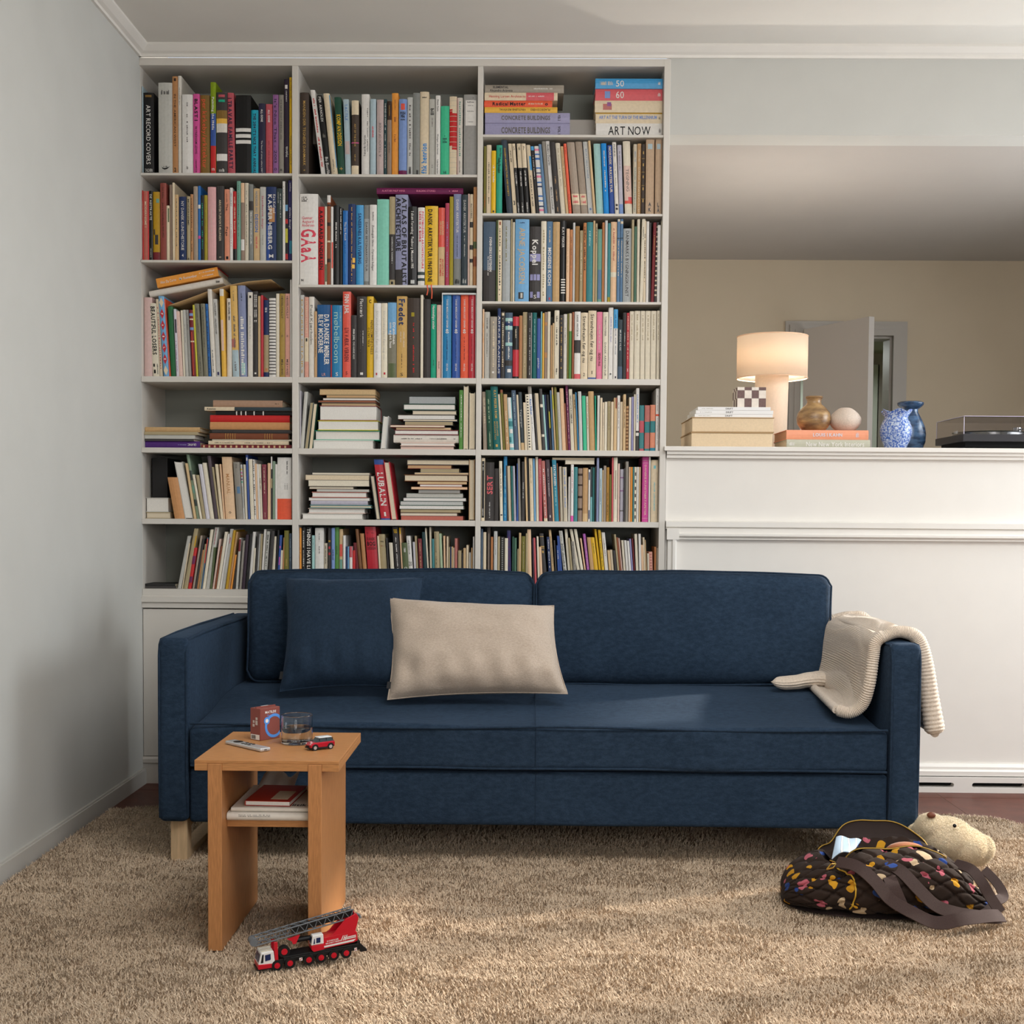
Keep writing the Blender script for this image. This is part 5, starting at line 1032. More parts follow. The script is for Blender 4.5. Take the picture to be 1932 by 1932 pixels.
def detail_geometry(b, fn, bul):
    """lettering, bands and ornaments of one spine, grouped by colour"""
    out = {}
    w, h = b['w'], b['h']
    lying = b['kind'] == 'l'
    y0 = -0.0005

    def mb(kind, c, layer=0):
        return out.setdefault((kind, c, layer), MB())
    pl_i = 0
    n_bands = sum(1 for t in b['det'] if t[0] == 'P')
    for t in b['det']:
        if t[0] == 'P':
            _, c, a, e, u0, u1 = t
            pl_i += 1
            yy = -0.0006 - 0.00005 * pl_i
            m = mb('band', c, pl_i if n_bands <= 8 else 0)
            z0, z1 = (h * (1 - e), h * (1 - a)) if not lying else (h * a, h * e)
            cols = [u0 + (u1 - u0) * k / 4 for k in range(5)]
            # follow the curve of the spine
            n = len(m.v)
            for k in range(5):
                yv = bul * (2 * min(1, max(0, cols[k])) - 1) ** 2 + yy
                m.v += [fn((w * cols[k], yv, z0)), fn((w * cols[k], yv, z1))]
            for k in range(4):
                q = n + 2 * k
                m.f.append((q, q + 2, q + 3, q + 1))
            # a little thickness so that it is a band, not a film
        elif t[0] == 'T':
            _, s, c, a, e, sz, mode, off, bold = t
            V, Fc, tw = bars_2d(b['i'] * 7 + int(a * 100), 9 if (mode == 'h' or e - a < .12) else 26) if s == '~' else text_2d(s, bold)
            if not V:
                continue
            if s == '~' and mode != 'h':
                sz *= 0.72
            ys = [p[1] for p in V]
            ylo, yhi = min(0, min(ys) if s == '~' else 0), 0.72
            m = mb('lettering', c, 1)
            n = len(m.v)
            for p in V:
                uu, vv = p[0] / tw, (p[1] - 0.36) / 0.72
                if not lying:
                    if mode == 'd':
                        x, z = w * off + vv * sz * w, h * (1 - a) - uu * (e - a) * h
                    elif mode == 'u':
                        x, z = w * off - vv * sz * w, h * (1 - e) + uu * (e - a) * h
                    else:
                        x, z = w * off + (uu - .5) * sz * w, h * (1 - (a + e) / 2) + vv * (e - a) * h
                else:
                    if mode == 'd':
                        x, z = w * off + vv * sz * w, h * a + uu * (e - a) * h
                    elif mode == 'x':
                        x, z = w * off - vv * sz * w, h * (1 - a) - uu * (e - a) * h
                    else:
                        x, z = w * off - (uu - .5) * sz * w, h * (a + e) / 2 + vv * (e - a) * h
                yv = bul * (2 * min(1, max(0, x / w)) - 1) ** 2 - 0.0012
                m.v.append(fn((x, yv, z)))
            m.f += [tuple(q + n for q in f) for f in Fc]
        elif t[0] == 'DIA':
            word = ' ' + t[1] + ' '
            for k in range(7):
                zc = h * (1 - (0.08 + 0.14 * k))
                hh, ww = h * 0.062, w * 0.42
                m = mb('diamond', 'crimson' if 0 < k < 6 else 'cream', k)
                n = len(m.v)
                m.v += [fn((w * .5 - ww, -0.001, zc)), fn((w * .5, -0.001, zc - hh)), fn((w * .5 + ww, -0.001, zc)), fn((w * .5, -0.001, zc + hh))]
                m.f.append((n, n + 1, n + 2, n + 3))
                if 0 < k < 6:
                    V, Fc, tw = text_2d(t[1][k - 1], 1)
                    m = mb('lettering', 'white', 1)
                    n = len(m.v)
                    for p in V:
                        m.v.append(fn((w * .5 + ((p[1] - .36) / .72) * w * .4, -0.0016, zc - (p[0] / tw - .5) * w * .36)))
                    m.f += [tuple(q + n for q in f) for f in Fc]
        elif t[0] == 'SW':
            _, c, a, e = t
            m = mb('emblem', c, 0)
            n = len(m.v)
            za, zb_ = h * (1 - e), h * (1 - a)
            pts = [(.22, .72), (.30, .2), (.45, .0), (.62, .12), (.85, .72), (.55, .38), (.40, .34), (.30, .45)]
            m.v += [fn((w * p[0], -0.0012, za + (zb_ - za) * p[1])) for p in pts]
            m.f.append(tuple(n + k for k in range(len(pts))))
    return out


if False:
    print([b['label'] for b in BOOKS])
mass = MB()
n_tags = {}
for b in BOOKS:
    soft_fore = b['fore'] and not b['hard']
    cover_c = rb.choice(('charcoal', 'slate blue', 'dusty red', 'mid grey', 'dark slate', 'brown', 'taupe', 'dark green', 'warm grey')) if soft_fore else b['c']  # random cover tints; the dark ones also stand in for shaded gaps
    cm, t, bul = cover_mesh(b['w'], b['h'], b['d'], b['hard'], b['hard'] and not b['fore'], 0.0013 if soft_fore else None)
    fn = place(b['kind'], b['w'], b['h'], b['d'], b['org'], b['sh'], b['fore'])
    cm.v = [fn(p) for p in cm.v]
    flip = (b['kind'] == 'l') != b['fore']
    if flip:
        cm.f = [q[::-1] for q in cm.f]
    pg = MB()
    ins = 0.003 if b['hard'] else (0.0004 if not soft_fore else 0.0012)
    pg.box(t, b['w'] - t, bul + t + 0.0002, b['d'] - (0.003 if b['hard'] else 0.0006), ins, b['h'] - ins)
    pg.v = [fn(p) for p in pg.v]
    if flip:
        pg.f = [q[::-1] for q in pg.f]
    dets = detail_geometry(b, fn, bul) if not b['fore'] else {}
    if b['i'] in single:
        o = make('book', cm, book_mat(cover_c), None, loc=b['org'])
        tag(o, b['label'], 'book', 'books on the bookcase shelves')
        make('pages', pg, mat('paper ' + b['c'], CN[b['c']], 0.85, noise_amt=0.07, noise_scale=220) if soft_fore else (PAGES2 if b['c'] in WHITE_PAGED else PAGES), o)
        for (kd, c, ly), m in dets.items():
            po = make(kd, m, ink_mat(c) if kd != 'band' else book_mat(c), o)
            if kd == 'lettering' or (kd == 'band' and ly == 0):
                po['kind'] = 'stuff'
        if ('RIB',) in b['det']:
            for dx, ln in ((0.012, 0.042), (0.028, 0.056)):
                x0, yy, z0 = b['org'][0] + dx, b['org'][1], b['org'][2]
                pts = [(x0, yy + 0.03, z0 + 0.001), (x0, YB - 0.001, z0 + 0.001), (x0, YB - 0.006, z0 - 0.008), (x0 + 0.003, YB - 0.006, z0 - ln * .5), (x0 - 0.004 + dx * .2, YB - 0.005, z0 - ln)]
                make('ribbon', MB().ribbon(pts, [(1, 0, 0.15)] * 5, 0.004, 0.0006), ink_mat('orange red'), o)
    else:
        cc = lin(CN[cover_c])
        pc = lin(CN[b['c']] if soft_fore else ((232, 228, 220) if b['c'] in WHITE_PAGED else (224, 210, 184)))
        mass.add(cm.v, cm.f, cc)
        mass.add(pg.v, pg.f, pc)
        for (kd, c, ly), m in dets.items():
            mass.add(m.v, m.f, lin(CN[c]))
me = bpy.data.meshes.new('booklet_mass')
me.from_pydata(mass.v, [], mass.f)
ca = me.attributes.new('tint', 'FLOAT_COLOR', 'FACE')
arr = np.ones((len(mass.f), 4), dtype=np.float32)
arr[:, :3] = np.array(mass.c, dtype=np.float32)
ca.data.foreach_set('color', arr.ravel())
mm = bpy.data.materials.new('booklet_covers')
mm.use_nodes = True
an = mm.node_tree.nodes.new('ShaderNodeAttribute')
an.attribute_name = 'tint'
mm.node_tree.links.new(an.outputs['Color'], mm.node_tree.nodes['Principled BSDF'].inputs['Base Color'])
mm.node_tree.nodes['Principled BSDF'].inputs['Roughness'].default_value = 0.55
me.materials.append(mm)
om = bpy.data.objects.new('booklet_mass', me)
COL.objects.link(om)
tag(om, 'slim booklets and magazines packed between the larger books on the shelves', 'booklets', None, 'stuff')

# white slipcase round the four anniversary volumes, grey slipcase round the two lavender volumes
q4 = [b for b in BOOKS if b['reg'] == 'C2R3' and b['x0'] > 1520]
xa, xb = q4[0]['org'][0] - 0.0012, min(XD[1][1] - 0.001, q4[-1]['org'][0] + q4[-1]['w'] + 0.0012)
ya, zA, zB = YB + 0.012, SHELF_Z[1][2], SHELF_Z[1][2] + q4[0]['h'] + 0.0012
sc_ = MB().box(xa - 0.003, xa, ya, YB + 0.27, zA, zB + 0.006).box(xb, xb + 0.002, ya, YB + 0.27, zA, zB + 0.006).box(xa, xb, ya, YB + 0.27, zB, zB + 0.006)
tag(make('slipcase', sc_, mat('slipcase_white', (214, 218, 218), 0.5), None, loc=(xa, ya, zA)), 'white slipcase holding four blue and red volumes, third shelf, middle column', 'slipcase')
q2 = [b for b in BOOKS if b['reg'] == 'C3R1' and b['c'] == 'lavender']
q2.sort(key=lambda q: q['org'][2])
xa, xb = q2[0]['org'][0], q2[0]['org'][0] + q2[0]['h']
zz = q2[1]['org'][2] + q2[1]['w']

# things tipped on top of the third shelf by the wall: a white tube-like book, an orange book on it, a bent kraft folder
def tilted_box(x0, y0, x1, y1, thick_px, Y, dep):
    """box whose front top edge runs from pixel (x0,y0) to (x1,y1)"""
    A, B_ = at(x0, y0, Y=Y), at(x1, y1, Y=Y)
    u = (B_ - A)
    L_ = u.length
    u.normalize()
    n = Vector((0, 1, 0)).cross(u) * -1
    if n.z > 0:
        n = -n
    tt = thick_px * Y / F_PX
    return A, u, n, L_, tt, dep


ox, oy, s = 255, 490, 6.334
A, u, n, L_, tt, dep = tilted_box(ox + 245 / s, oy + 228 / s, ox + 978 / s, oy + 85 / s, 108 / s, YB + 0.05, 0.20)


def obox(A, u, n, L_, t0, t1, y0, y1):
    m = MB().box(0, L_, y0, y1, t0, t1)
    m.v = [tuple(A + u * p[0] + Vector((0, 1, 0)) * p[1] + n * p[2]) for p in m.v]
    m.f = [q[::-1] for q in m.f]
    return m


ob = thing('book', 'orange book with white lettering lying aslant on a white book, third shelf, wall-side column', 'book', A + n * tt, 'books on the bookcase shelves')
make('cover', obox(A, u, n, L_, 0, tt, 0, 0.006), book_mat('orange'), ob, bevel=0.001)
make('cover_board', obox(A, u, n, L_, 0, 0.003, 0.006, 0.2), book_mat('red'), ob)
make('cover_board', obox(A, u, n, L_, tt - 0.003, tt, 0.006, 0.2), book_mat('orange'), ob)
make('pages', obox(A, u, n, L_ - 0.004, 0.003, tt - 0.003, 0.006, 0.197), PAGES, ob)
lt = MB()
for s_, a_, b_, o_ in (('Alex Da Corte', .06, .32, .5), ('Mr Remember', .37, .66, .5), ('~', .7, .95, .3), ('~', .74, .92, .7)):
    lt.join(text_on(s_, A + u * (L_ * (a_ + b_) / 2) + n * (tt * o_) + Vector((0, -0.001, 0)), u, -n, L_ * (b_ - a_), tt * (.3 if s_ != '~' else .12), 0, 'c', 5))
make('lettering', lt, ink_mat('white'), ob)
A2, u2, n2, L2, tt2, dep2 = tilted_box(ox + 160 / s, oy + 372 / s, ox + 1040 / s, oy + 205 / s, 78 / s, YB + 0.055, 0.2)
wb_ = MB()
prof = []
for k in range(9):
    a_ = math.pi / 2 + math.pi * k / 8
    prof.append((0.010 + 0.010 * math.cos(a_), tt2 / 2 - tt2 / 2 * math.sin(a_)))
prof = prof + [(0.21, tt2), (0.21, 0)]
nn = len(prof)
for e in (0, L2):
    for p in prof:
        wb_.v.append(tuple(A2 + u2 * e + Vector((0, 1, 0)) * p[0] + n2 * p[1]))
wb_.f = [(i, (i + 1) % nn, nn + (i + 1) % nn, nn + i) for i in range(nn)] + [tuple(range(nn))[::-1], tuple(range(nn, 2 * nn))]
o = make('book', wb_, book_mat('off-white'), None, loc=A2 + n2 * tt2, smooth=True)
tag(o, 'white rounded-spine book aslant under the orange one, third shelf, wall-side column', 'book', 'books on the bookcase shelves')
make('pages', obox(A2, u2, n2, L2 + 0.001, 0.003, tt2 - 0.003, 0.02, 0.205), PAGES, o)
em = MB()
em.join(text_on('~', A2 + u2 * (L2 * .93) + n2 * tt2 * .55 + Vector((0, -0.0015, 0)), u2, -n2, L2 * .05, tt2 * .4, 0, 'c', 9))
make('emblem', em, ink_mat('black'), o)
# kraft folder bent over the tops of the books
fo = MB()
pts = [(400, 545), (640, 462), (880, 372), (1120, 302), (1330, 262), (1500, 246), (1625, 236)]
P3 = [at(ox + p[0] / s, oy + p[1] / s, Y=YB + 0.03) for p in pts]


def fold_fn(uu, vv):
    k = min(len(P3) - 2, int(uu * (len(P3) - 1)))
    f_ = uu * (len(P3) - 1) - k
    p = P3[k].lerp(P3[k + 1], f_)
    return (p.x + 0.015 * vv, p.y + 0.22 * vv, p.z + (0.004 * math.sin(uu * 6) if vv > .5 else 0))


fo.grid(fold_fn, 25, 4)
o = make('kraft_folder', fo, book_mat('kraft tan'), None, loc=P3[3], smooth=True)
sm = o.modifiers.new('card', 'SOLIDIFY')
sm.thickness = 0.0018
tag(o, 'bent kraft card folder resting on the book tops, third shelf, wall-side column', 'folder')
# dark box standing behind the leaning books
D0, D1 = at(255 + 200 / s, 845 + 120 / s, Y=YB + 0.10), at(255 + 385 / s, 845 + 120 / s, Y=YB + 0.10)
base_z = max(q['org'][2] + q['w'] for q in BOOKS if q['reg'] == 'C1R5' and q['kind'] == 'l') + 0.0004
bx = MB().box(D0.x, D1.x, YB + 0.10, YB + 0.3, base_z, D0.z)
o = make('storage_box', bx, mat('box_black', (34, 33, 33), 0.55), None, loc=(D0.x, YB + 0.1, base_z), bevel=0.002)
tag(o, 'dark box standing on grey books in the fifth shelf, wall-side column', 'box')
make('lid_edge', MB().box(D0.x - 0.001, D1.x + 0.001, YB + 0.099, YB + 0.301, D0.z - 0.055, D0.z - 0.053), mat('box_black', (34, 33, 33)), o)
# ------------------------------------------------------------------ sofa
def fabric(name, rgb, lo, sc=55, bump=0.35, sheen=0.2, stretch=(1, 1, 1), big=0.25):
    """woven chenille: fine weave, horizontal slubs and large soft shading of the nap"""
    m = bpy.data.materials.new(name)
    m.use_nodes = True
    nt = m.node_tree
    b = nt.nodes['Principled BSDF']
    b.inputs['Roughness'].default_value = 0.92
    b.inputs['Specular IOR Level'].default_value = 0.15
    b.inputs['Sheen Weight'].default_value = sheen
    b.inputs['Sheen Roughness'].default_value = 0.35
    b.inputs['Sheen Tint'].default_value = (*[min(1, v * 4 + .08) for v in lin(rgb)], 1)
    tc = nt.nodes.new('ShaderNodeTexCoord')
    mp = nt.nodes.new('ShaderNodeMapping')
    mp.inputs['Scale'].default_value = stretch
    nt.links.new(tc.outputs['Object'], mp.inputs[0])
    n1 = nt.nodes.new('ShaderNodeTexNoise')
    n1.inputs['Scale'].default_value = sc
    n1.inputs['Detail'].default_value = 6
    n1.inputs['Roughness'].default_value = 0.75
    nt.links.new(mp.outputs[0], n1.inputs['Vector'])
    n2 = nt.nodes.new('ShaderNodeTexNoise')
    n2.inputs['Scale'].default_value = 5
    n2.inputs['Detail'].default_value = 3
    nt.links.new(tc.outputs['Object'], n2.inputs['Vector'])
    mx = nt.nodes.new('ShaderNodeMath')
    mx.operation = 'MULTIPLY_ADD'
    mx.inputs[1].default_value = big
    nt.links.new(n2.outputs['Fac'], mx.inputs[0])
    nt.links.new(n1.outputs['Fac'], mx.inputs[2])
    rp = nt.nodes.new('ShaderNodeValToRGB')
    rp.color_ramp.elements[0].position = 0.38 + big * .5
    rp.color_ramp.elements[1].position = 0.68 + big * .5
    rp.color_ramp.elements[0].color = (*lin(lo), 1)
    rp.color_ramp.elements[1].color = (*lin(rgb), 1)
    nt.links.new(mx.outputs[0], rp.inputs[0])
    nt.links.new(rp.outputs[0], b.inputs['Base Color'])
    n3 = nt.nodes.new('ShaderNodeTexNoise')
    n3.inputs['Scale'].default_value = 420
    n3.inputs['Detail'].default_value = 2
    nt.links.new(mp.outputs[0], n3.inputs['Vector'])
    bp = nt.nodes.new('ShaderNodeBump')
    bp.inputs['Strength'].default_value = bump
    bp.inputs['Distance'].default_value = 0.003
    nt.links.new(n3.outputs['Fac'], bp.inputs['Height'])
    nt.links.new(bp.outputs[0], b.inputs['Normal'])
    return m


M_sofa = fabric('blue_chenille', (45, 62, 81), (31, 46, 63), sc=85, stretch=(0.5, 1, 1), big=0.22)
M_sofa_pipe = fabric('blue_chenille_piping', (42, 58, 76), (30, 44, 60))
M_cush = fabric('blue_velvet', (40, 56, 74), (31, 45, 61), sc=90, sheen=0.45, big=0.12)
M_beige = fabric('beige_chenille', (194, 178, 162), (174, 158, 142), sc=260, sheen=0.2, big=0.05, stretch=(0.5, 1, 1))
M_wleg = mat('pale_oak', (206, 176, 138), 0.5, noise_amt=0.12, noise_scale=22, stretch=(6, 6, 0.6))
YFR = 3.90
SX0, SX1 = -1.142, 1.212
AW = 0.092
so = thing('sofa', 'dark blue fabric sofa with two back cushions and slim arms', 'sofa', (0.03, 4.4, 0.0))


def wob(p, a=0.004, f=3.1, s=0.0):
    n = noise.noise_vector(Vector((p.x * f + s, p.y * f, p.z * f)))
    return p + n * a


# arms
for sgn, xc in ((-1, SX0 + AW / 2), (1, SX1 - AW / 2)):
    def arm_fn(p, u, v, w):
        q = Vector(p)
        q.x += 0.006 * (1 - v * v) * (1 - w * w) * (1 if u > 0 else -1) * abs(u)
        if w > 0.9:
            q.z += 0.006 * (1 - u * u) * (1 - v * v)
        return wob(q, 0.003, 4, sgn)
    am = rounded_box(xc, (YFR + 4.93) / 2, (0.138 + 0.712) / 2, AW, 4.93 - YFR, 0.712 - 0.138, 0.020, 12, 4, arm_fn)
    ao = make('arm', am, M_sofa, so, smooth=True)
    for e in (-1, 1):
        x = xc + e * (AW / 2 - 0.004)
        path = [(x, YFR + 0.012, 0.15), (x, YFR + 0.006, 0.3), (x, YFR + 0.006, 0.5), (x, YFR + 0.007, 0.66), (x, YFR + 0.014, 0.692), (x, YFR + 0.03, 0.706), (x, YFR + 0.2, 0.712), (x, 4.4, 0.714), (x, 4.9, 0.71)]
        make('piping', MB().tube(path, 0.0045, 8), M_sofa_pipe, ao, smooth=True)
# base rail under the seat
IX0, IX1 = SX0 + AW + 0.001, SX1 - AW - 0.001
make('base_rail', rounded_box((IX0 + IX1) / 2, (YFR + 0.016 + 4.9) / 2, (0.134 + 0.303) / 2, IX1 - IX0, 4.9 - YFR - 0.016, 0.303 - 0.134, 0.012, 10, 3, lambda p, u, v, w: wob(Vector(p), 0.0025, 5)), M_sofa, so, smooth=True)
make('seam', MB().tube([(0.03, YFR + 0.0155, 0.14), (0.03, YFR + 0.0145, 0.22), (0.03, YFR + 0.0155, 0.3)], 0.0016, 6), M_sofa_pipe, so)


# seat cushion, domed towards the back
def seat_fn(p, u, v, w):
    q = Vector(p)
    t = max(0, w)
    q.z += t * (0.048 * (0.5 - 0.5 * math.cos(math.pi * min(1, (v + 1) * .75))) - 0.010 * abs(u) ** 6)
    if v < -0.9:
        q.z += -0.006 * math.sin(u * 5 + 1) * (w > 0)
        q.y += 0.004 * math.sin(u * 9)
    return wob(q, 0.005, 3.3, 2)


SZ0, SZ1 = 0.310, 0.447
seat = make('seat_cushion', rounded_box((IX0 + IX1) / 2, (YFR + 0.004 + 4.86) / 2, (SZ0 + SZ1) / 2, IX1 - IX0 - 0.004, 4.86 - YFR - 0.004, SZ1 - SZ0, 0.018, 26, 4, seat_fn), M_sofa, so, smooth=True)
for zt, yo in ((SZ1 - 0.004, 0.006), (SZ0 + 0.006, 0.008)):
    path = []
    for i in range(41):
        u = -1 + 2 * i / 40
        q = wob(Vector(((IX0 + IX1) / 2 + u * (IX1 - IX0 - 0.012) / 2, YFR + yo, zt)), 0.003, 3.3, 2)
        path.append((q.x, q.y - 0.002, q.z + (0.004 * math.sin(u * 6 + 1) if zt > .4 else 0)))
    make('piping', MB().tube(path, 0.0042, 8), M_sofa_pipe, seat, smooth=True)
make('centre_seam', MB().tube([(0.03, YFR + 0.003, SZ0 + .01), (0.03, YFR + 0.002, .38), (0.03, YFR + 0.006, SZ1 + 0.0), (0.03, 4.05, SZ1 + 0.015), (0.03, 4.2, SZ1 + .028), (0.03, 4.45, SZ1 + .045)], 0.0013, 6), M_sofa_pipe, seat)
# low back frame behind the cushions
make('back_frame', rounded_box((IX0 + IX1) / 2, 4.885, 0.42, IX1 - IX0, 0.09, 0.57, 0.02, 6, 3), M_sofa, so, smooth=True)
# two loose back cushions, tilted back
TL = math.radians(9)


def back_cushion(x0, x1, seed):
    w, d, h = x1 - x0, 0.185, 0.406
    cx, cy, cz = (x0 + x1) / 2, 4.655, 0.681

    def rot(q):
        y, z = q.y, q.z
        return Vector((q.x, y * math.cos(TL) + z * math.sin(TL), -y * math.sin(TL) + z * math.cos(TL)))

    def fn(p, u, v, w_):
        q = Vector(p)
        full = (1 - abs(u) ** 3.5) * (1 - abs(w_) ** 3)
        if v < 0:
            q.y -= 0.035 * full
        # rounded slack outline: corners droop, top edge rises gently
        q.z += 0.010 * (1 - u * u) * (w_ > 0) * w_
        q.x += 0.010 * (u if abs(w_) < .8 else u * .4)
        # folds running up from the seat
        if w_ < 0.2 and v < 0:
            q.y += 0.006 * (0.2 - w_) * math.sin(u * 17 + seed) * (0.4 + 0.6 * abs(u))
        q = wob(q, 0.007, 4.2, seed * 3)
        return rot(q)
    mb = rounded_box(cx, cy, cz, w, d, h, 0.045, 18, 5, fn)
    o = make('back_cushion', mb, M_sofa, so, smooth=True)
    # piping round the front edge
    path = []
    hw, hh, r = w / 2 - 0.006, h / 2 - 0.006, 0.04
    pts = []
    for (sx, sz, a0) in ((1, 1, 0), (-1, 1, 90), (-1, -1, 180), (1, -1, 270)):
        for k in range(6):
            a = math.radians(a0 + 90 * k / 5)
            pts.append((sx * (hw - r) + r * math.cos(a), sz * (hh - r) + r * math.sin(a)))
    n = len(pts)
    dense = []
    for i in range(n):
        a, b_ = pts[i], pts[(i + 1) % n]
        L_ = math.hypot(b_[0] - a[0], b_[1] - a[1])
        m = max(1, int(L_ / 0.04))
        for k in range(m):
            dense.append((a[0] + (b_[0] - a[0]) * k / m, a[1] + (b_[1] - a[1]) * k / m))
    for (px_, pz_) in dense:
        q = fn(Vector((px_, -d / 2 + 0.018, pz_)), px_ / (w / 2), -0.8, pz_ / (h / 2))
        path.append((q.x + cx, q.y + cy - 0.012, q.z + cz + (0.004 if pz_ > 0 else 0)))
    make('piping', MB().tube(path, 0.0036, 6, closed=True), M_sofa_pipe, o, smooth=True)
    return o


back_cushion(-1.005, 0.022, 1.0)
back_cushion(0.036, 1.088, 2.4)
# sled legs
for x0 in (-1.112, 1.135):
    lg = MB()
    lg.box(x0, x0 + 0.052, 3.932, 3.984, 0.0, 0.139).box(x0, x0 + 0.052, 4.78, 4.832, 0.0, 0.139).box(x0, x0 + 0.052, 3.984, 4.78, 0.0, 0.035).box(x0, x0 + 0.052, 3.984, 4.78, 0.11, 0.139)
    make('leg', lg, M_wleg, so, bevel=0.002)


# ------------------------------------------------------------------ loose cushions
def pillow(name, label, corners, puff, m, seed, pinch=0.06, wr=0.006, n=46):
    """knife-edge cushion through four corner points (TL, TR, BR, BL)"""
    TLc, TRc, BRc, BLc = [Vector(c) for c in corners]
    ctr = (TLc + TRc + BRc + BLc) / 4
    nrm = (TRc - TLc).cross(BLc - TLc).normalized()
    if nrm.y > 0:
        nrm = -nrm
    ux, uz = (TRc - TLc).normalized(), (TLc - BLc).normalized()

    def surf(side):
        def fn(a, b_):
            u, v = 2 * a - 1, 2 * b_ - 1
            uu = u * (1 - pinch * (1 - v * v) * abs(u) ** 2)
            vv = v * (1 - pinch * 1.3 * (1 - u * u) * abs(v) ** 2)
            s, t = (uu + 1) / 2, (1 - vv) / 2
            p = TLc.lerp(TRc, s).lerp(BLc.lerp(BRc, s), t)
            th = puff * ((1 - u ** 4) ** 0.62) * ((1 - v ** 4) ** 0.62)
            q = p + nrm * (side * th)
            ed = (1 - u * u) * (1 - v * v)
            k = noise.noise(Vector((u * 2.6 + seed, v * 2.6, side * 3)))
            q += nrm * side * (k * wr * 1.6 * min(1, ed * 4))
            # puckers along the lower edge and at the corners
            q += nrm * side * wr * math.sin(u * 21 + seed) * max(0, -v - 0.25) * (1 - abs(v)) * 5
            q += nrm * side * wr * 1.5 * math.sin((u * v) * 14 + seed) * max(0, abs(u * v) - 0.25) * (1 - abs(u)) ** .5 * (1 - abs(v)) ** .5
            return q
        return fn
    o = thing(name, label, 'cushion', (BLc + BRc) / 2)
    mb = MB().grid(surf(1), n, n)
    nb = len(mb.v)
    mb.grid(surf(-1), n, n)
    mb.f = [q if q[0] >= nb else q[::-1] for q in mb.f]
    if nrm.y < 0:
        pass
    make('cover', mb, m, o, smooth=True)
    f = surf(0)
    path = [f(k / 30, 0) for k in range(30)] + [f(1, k / 30) for k in range(30)] + [f(1 - k / 30, 1) for k in range(30)] + [f(0, 1 - k / 30) for k in range(30)]
    make('edge_seam', MB().tube(path, 0.0022, 6, closed=True), m, o, smooth=True)
    # little black maker's tab on the lower left corner
    tb, tb2 = Vector(f(0, 0.10)) + ux * 0.003, Vector(f(0, 0.165)) + ux * 0.003
    e = [tb, tb - ux * 0.013, tb2 - ux * 0.013, tb2]
    tm = MB()
    tm.v = [tuple(q + nrm * 0.004) for q in e] + [tuple(q + nrm * 0.002) for q in e]
    tm.f = [(0, 1, 2, 3), (7, 6, 5, 4), (0, 4, 5, 1), (1, 5, 6, 2), (2, 6, 7, 3), (3, 7, 4, 0)]
    make('tab', tm, mat('tab_black', (24, 24, 26), 0.6), o)
    return o


pillow('cushion', 'square dark blue velvet cushion leaning against the sofa back', (at(538, 1090, Y=4.50), at(800, 1088, Y=4.50), at(790, 1300, Y=4.25), at(528, 1305, Y=4.25)), 0.085, M_cush, 3.0, 0.07, 0.006)
pillow('cushion', 'oblong beige cushion propped on the seat before the blue ones', (at(733, 1128, Y=4.36), at(1045, 1143, Y=4.36), at(1071, 1309, Y=4.17), at(731, 1320, Y=4.17)), 0.085, M_beige, 8.0, 0.06, 0.009)

# ------------------------------------------------------------------ knitted throw over the arm
M_knit = mat('knit_wool', (214, 198, 180), 0.9, noise_amt=0.12, noise_scale=180, bump=0.5, bump_scale=420, sheen=0.3)
AX = SX1 - AW / 2          # middle of the arm


def knit_fn(a, b_, ribs=True):
    """a: across (0 front edge .. 1 back), b_: from the end on the seat over the arm to the hem outside"""
    yb = 3.985 + a * 0.62
    # waypoints (x, y, z) along the length of the throw at this place across
    x_start = 0.985 + 0.03 * a
    yl = yb + 0.02 * (1 - a)
    W_ = [
        (x_start, yl + 0.03, 0.489 + 0.020 * a),
        (x_start + 0.040, yl + 0.01, 0.484 + 0.022 * a),
        (1.062 - 0.020 * a, yl, 0.512 + 0.022 * a),
        (1.078 - 0.022 * a, yb, 0.58 + 0.012 * a),
        (1.088 - 0.020 * a, yb, 0.66 + 0.006 * a),
        (1.098 - 0.010 * a, yb, 0.712 + 0.006 * a),
        (AX - 0.030, yb, 0.738 + 0.009 * math.sin(math.pi * a)),
        (AX + 0.012, yb, 0.743 + 0.009 * math.sin(math.pi * a)),
        (AX + 0.056, yb, 0.722 + 0.008 * a),
        (AX + 0.078, yb - 0.005, 0.65),
        (AX + 0.094, yb - 0.01, 0.54),
        (AX + 0.112, yb - 0.02, 0.425 + 0.01 * math.sin(a * 7)),
    ]
    t = b_ * (len(W_) - 1)
    k = min(len(W_) - 2, int(t))
    f_ = t - k
    P_ = [Vector(W_[max(0, min(len(W_) - 1, k + j))]) for j in (-1, 0, 1, 2)]
    q = 0.5 * ((2 * P_[1]) + (P_[2] - P_[0]) * f_ + (2 * P_[0] - 5 * P_[1] + 4 * P_[2] - P_[3]) * f_ ** 2 + (3 * P_[1] - P_[0] - 3 * P_[2] + P_[3]) * f_ ** 3)
    # soft folds and the rolled front edge
    fold = 0.007 * math.sin(a * 6 + 0.5) * math.sin(math.pi * min(1, b_ * 1.15))
    q.x += -fold if b_ < .5 else fold * .5
    # knitted ridges run across the throw
    rid = 0.0021 * math.sin(b_ * 2 * math.pi * 105 + 0.8 * math.sin(a * 5) + 2.0 * a)
    if not ribs:
        return q
    mid = Vector((AX, q.y, 0.55))
    dr = (q - mid)
    dr.y = 0
    q += dr.normalized() * rid
    return q


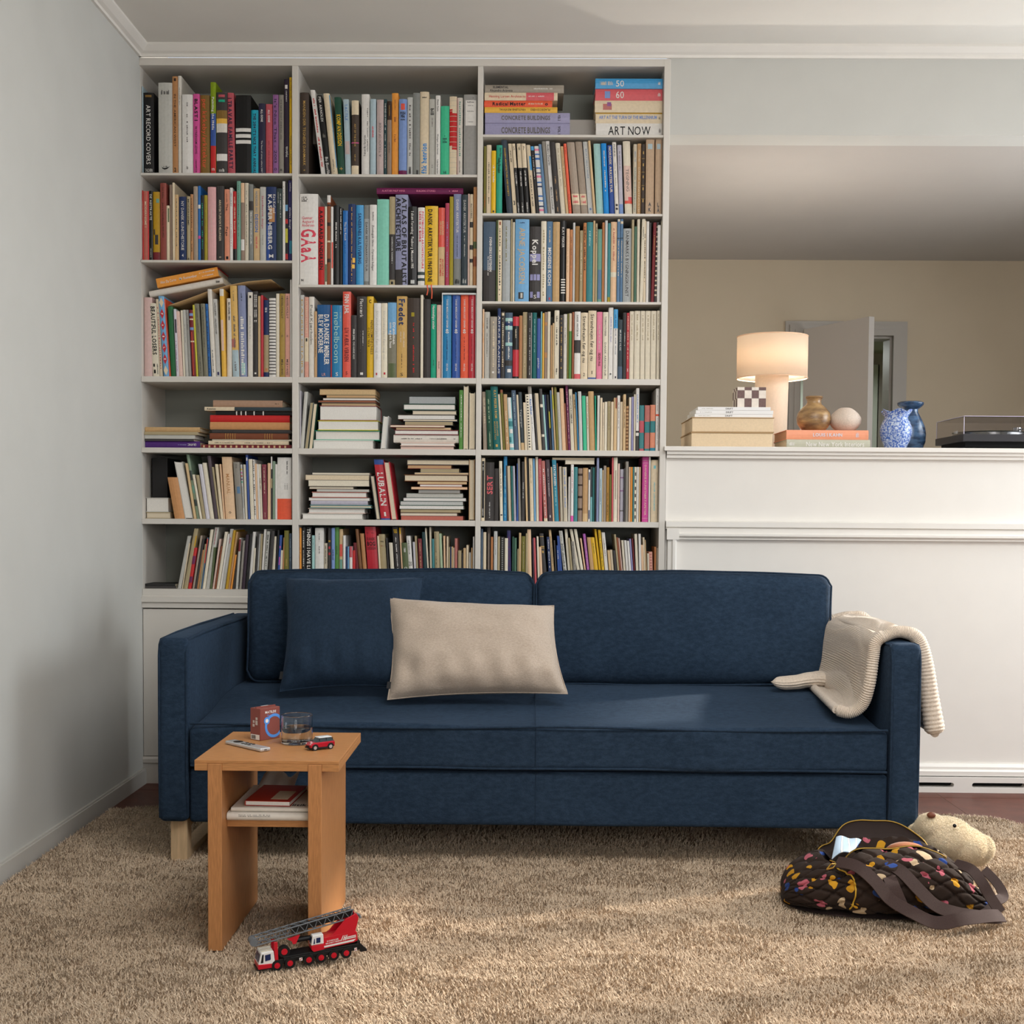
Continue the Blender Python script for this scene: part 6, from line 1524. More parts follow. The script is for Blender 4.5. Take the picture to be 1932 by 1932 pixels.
th = thing('throw', 'beige knitted throw draped over the sofa arm', 'throw', at(1640, 1355, Y=4.0))
mb = MB().grid(knit_fn, 60, 640)
kb = make('blanket', mb, M_knit, th, smooth=True)
sm = kb.modifiers.new('thick', 'SOLIDIFY')
sm.thickness = 0.016
sm.offset = 0.0
for a in (0.0, 1.0):
    n_ = 620
    path = [knit_fn(a, k / n_, False) for k in range(n_ + 1)]

    def cap_(k):
        e = min(k, n_ - k) / 16.0
        return (1 - (1 - min(1, e)) ** 2) ** .5 if e > 0 else 0.05
    rad = [(0.0185 + 0.014 * max(0, (k / n_ - .62) / .38)) * cap_(k) + 0.0011 * math.sin(k / n_ * 2 * math.pi * 105) * cap_(k) for k in range(n_ + 1)]
    make('rolled_edge', MB().tube(path, 0.018, 14, radii=rad), M_knit, th, smooth=True)
hem = [knit_fn(k / 60, 0.004, False) for k in range(61)]
make('hem', MB().tube(hem, 0.013, 12, radii=[0.0135 + 0.001 * math.sin(k * 2.1) for k in range(61)]), M_knit, th, smooth=True)
hem = [knit_fn(k / 60, 0.996, False) for k in range(61)]
make('hem', MB().tube(hem, 0.013, 12), M_knit, th, smooth=True)
# folded corner lying towards the middle of the seat
tail = MB()


def tail_fn(a, b_):
    p0, p1 = Vector((1.085, 4.50, 0.522)), Vector((0.865, 4.44, 0.526))
    c = p0.lerp(p1, a) + Vector((0, 0, 0.006 * math.sin(a * 6)))
    k = max(0.0, 1 - (2 * a - 1) ** 8) ** .5 if a > .5 else 1.0
    wd = 0.060 * (1 - 0.35 * a) * k
    an = 2 * math.pi * b_
    rr = 1 + 0.035 * math.sin(b_ * 2 * math.pi * 16) + 0.02 * math.sin(a * 25 + b_ * 9)
    return c + Vector((0.012 * math.cos(an), wd * math.cos(an) * rr, (0.029 - 0.007 * a) * k * math.sin(an) * rr))


tail.grid(tail_fn, 60, 96, close_v=True)
make('folded_corner', tail, M_knit, th, smooth=True)
# ------------------------------------------------------------------ things on the ledge of the low wall
ZL = 1.3782


def px_w(n, Y):
    return n * Y / F_PX


# two cloth-covered archive boxes, one on the other
def archive_box(name, label, x0, x1, ytop, z0, Yf, dep):
    A = at(x0, ytop, Y=Yf)
    B_ = at(x1, ytop, Y=Yf)
    h = A.z - z0
    o = thing(name, label, 'box', (A.x, Yf, z0))
    M_c = mat('box_cloth', (226, 202, 168), 0.8, noise_amt=0.04, noise_scale=150, bump=0.1, bump_scale=500)
    M_e = mat('box_edge', (170, 138, 96), 0.8)
    w = B_.x - A.x
    make('body', MB().box(A.x + 0.002, A.x + w - 0.003, Yf + 0.002, Yf + dep - 0.002, z0 + 0.002, z0 + h - 0.003), M_c, o, bevel=0.001)
    make('lid', MB().box(A.x - 0.001, A.x + w, Yf - 0.001, Yf + dep, z0 + h - 0.0028, z0 + h), M_e, o)
    make('lid_cloth', MB().box(A.x, A.x + w - 0.001, Yf, Yf + dep - 0.001, z0 + h, z0 + h + 0.0006), M_c, o)
    make('base', MB().box(A.x - 0.001, A.x + w, Yf - 0.001, Yf + dep, z0, z0 + 0.0025), M_e, o)
    return z0 + h + 0.0008


YS = 5.17
zt = archive_box('archive_box', 'cream cloth box at the bottom of the stack on the ledge', 1304, 1459, 815.5, ZL, YS, 0.36)
zt = archive_box('archive_box', 'cream cloth box under the white magazines on the ledge', 1305.5, 1461, 787, zt, YS, 0.36)
z = zt
M_mag = mat('white_magazine', (236, 234, 232), 0.45)
for i, (x0, x1, yt) in enumerate(((1311, 1458, 781.0), (1313, 1459, 774.0), (1317, 1454, 767.5))):
    A, B_ = at(x0, yt, Y=YS + 0.01), at(x1, yt, Y=YS + 0.01)
    lab = ['white magazine lying on the cream boxes, lowest of three', 'white magazine in the middle of three on the cream boxes', 'white magazine under the checkered box on the ledge'][i]
    o = make('magazine', MB().box(A.x, B_.x, YS + 0.01, YS + 0.28, z, A.z), M_mag, None, loc=(A.x, YS + .01, z), bevel=0.0008)
    tag(o, lab, 'magazine', 'white magazines on the cream boxes')
    lt = MB()
    xm = (A.x + B_.x) / 2
    lt.join(text_on('DRIFT', (xm - 0.02, YS + 0.0095, (z + A.z) / 2), (1, 0, 0), (0, 0, 1), 0.03, (A.z - z) * .45, 1))
    make('lettering', lt, ink_mat('ink grey'), o)['kind'] = 'stuff'
    make('fine_print', text_on('~', (A.x + 0.04, YS + 0.0095, (z + A.z) / 2), (1, 0, 0), (0, 0, 1), 0.05, (A.z - z) * .25, 0, 'c', i), ink_mat('light grey'), o)['kind'] = 'stuff'
    make('pages', MB().box(A.x - 0.0006, A.x + 0.002, YS + 0.012, YS + 0.278, z + 0.001, A.z - 0.001), PAGES2, o)
    z = A.z + 0.0004
# checkered stone box on the magazines
YC = YS + 0.035
A, B_ = at(1391.5, 731, Y=YC), at(1445.5, 731, Y=YC)
zc1, zc0 = A.z, z
cb = thing('checkered_box', 'small marble box with brown and white checkers on the magazines', 'box', ((A.x + B_.x) / 2, YC, zc0))
M_l, M_d = mat('pale_marble', (232, 220, 206), 0.35, noise_amt=0.08, noise_scale=60), mat('brown_marble', (104, 74, 68), 0.35, noise_amt=0.25, noise_scale=90)
w = B_.x - A.x
make('core', MB().box(A.x + 0.002, B_.x - 0.002, YC + 0.002, YC + w - 0.002, zc0, zc1 - 0.002), M_l, cb)
hb = zc1 - zc0
rowsz = [(0, .46), (.46, .86), (.86, 1.0)]
for k in range(4):
    for r_, (a, b_) in enumerate(rowsz):
        m = M_d if (k + r_) % 2 == 1 else M_l
        g = 0.0003
        make('tile', MB().box(A.x + w * k / 4 + g, A.x + w * (k + 1) / 4 - g, YC, YC + 0.003, zc0 + hb * a + g, zc0 + hb * b_ - g), m, cb)
        make('tile', MB().box(A.x - 0.0005, A.x + 0.0025, YC + 0.003 + (w - .003) * k / 4 + g, YC + 0.003 + (w - .003) * (k + 1) / 4 - g, zc0 + hb * a + g, zc0 + hb * b_ - g), M_l if m is M_d else M_d, cb)
        make('tile', MB().box(B_.x - 0.0025, B_.x + 0.0005, YC + 0.003 + (w - .003) * k / 4 + g, YC + 0.003 + (w - .003) * (k + 1) / 4 - g, zc0 + hb * a + g, zc0 + hb * b_ - g), m, cb)
    for j in range(4):
        make('tile', MB().box(A.x + w * k / 4 + .0003, A.x + w * (k + 1) / 4 - .0003, YC + w * j / 4 + .0003, YC + w * (j + 1) / 4 - .0003, zc1 - 0.0005, zc1 + 0.0015), M_d if (k + j) % 2 else M_l, cb)

# table lamp: drum shade on a thick tapering column
YLp = 5.64
cB = at(1456, 800, Y=YLp)
sL, sR = at(1391, 670, Y=YLp), at(1523, 670, Y=YLp)
r_sh = (sR.x - sL.x) / 2
cx = (sR.x + sL.x) / 2
z_b, z_t = at(1456, 714, Y=YLp).z, at(1456, 636, Y=YLp).z
r_top, r_bot = px_w(31, YLp), px_w(28.5, YLp)
lp = thing('table_lamp', 'lit table lamp with drum fabric shade on the ledge', 'lamp', (cx, YLp, ZL))
M_shade = bpy.data.materials.new('lamp_shade_linen')
M_shade.use_nodes = True
nt = M_shade.node_tree
pb = nt.nodes['Principled BSDF']
pb.inputs['Base Color'].default_value = (*lin((246, 232, 214)), 1)
pb.inputs['Roughness'].default_value = 0.9
tr = nt.nodes.new('ShaderNodeBsdfTranslucent')
tr.inputs[0].default_value = (*lin((255, 240, 220)), 1)
mxs = nt.nodes.new('ShaderNodeMixShader')
mxs.inputs[0].default_value = 0.55
nt.links.new(pb.outputs[0], mxs.inputs[1])
nt.links.new(tr.outputs[0], mxs.inputs[2])
nt.links.new(mxs.outputs[0], nt.nodes['Material Output'].inputs[0])
sh = make('shade', MB().lathe([(r_sh, z_b), (r_sh, z_t)], 64, cx, YLp, cap=False), M_shade, lp, smooth=True)
sm = sh.modifiers.new('thick', 'SOLIDIFY')
sm.thickness = 0.0015
M_hem = mat('shade_hem', (226, 190, 158), 0.8)
for zz in (z_b, z_t):
    make('hem', MB().lathe([(r_sh - 0.002, zz - 0.002), (r_sh + 0.0015, zz - 0.002), (r_sh + 0.0015, zz + 0.002), (r_sh - 0.002, zz + 0.002), (r_sh - 0.002, zz - 0.002)], 64, cx, YLp, cap=False), M_hem, sh)
make('column', MB().lathe([(r_bot, ZL), (r_bot + 0.001, ZL + 0.03), ((r_bot + r_top) / 2, (ZL + z_b) / 2), (r_top, z_b + 0.005), (r_top, z_b + 0.035), (r_top - 0.006, z_b + 0.038)], 48, cx, YLp), mat('lamp_column', (238, 214, 188), 0.7, noise_amt=0.03, noise_scale=120), lp, smooth=True)
make('bulb', MB().ellipsoid((cx, YLp, z_b + 0.066), (0.020, 0.020, 0.024)), mat('bulb_glow', (255, 236, 205), 0.5, emit=(255, 222, 180), emit_s=12.0), lp, smooth=True)
make('socket', MB().cyl((cx, YLp, z_b + 0.036), (cx, YLp, z_b + 0.056), 0.018, 16), M_white, lp)
make('shade_ring', MB().tube([(cx - r_sh, YLp, z_t - 0.02), (cx, YLp, z_t - 0.03), (cx + r_sh, YLp, z_t - 0.02)], 0.002, 6), M_trimg, lp)
bl = bpy.data.lights.new('lamp_light', 'POINT')
bl.energy, bl.color, bl.shadow_soft_size = 13.0, (1.0, 0.93, 0.84), 0.03
blo = bpy.data.objects.new('lamp_light', bl)
COL.objects.link(blo)
blo.location = (cx, YLp, z_b + 0.125)

# two books under the round pots
def ledge_book(label, x0, x1, yt, z0, Yf, dep, c, words, ink, xs):
    A, B_ = at(x0, yt, Y=Yf), at(x1, yt, Y=Yf)
    h = A.z - z0
    o = thing('book', label, 'book', (A.x, Yf, z0), 'books on the ledge')
    m = mat('ledge cover ' + c, CN.get(c, (200, 200, 190)), 0.45, noise_amt=0.03, noise_scale=60)
    cv, t, bul = cover_mesh(h, B_.x - A.x, dep, True, True)
    fn = place('l', h, B_.x - A.x, dep, (A.x, Yf, z0))
    cv.v = [fn(p) for p in cv.v]
    cv.f = [q[::-1] for q in cv.f]
    make('cover', cv, m, o)
    pg = MB().box(t, h - t, bul + t, dep - 0.004, 0.003, B_.x - A.x - 0.003)
    pg.v = [fn(p) for p in pg.v]
    make('pages', pg, mat('book_pages_rosy', (206, 160, 128), 0.85, noise_amt=0.08, noise_scale=300) if c == 'apricot' else PAGES, o)
    for (s_, a, b_, hh, bold) in words:
        make('lettering', text_on(s_, (A.x + (B_.x - A.x) * (a + b_) / 2, Yf - 0.0016, z0 + h * .5), (1, 0, 0), (0, 0, 1), (B_.x - A.x) * (b_ - a), h * hh, bold, 'c', 4), ink_mat(ink), o)['kind'] = 'stuff'
    return z0 + h + 0.0004


CN['apricot'] = (238, 158, 122)
CN['grey green'] = (190, 188, 168)
zb_ = ledge_book('grey-green book with white lettering at the bottom under the pots', 1484.5, 1642, 829, ZL, 5.18, 0.27, 'grey green', [('New New York Interiors', .23, .93, .55, 0), ('~', .02, .09, .4, 0)], 'white', 0)
zb_ = ledge_book('apricot book with pale lettering right under the round pots', 1484, 1639, 811, zb_, 5.18, 0.27, 'apricot', [('LOUIS I KAHN', .32, .68, .34, 1), ('~', .84, .88, .5, 0)], 'lilac white', 0)


# pots and vases
def pot(name, label, cxp, Yc, prof_px, z0, m, ytop, fn=None, n=48):
    """profile given as (half width px, y px); lowest point sits on z0"""
    c = at(cxp, ytop, Y=Yc)
    zmax = c.z
    ylow = prof_px[-1][1]
    y0 = prof_px[0][1]
    sc = (zmax - z0) / (ylow - y0)
    prof = [(px_w(r, Yc), zmax - (y - y0) * sc) for (r, y) in prof_px][::-1]
    inner = [(max(0.004, p[0] - 0.004), p[1]) for p in prof[::-1] if p[1] > z0 + 0.006] + [(0.004, z0 + 0.006)]
    o = thing(name, label, 'vase' if 'vase' in name else 'pot', (c.x, Yc, z0))
    make('body', MB().lathe(prof + inner, n, c.x, Yc, cap=True, fn=fn), m, o, smooth=True)
    return o, c, prof


def glaze(name, base, c2, sc, rough, stretch=(1, 1, 1), bump=0.1, lo=.42, hi=.58, c3=None):
    m = mat(name, base, rough, noise_amt=0.3, noise_scale=sc, rgb2=c2, bump=bump, bump_scale=120, stretch=stretch, spec=0.6)
    for nd in m.node_tree.nodes:
        if nd.type == 'VALTORGB':
            nd.color_ramp.elements[0].position, nd.color_ramp.elements[1].position = lo, hi
    return m


M_pot = glaze('brown_stoneware_glaze', (176, 140, 92), (112, 82, 56), 14, 0.28, (1, 1, 3.5), 0.25, .35, .65)
pot('stoneware_pot', 'round brown glazed stoneware pot on the apricot book', 1536, 5.26, [(15.5, 748), (16.5, 750), (15, 752), (12.5, 757), (14, 762), (22, 768), (29.5, 777), (32, 787), (30.5, 796), (25, 804), (20, 809)], zb_, M_pot, 748)
M_peb = mat('speckled_clay', (214, 196, 180), 0.7, noise_amt=0.12, noise_scale=260, bump=0.1)
pot('pebble_pot', 'pale speckled pebble-shaped clay pot beside the brown pot', 1595, 5.26, [(7, 770), (9, 770.3), (13, 771.8), (18, 775), (24, 780), (28.5, 786), (29.5, 790), (28.5, 796), (24, 802), (19, 806.5), (16, 808.5)], zb_, M_peb, 769.5)


def ruffle(p, a):
    return p


rz = at(1691, 775, Y=5.22)
M_blue = glaze('blue_mottled_glaze', (196, 208, 224), (58, 96, 176), 150, 0.22, (1, 1, 1), 0.5, .42, .62)


def ruf(p, a):
    x, y, z = p
    k = max(0, (z - rz.z + 0.03) / 0.03)
    if k > 0:
        rr = 1 + 0.10 * k * math.cos(5 * a + .6)
        x, y = rz.x + (x - rz.x) * rr, 5.22 + (y - 5.22) * rr
        z += 0.006 * k * math.cos(5 * a + 2.0)
    return (x, y, z)


pot('ruffled_vase', 'blue and white mottled vase with a wavy rim on the ledge', 1691, 5.22, [(27, 775), (25, 779), (22, 785), (21, 789), (25, 796), (29, 806), (29.5, 815), (27, 827), (22, 838), (18, 846)], ZL, M_blue, 775, ruf, 60)
M_dblue = glaze('dark_blue_glaze', (70, 100, 134), (38, 60, 88), 20, 0.2, (1, 1, 2.5), 0.15)
pot('vase', 'dark blue glazed vase with flared collar behind the ruffled one', 1718, 5.36, [(20, 758), (24, 760), (23.5, 764), (19, 768), (13.5, 772), (14, 777), (20, 788), (26.5, 802), (29, 815), (28, 830), (22, 846)], ZL, M_dblue, 758)

# record player with clear lid
Yt = 5.15
TX0, TX1 = at(1817, 830, Y=Yt).x, at(1990, 830, Y=Yt).x
YtB = 5.50
zp0, zp1 = at(1817, 832.5, Y=Yt).z, at(1817, 818.5, Y=Yt).z
zl = at(1817, 786, Y=Yt).z
tt_ = thing('record_player', 'black record player under a clear plastic lid at the end of the ledge', 'record player', ((TX0 + TX1) / 2, Yt, ZL))
M_dk = mat('dark_plinth', (52, 50, 52), 0.45)
make('plinth', MB().box(TX0, TX1, Yt, YtB, zp0, zp1), M_dk, tt_, bevel=0.002)
make('underbody', MB().box(TX0 + 0.02, TX1 - 0.02, Yt + 0.03, YtB - 0.02, ZL + 0.010, zp0), M_black, tt_)
for fx in (TX0 + 0.05, TX1 - 0.05):
    for fy in (Yt + 0.06, YtB - 0.06):
        make('foot', MB().cyl((fx, fy, ZL), (fx, fy, ZL + 0.0105), 0.02, 16), M_black, tt_)
M_lid = mat('clear_lid', (226, 224, 226), 0.03, trans=1.0, ior=1.3, spec=0.5)
lid = MB()
o_ = 0.004
g_ = 0.0025


def lidbox(a):
    return lid.box(*a)


# thin walled cover, lower towards the back
zB = zl - 0.0
for (x0, x1, y0, y1) in ((TX0 + o_, TX0 + o_ + g_, Yt + o_, YtB - o_), (TX1 - o_ - g_, TX1 - o_, Yt + o_, YtB - o_), (TX0 + o_ + g_, TX1 - o_ - g_, Yt + o_, Yt + o_ + g_), (TX0 + o_ + g_, TX1 - o_ - g_, YtB - o_ - g_, YtB - o_)):
    lid.box(x0, x1, y0, y1, zp1 + 0.0005, zB)
lid.box(TX0 + o_, TX1 - o_, Yt + o_, YtB - o_, zB, zB + g_)
make('dust_cover', lid, M_lid, tt_)
ed = MB()
M_edge = mat('lid_edge_gleam', (206, 196, 214), 0.2)
for (p, q) in (((TX0 + o_, Yt + o_, zp1), (TX0 + o_, Yt + o_, zB)), ((TX0 + o_, Yt + o_, zB + g_), (TX1 - o_, Yt + o_, zB + g_)), ((TX0 + o_, Yt + o_, zB + g_), (TX0 + o_, YtB - o_, zB + g_)), ((TX0 + o_, YtB - o_, zp1), (TX0 + o_, YtB - o_, zB))):
    make('lid_edge', MB().tube([p, q], 0.0013, 6), M_edge, tt_)
px_c = ((TX0 + TX1) / 2 - 0.02, (Yt + YtB) / 2)
make('platter', MB().lathe([(0.14, zp1), (0.14, zp1 + 0.012), (0.135, zp1 + 0.014)], 48, *px_c), mat('platter_metal', (150, 150, 146), 0.3, metal=0.8), tt_, smooth=True)
make('record', MB().lathe([(0.142, zp1 + 0.0142), (0.142, zp1 + 0.0165)], 48, *px_c), mat('slip_mat_green', (58, 74, 58), 0.5), tt_)
ar = MB().tube([(TX1 - 0.05, YtB - 0.08, zp1 + 0.035), (TX1 - 0.055, Yt + 0.15, zp1 + 0.032), (TX1 - 0.09, Yt + 0.09, zp1 + 0.026)], 0.004, 8)
ar.cyl((TX1 - 0.05, YtB - 0.08, zp1), (TX1 - 0.05, YtB - 0.08, zp1 + 0.045), 0.018, 16)
make('tonearm', ar, mat('tonearm_metal', (190, 190, 188), 0.25, metal=0.9), tt_, smooth=True)
A = (TX0 + 0.0035, Yt + 0.05, zp1 + 0.010)
make('lettering', text_on('~', (TX0 + 0.0035, Yt + 0.10, zp1 + 0.012), (0, -1, 0), (0, 0, 1), 0.05, 0.012, 1), ink_mat('white'), tt_)['kind'] = 'stuff'
# ------------------------------------------------------------------ side table
M_oak = mat('oiled_oak', (186, 130, 80), 0.42, noise_amt=0.16, noise_scale=26, stretch=(1.2, 14, 14), spec=0.4)
M_oakv = mat('oiled_oak_upright', (184, 127, 79), 0.42, noise_amt=0.16, noise_scale=26, stretch=(14, 14, 1.2), spec=0.4)
YT = at(405, 1781, Z=0.03).y
zt1 = at(500, 1435.5, Y=YT).z
zt0 = at(500, 1455.5, Y=YT).z
TX0, TX1 = at(366, 1436, Y=YT).x, at(639, 1437, Y=YT).x
YTb = at(560, 1381, Z=zt1).y
tb = thing('side_table', 'oak side table with two slab legs and a low shelf', 'table', ((TX0 + TX1) / 2, (YT + YTb) / 2, 0.02))
lx = [(at(392, 1600, Y=YT).x, at(418.5, 1600, Y=YT).x), (at(581, 1600, Y=YT).x, at(606.5, 1600, Y=YT).x)]
zn = at(405, 1441, Y=YT).z
# top notched to take the legs at the front and the back
make('table_top', MB().box(TX0, TX1, YT + 0.003, YTb - 0.003, zn, zt1).box(TX0, lx[0][0], YT + 0.003, YTb - 0.003, zt0, zn).box(lx[0][1], lx[1][0], YT + 0.003, YTb - 0.003, zt0, zn).box(lx[1][1], TX1, YT + 0.003, YTb - 0.003, zt0, zn), M_oak, tb, bevel=0.0012)
for (a, b_) in lx:
    make('leg', MB().box(a, b_, YT, YTb, 0.012, zn - 0.0003), M_oakv, tb, bevel=0.0015)
ys0 = YT + 0.055
zs1, zs0 = at(480, 1547.5, Y=ys0).z, at(480, 1560, Y=ys0).z
make('low_shelf', MB().box(lx[0][1], lx[1][0], ys0, YTb - 0.03, zs0, zs1), M_oak, tb, bevel=0.001)

# folded newspaper and a red notebook on the low shelf
M_news = mat('newsprint', (222, 214, 202), 0.85, noise_amt=0.05, noise_scale=40)
np_ = thing('newspaper', 'folded newspaper lying on the low shelf of the side table', 'newspaper', ((lx[0][1] + lx[1][0]) / 2, ys0, zs1))
n0, n1 = lx[0][1] + 0.002, lx[1][0] - 0.002
yn = ys0 - 0.012


def sheet_roll(z0, z1, y0, x0, x1, dep):
    prof = []
    h = z1 - z0
    for k in range(9):
        a = math.pi / 2 + math.pi * k / 8
        prof.append((y0 + h / 2 + h / 2 * math.cos(a), z0 + h / 2 + h / 2 * math.sin(a)))
    prof += [(y0 + dep, z0), (y0 + dep, z1)]
    return MB().prism(prof, 'x', x0, x1)


zq = zs1 + 0.0205
make('lower_fold', sheet_roll(zs1 + 0.0003, zq, yn, n0, n1, 0.28), M_news, np_, smooth=True)
make('upper_fold', sheet_roll(zq + 0.0004, zq + 0.011, yn + 0.012, n0 + 0.008, n1, 0.27), M_news, np_, smooth=True)
make('headline', text_on('Politiken', (n1 - 0.035, yn + 0.045, zq + 0.0118), (1, 0, 0), (0, 1, 0), 0.085, 0.022, 1), ink_mat('black'), np_)['kind'] = 'stuff'
tx_ = MB()
for k in range(2):
    tx_.join(text_on('~', (n0 + 0.07, yn - 0.0006, zs1 + 0.0125 + 0.0035 * k), (1, 0, 0), (0, 0, 1), 0.08, 0.0016, 0, 'c', 20 + k))
make('print_lines', tx_, ink_mat('ink grey'), np_)['kind'] = 'stuff'
cr = MB()
cr.grid(lambda u, v: (n0 + 0.03 + u * 0.10, yn + 0.20 + v * 0.11, zq + 0.0125 + 0.035 * v * (0.4 + 0.6 * abs(math.sin(u * 4 + .4))) + 0.004 * math.sin(u * 14)), 16, 10)
make('crumpled_corner', cr, M_news, np_, smooth=True)
zk = zq + 0.0125
nb = thing('notebook', 'red notebook with a pale label lying on the folded newspaper', 'notebook', (n0 + 0.08, yn + 0.03, zk))
K = Matrix.Translation((n0 + 0.040, yn + 0.030, zk)) @ Matrix.Rotation(math.radians(-3), 4, 'Z')
M_red = mat('notebook_red', (176, 52, 34), 0.5)
kw, kd, kh = 0.115, 0.19, 0.0125
make('cover_bottom', MB().box(0, kw, 0, kd, 0, 0.0014).xf(K), M_red, nb)
make('cover_top', MB().box(0, kw, 0, kd, kh - 0.0014, kh).xf(K), M_red, nb, bevel=0.0004)
make('spine', MB().box(-0.0012, 0.0006, 0, kd, 0, kh).xf(K), M_red, nb)
make('pages', MB().box(0.001, kw - 0.002, 0.002, kd - 0.002, 0.0014, kh - 0.0014).xf(K), PAGES2, nb)
make('paper_label', MB().box(kw * .52, kw * .9, kd * .12, kd * .62, kh, kh + 0.0004).xf(K), mat('label_paper', (204, 186, 158), 0.8), nb)

# ------------------------------------------------------------------ drinks carton
ZT = zt1 + 0.0003


def onto(x, y):
    return at(x, y, Z=ZT)


c0 = onto(491, 1398)          # near lower corner
c1 = onto(528, 1391.5)        # right lower corner
c2 = onto(474, 1392)          # left lower corner
fx = (c1 - c0)
fw_ = fx.length
fx.normalize()
fz = Vector((0, 0, 1))
fy = Vector((-fx.y, fx.x, 0))
dpt = 0.040
hC = 0.0
for k in range(60):
    hC = 0.06 + k * 0.001
    pr = c0 + fz * hC
    if pr.z >= at(491, 1338, Y=c0.y).z:
        break
ct = thing('drink_carton', 'small brown drinks carton with blue and white print on the table', 'carton', c0)
M_ct = mat('carton_brown', (136, 70, 60), 0.4)


def cbox(a0, a1, b0, b1, z0, z1):
    m = MB().box(a0, a1, b0, b1, z0, z1)
    m.v = [tuple(c0 + fx * p[0] + fy * p[1] + fz * p[2]) for p in m.v]
    return m


make('body', cbox(0, fw_, 0, dpt, 0, hC), M_ct, ct, bevel=0.0012)
make('top_flap', cbox(0.001, fw_ - 0.001, dpt * .42, dpt * .52, hC, hC + 0.003), M_ct, ct)
make('straw_patch', cbox(fw_ * .5, fw_ * .85, dpt * .6, dpt * .95, hC, hC + 0.0008), mat('foil_white', (226, 222, 218), 0.4), ct)
yF = Vector((0, 0, 0)) - fy * 0.0006
make('lettering', text_on('MATILDE', c0 + fx * (fw_ * .52) + fz * (hC * .87) + yF, fx, fz, fw_ * .56, hC * .075, 1), ink_mat('white'), ct)['kind'] = 'stuff'
make('lettering', text_on('Original', c0 + fx * (fw_ * .52) + fz * (hC * .765) + yF, fx, fz, fw_ * .36, hC * .06, 0), mat('ink_carton_blue', (92, 150, 226), 0.5), ct)['kind'] = 'stuff'


def disc(cu, cv, r, r_in=0.0, lift=1.0, m=None, name='print', sy=1.0, clip=True):
    mb_ = MB()
    n = 40
    for k in range(n):
        a = 2 * math.pi * k / n
        for rr in ((r, max(r_in, 1e-5))):
            u, v = cu + rr * math.cos(a), cv + rr * math.sin(a) * sy
            if clip:
                u = min(u, fw_ - 0.0006)
            mb_.v.append(tuple(c0 + fx * u + fz * v - fy * (0.0005 * lift)))
    for k in range(n):
        j = (k + 1) % n
        mb_.f.append((2 * k, 2 * j, 2 * j + 1, 2 * k + 1))
    make(name, mb_, m, ct)


M_cb = mat('carton_blue', (84, 148, 224), 0.45)
M_cw = mat('carton_white', (236, 230, 224), 0.45)
disc(fw_ * .70, hC * .42, fw_ * .47, fw_ * .36, 1.0, M_cb, 'blue_ring')
disc(fw_ * .33, hC * .60, fw_ * .145, 0, 1.4, M_cb, 'blue_dot')
disc(fw_ * .33, hC * .60, fw_ * .075, 0, 1.9, M_cw, 'white_dot')
sid = Vector((0, 0, 0)) - fx * 0.0006
mb_ = MB()
mb_.v = [tuple(c0 + fy * (dpt * a) + fz * (hC * b_) + sid) for a, b_ in ((.06, .02), (.94, .02), (.94, .18), (.06, .18))]
mb_.f = [(0, 1, 2, 3)]
make('white_base_band', mb_, M_cw, ct)
mb_ = MB()
for k in range(12):
    a0 = .45 + k * .035
    n = len(mb_.v)
    mb_.v += [tuple(c0 + fy * (dpt * a) + fz * (hC * b_) + sid * 2) for a, b_ in ((a0, .04), (a0 + .015 + .012 * (k % 3 == 0), .04), (a0 + .015 + .012 * (k % 3 == 0), .16), (a0, .16))]
    mb_.f.append((n, n + 1, n + 2, n + 3))
make('barcode', mb_, ink_mat('charcoal'), ct)['kind'] = 'stuff'
for (a, b_, w_, h_) in ((.25, .48, .22, .14), (.25, .64, .2, .08), (.55, .42, .2, .09), (.55, .54, .18, .08)):
    mb_ = MB()
    mb_.v = [tuple(c0 + fy * (dpt * p) + fz * (hC * q) + sid) for p, q in ((a, b_), (a + w_, b_), (a + w_, b_ + h_), (a, b_ + h_))]
    mb_.f = [(0, 1, 2, 3)]
    make('side_print', mb_, mat('print_grey', (196, 184, 176), 0.5), ct)

# ------------------------------------------------------------------ glass of water
g0 = onto(560.5, 1402)
rg = px_w(29.5, g0.y)
hg = at(560, 1348, Y=g0.y).z - ZT
gl = thing('water_glass', 'clear straight glass half full of water on the table', 'glass', g0)
M_glass = mat('clear_glass', (246, 248, 248), 0.0, trans=1.0, ior=1.45)
M_water = mat('water', (250, 252, 252), 0.0, trans=1.0, ior=1.33)
tw = 0.0017
make('vessel', MB().lathe([(0.0005, ZT), (rg - 0.004, ZT), (rg - 0.003, ZT), (rg - 0.0009, ZT + 0.0009), (rg, ZT + 0.003), (rg, ZT + 0.004), (rg, ZT + hg - 0.002), (rg, ZT + hg - 0.001), (rg - tw / 2, ZT + hg), (rg - tw, ZT + hg - 0.001), (rg - tw, ZT + hg - 0.002), (rg - tw, ZT + 0.011), (rg - tw, ZT + 0.010), (rg - tw - 0.001, ZT + 0.008), (rg - tw - 0.003, ZT + 0.0071), (rg - tw - 0.004, ZT + 0.007), (0.0005, ZT + 0.007)], 64, g0.x, g0.y, cap=False), M_glass, gl, smooth=True)
zw = ZT + hg * 0.56
make('water', MB().lathe([(0.0005, ZT + 0.0068), (rg - tw - 0.004, ZT + 0.0068), (rg - tw - 0.003, ZT + 0.0069), (rg - tw - 0.0008, ZT + 0.008), (rg - tw + 0.0002, ZT + 0.010), (rg - tw + 0.0002, ZT + 0.011), (rg - tw + 0.0002, zw - 0.0006), (rg - tw + 0.0002, zw + 0.0006), (rg - tw - 0.002, zw), (rg - tw - 0.003, zw), (0.0005, zw)], 64, g0.x, g0.y, cap=False), M_water, gl, smooth=True)

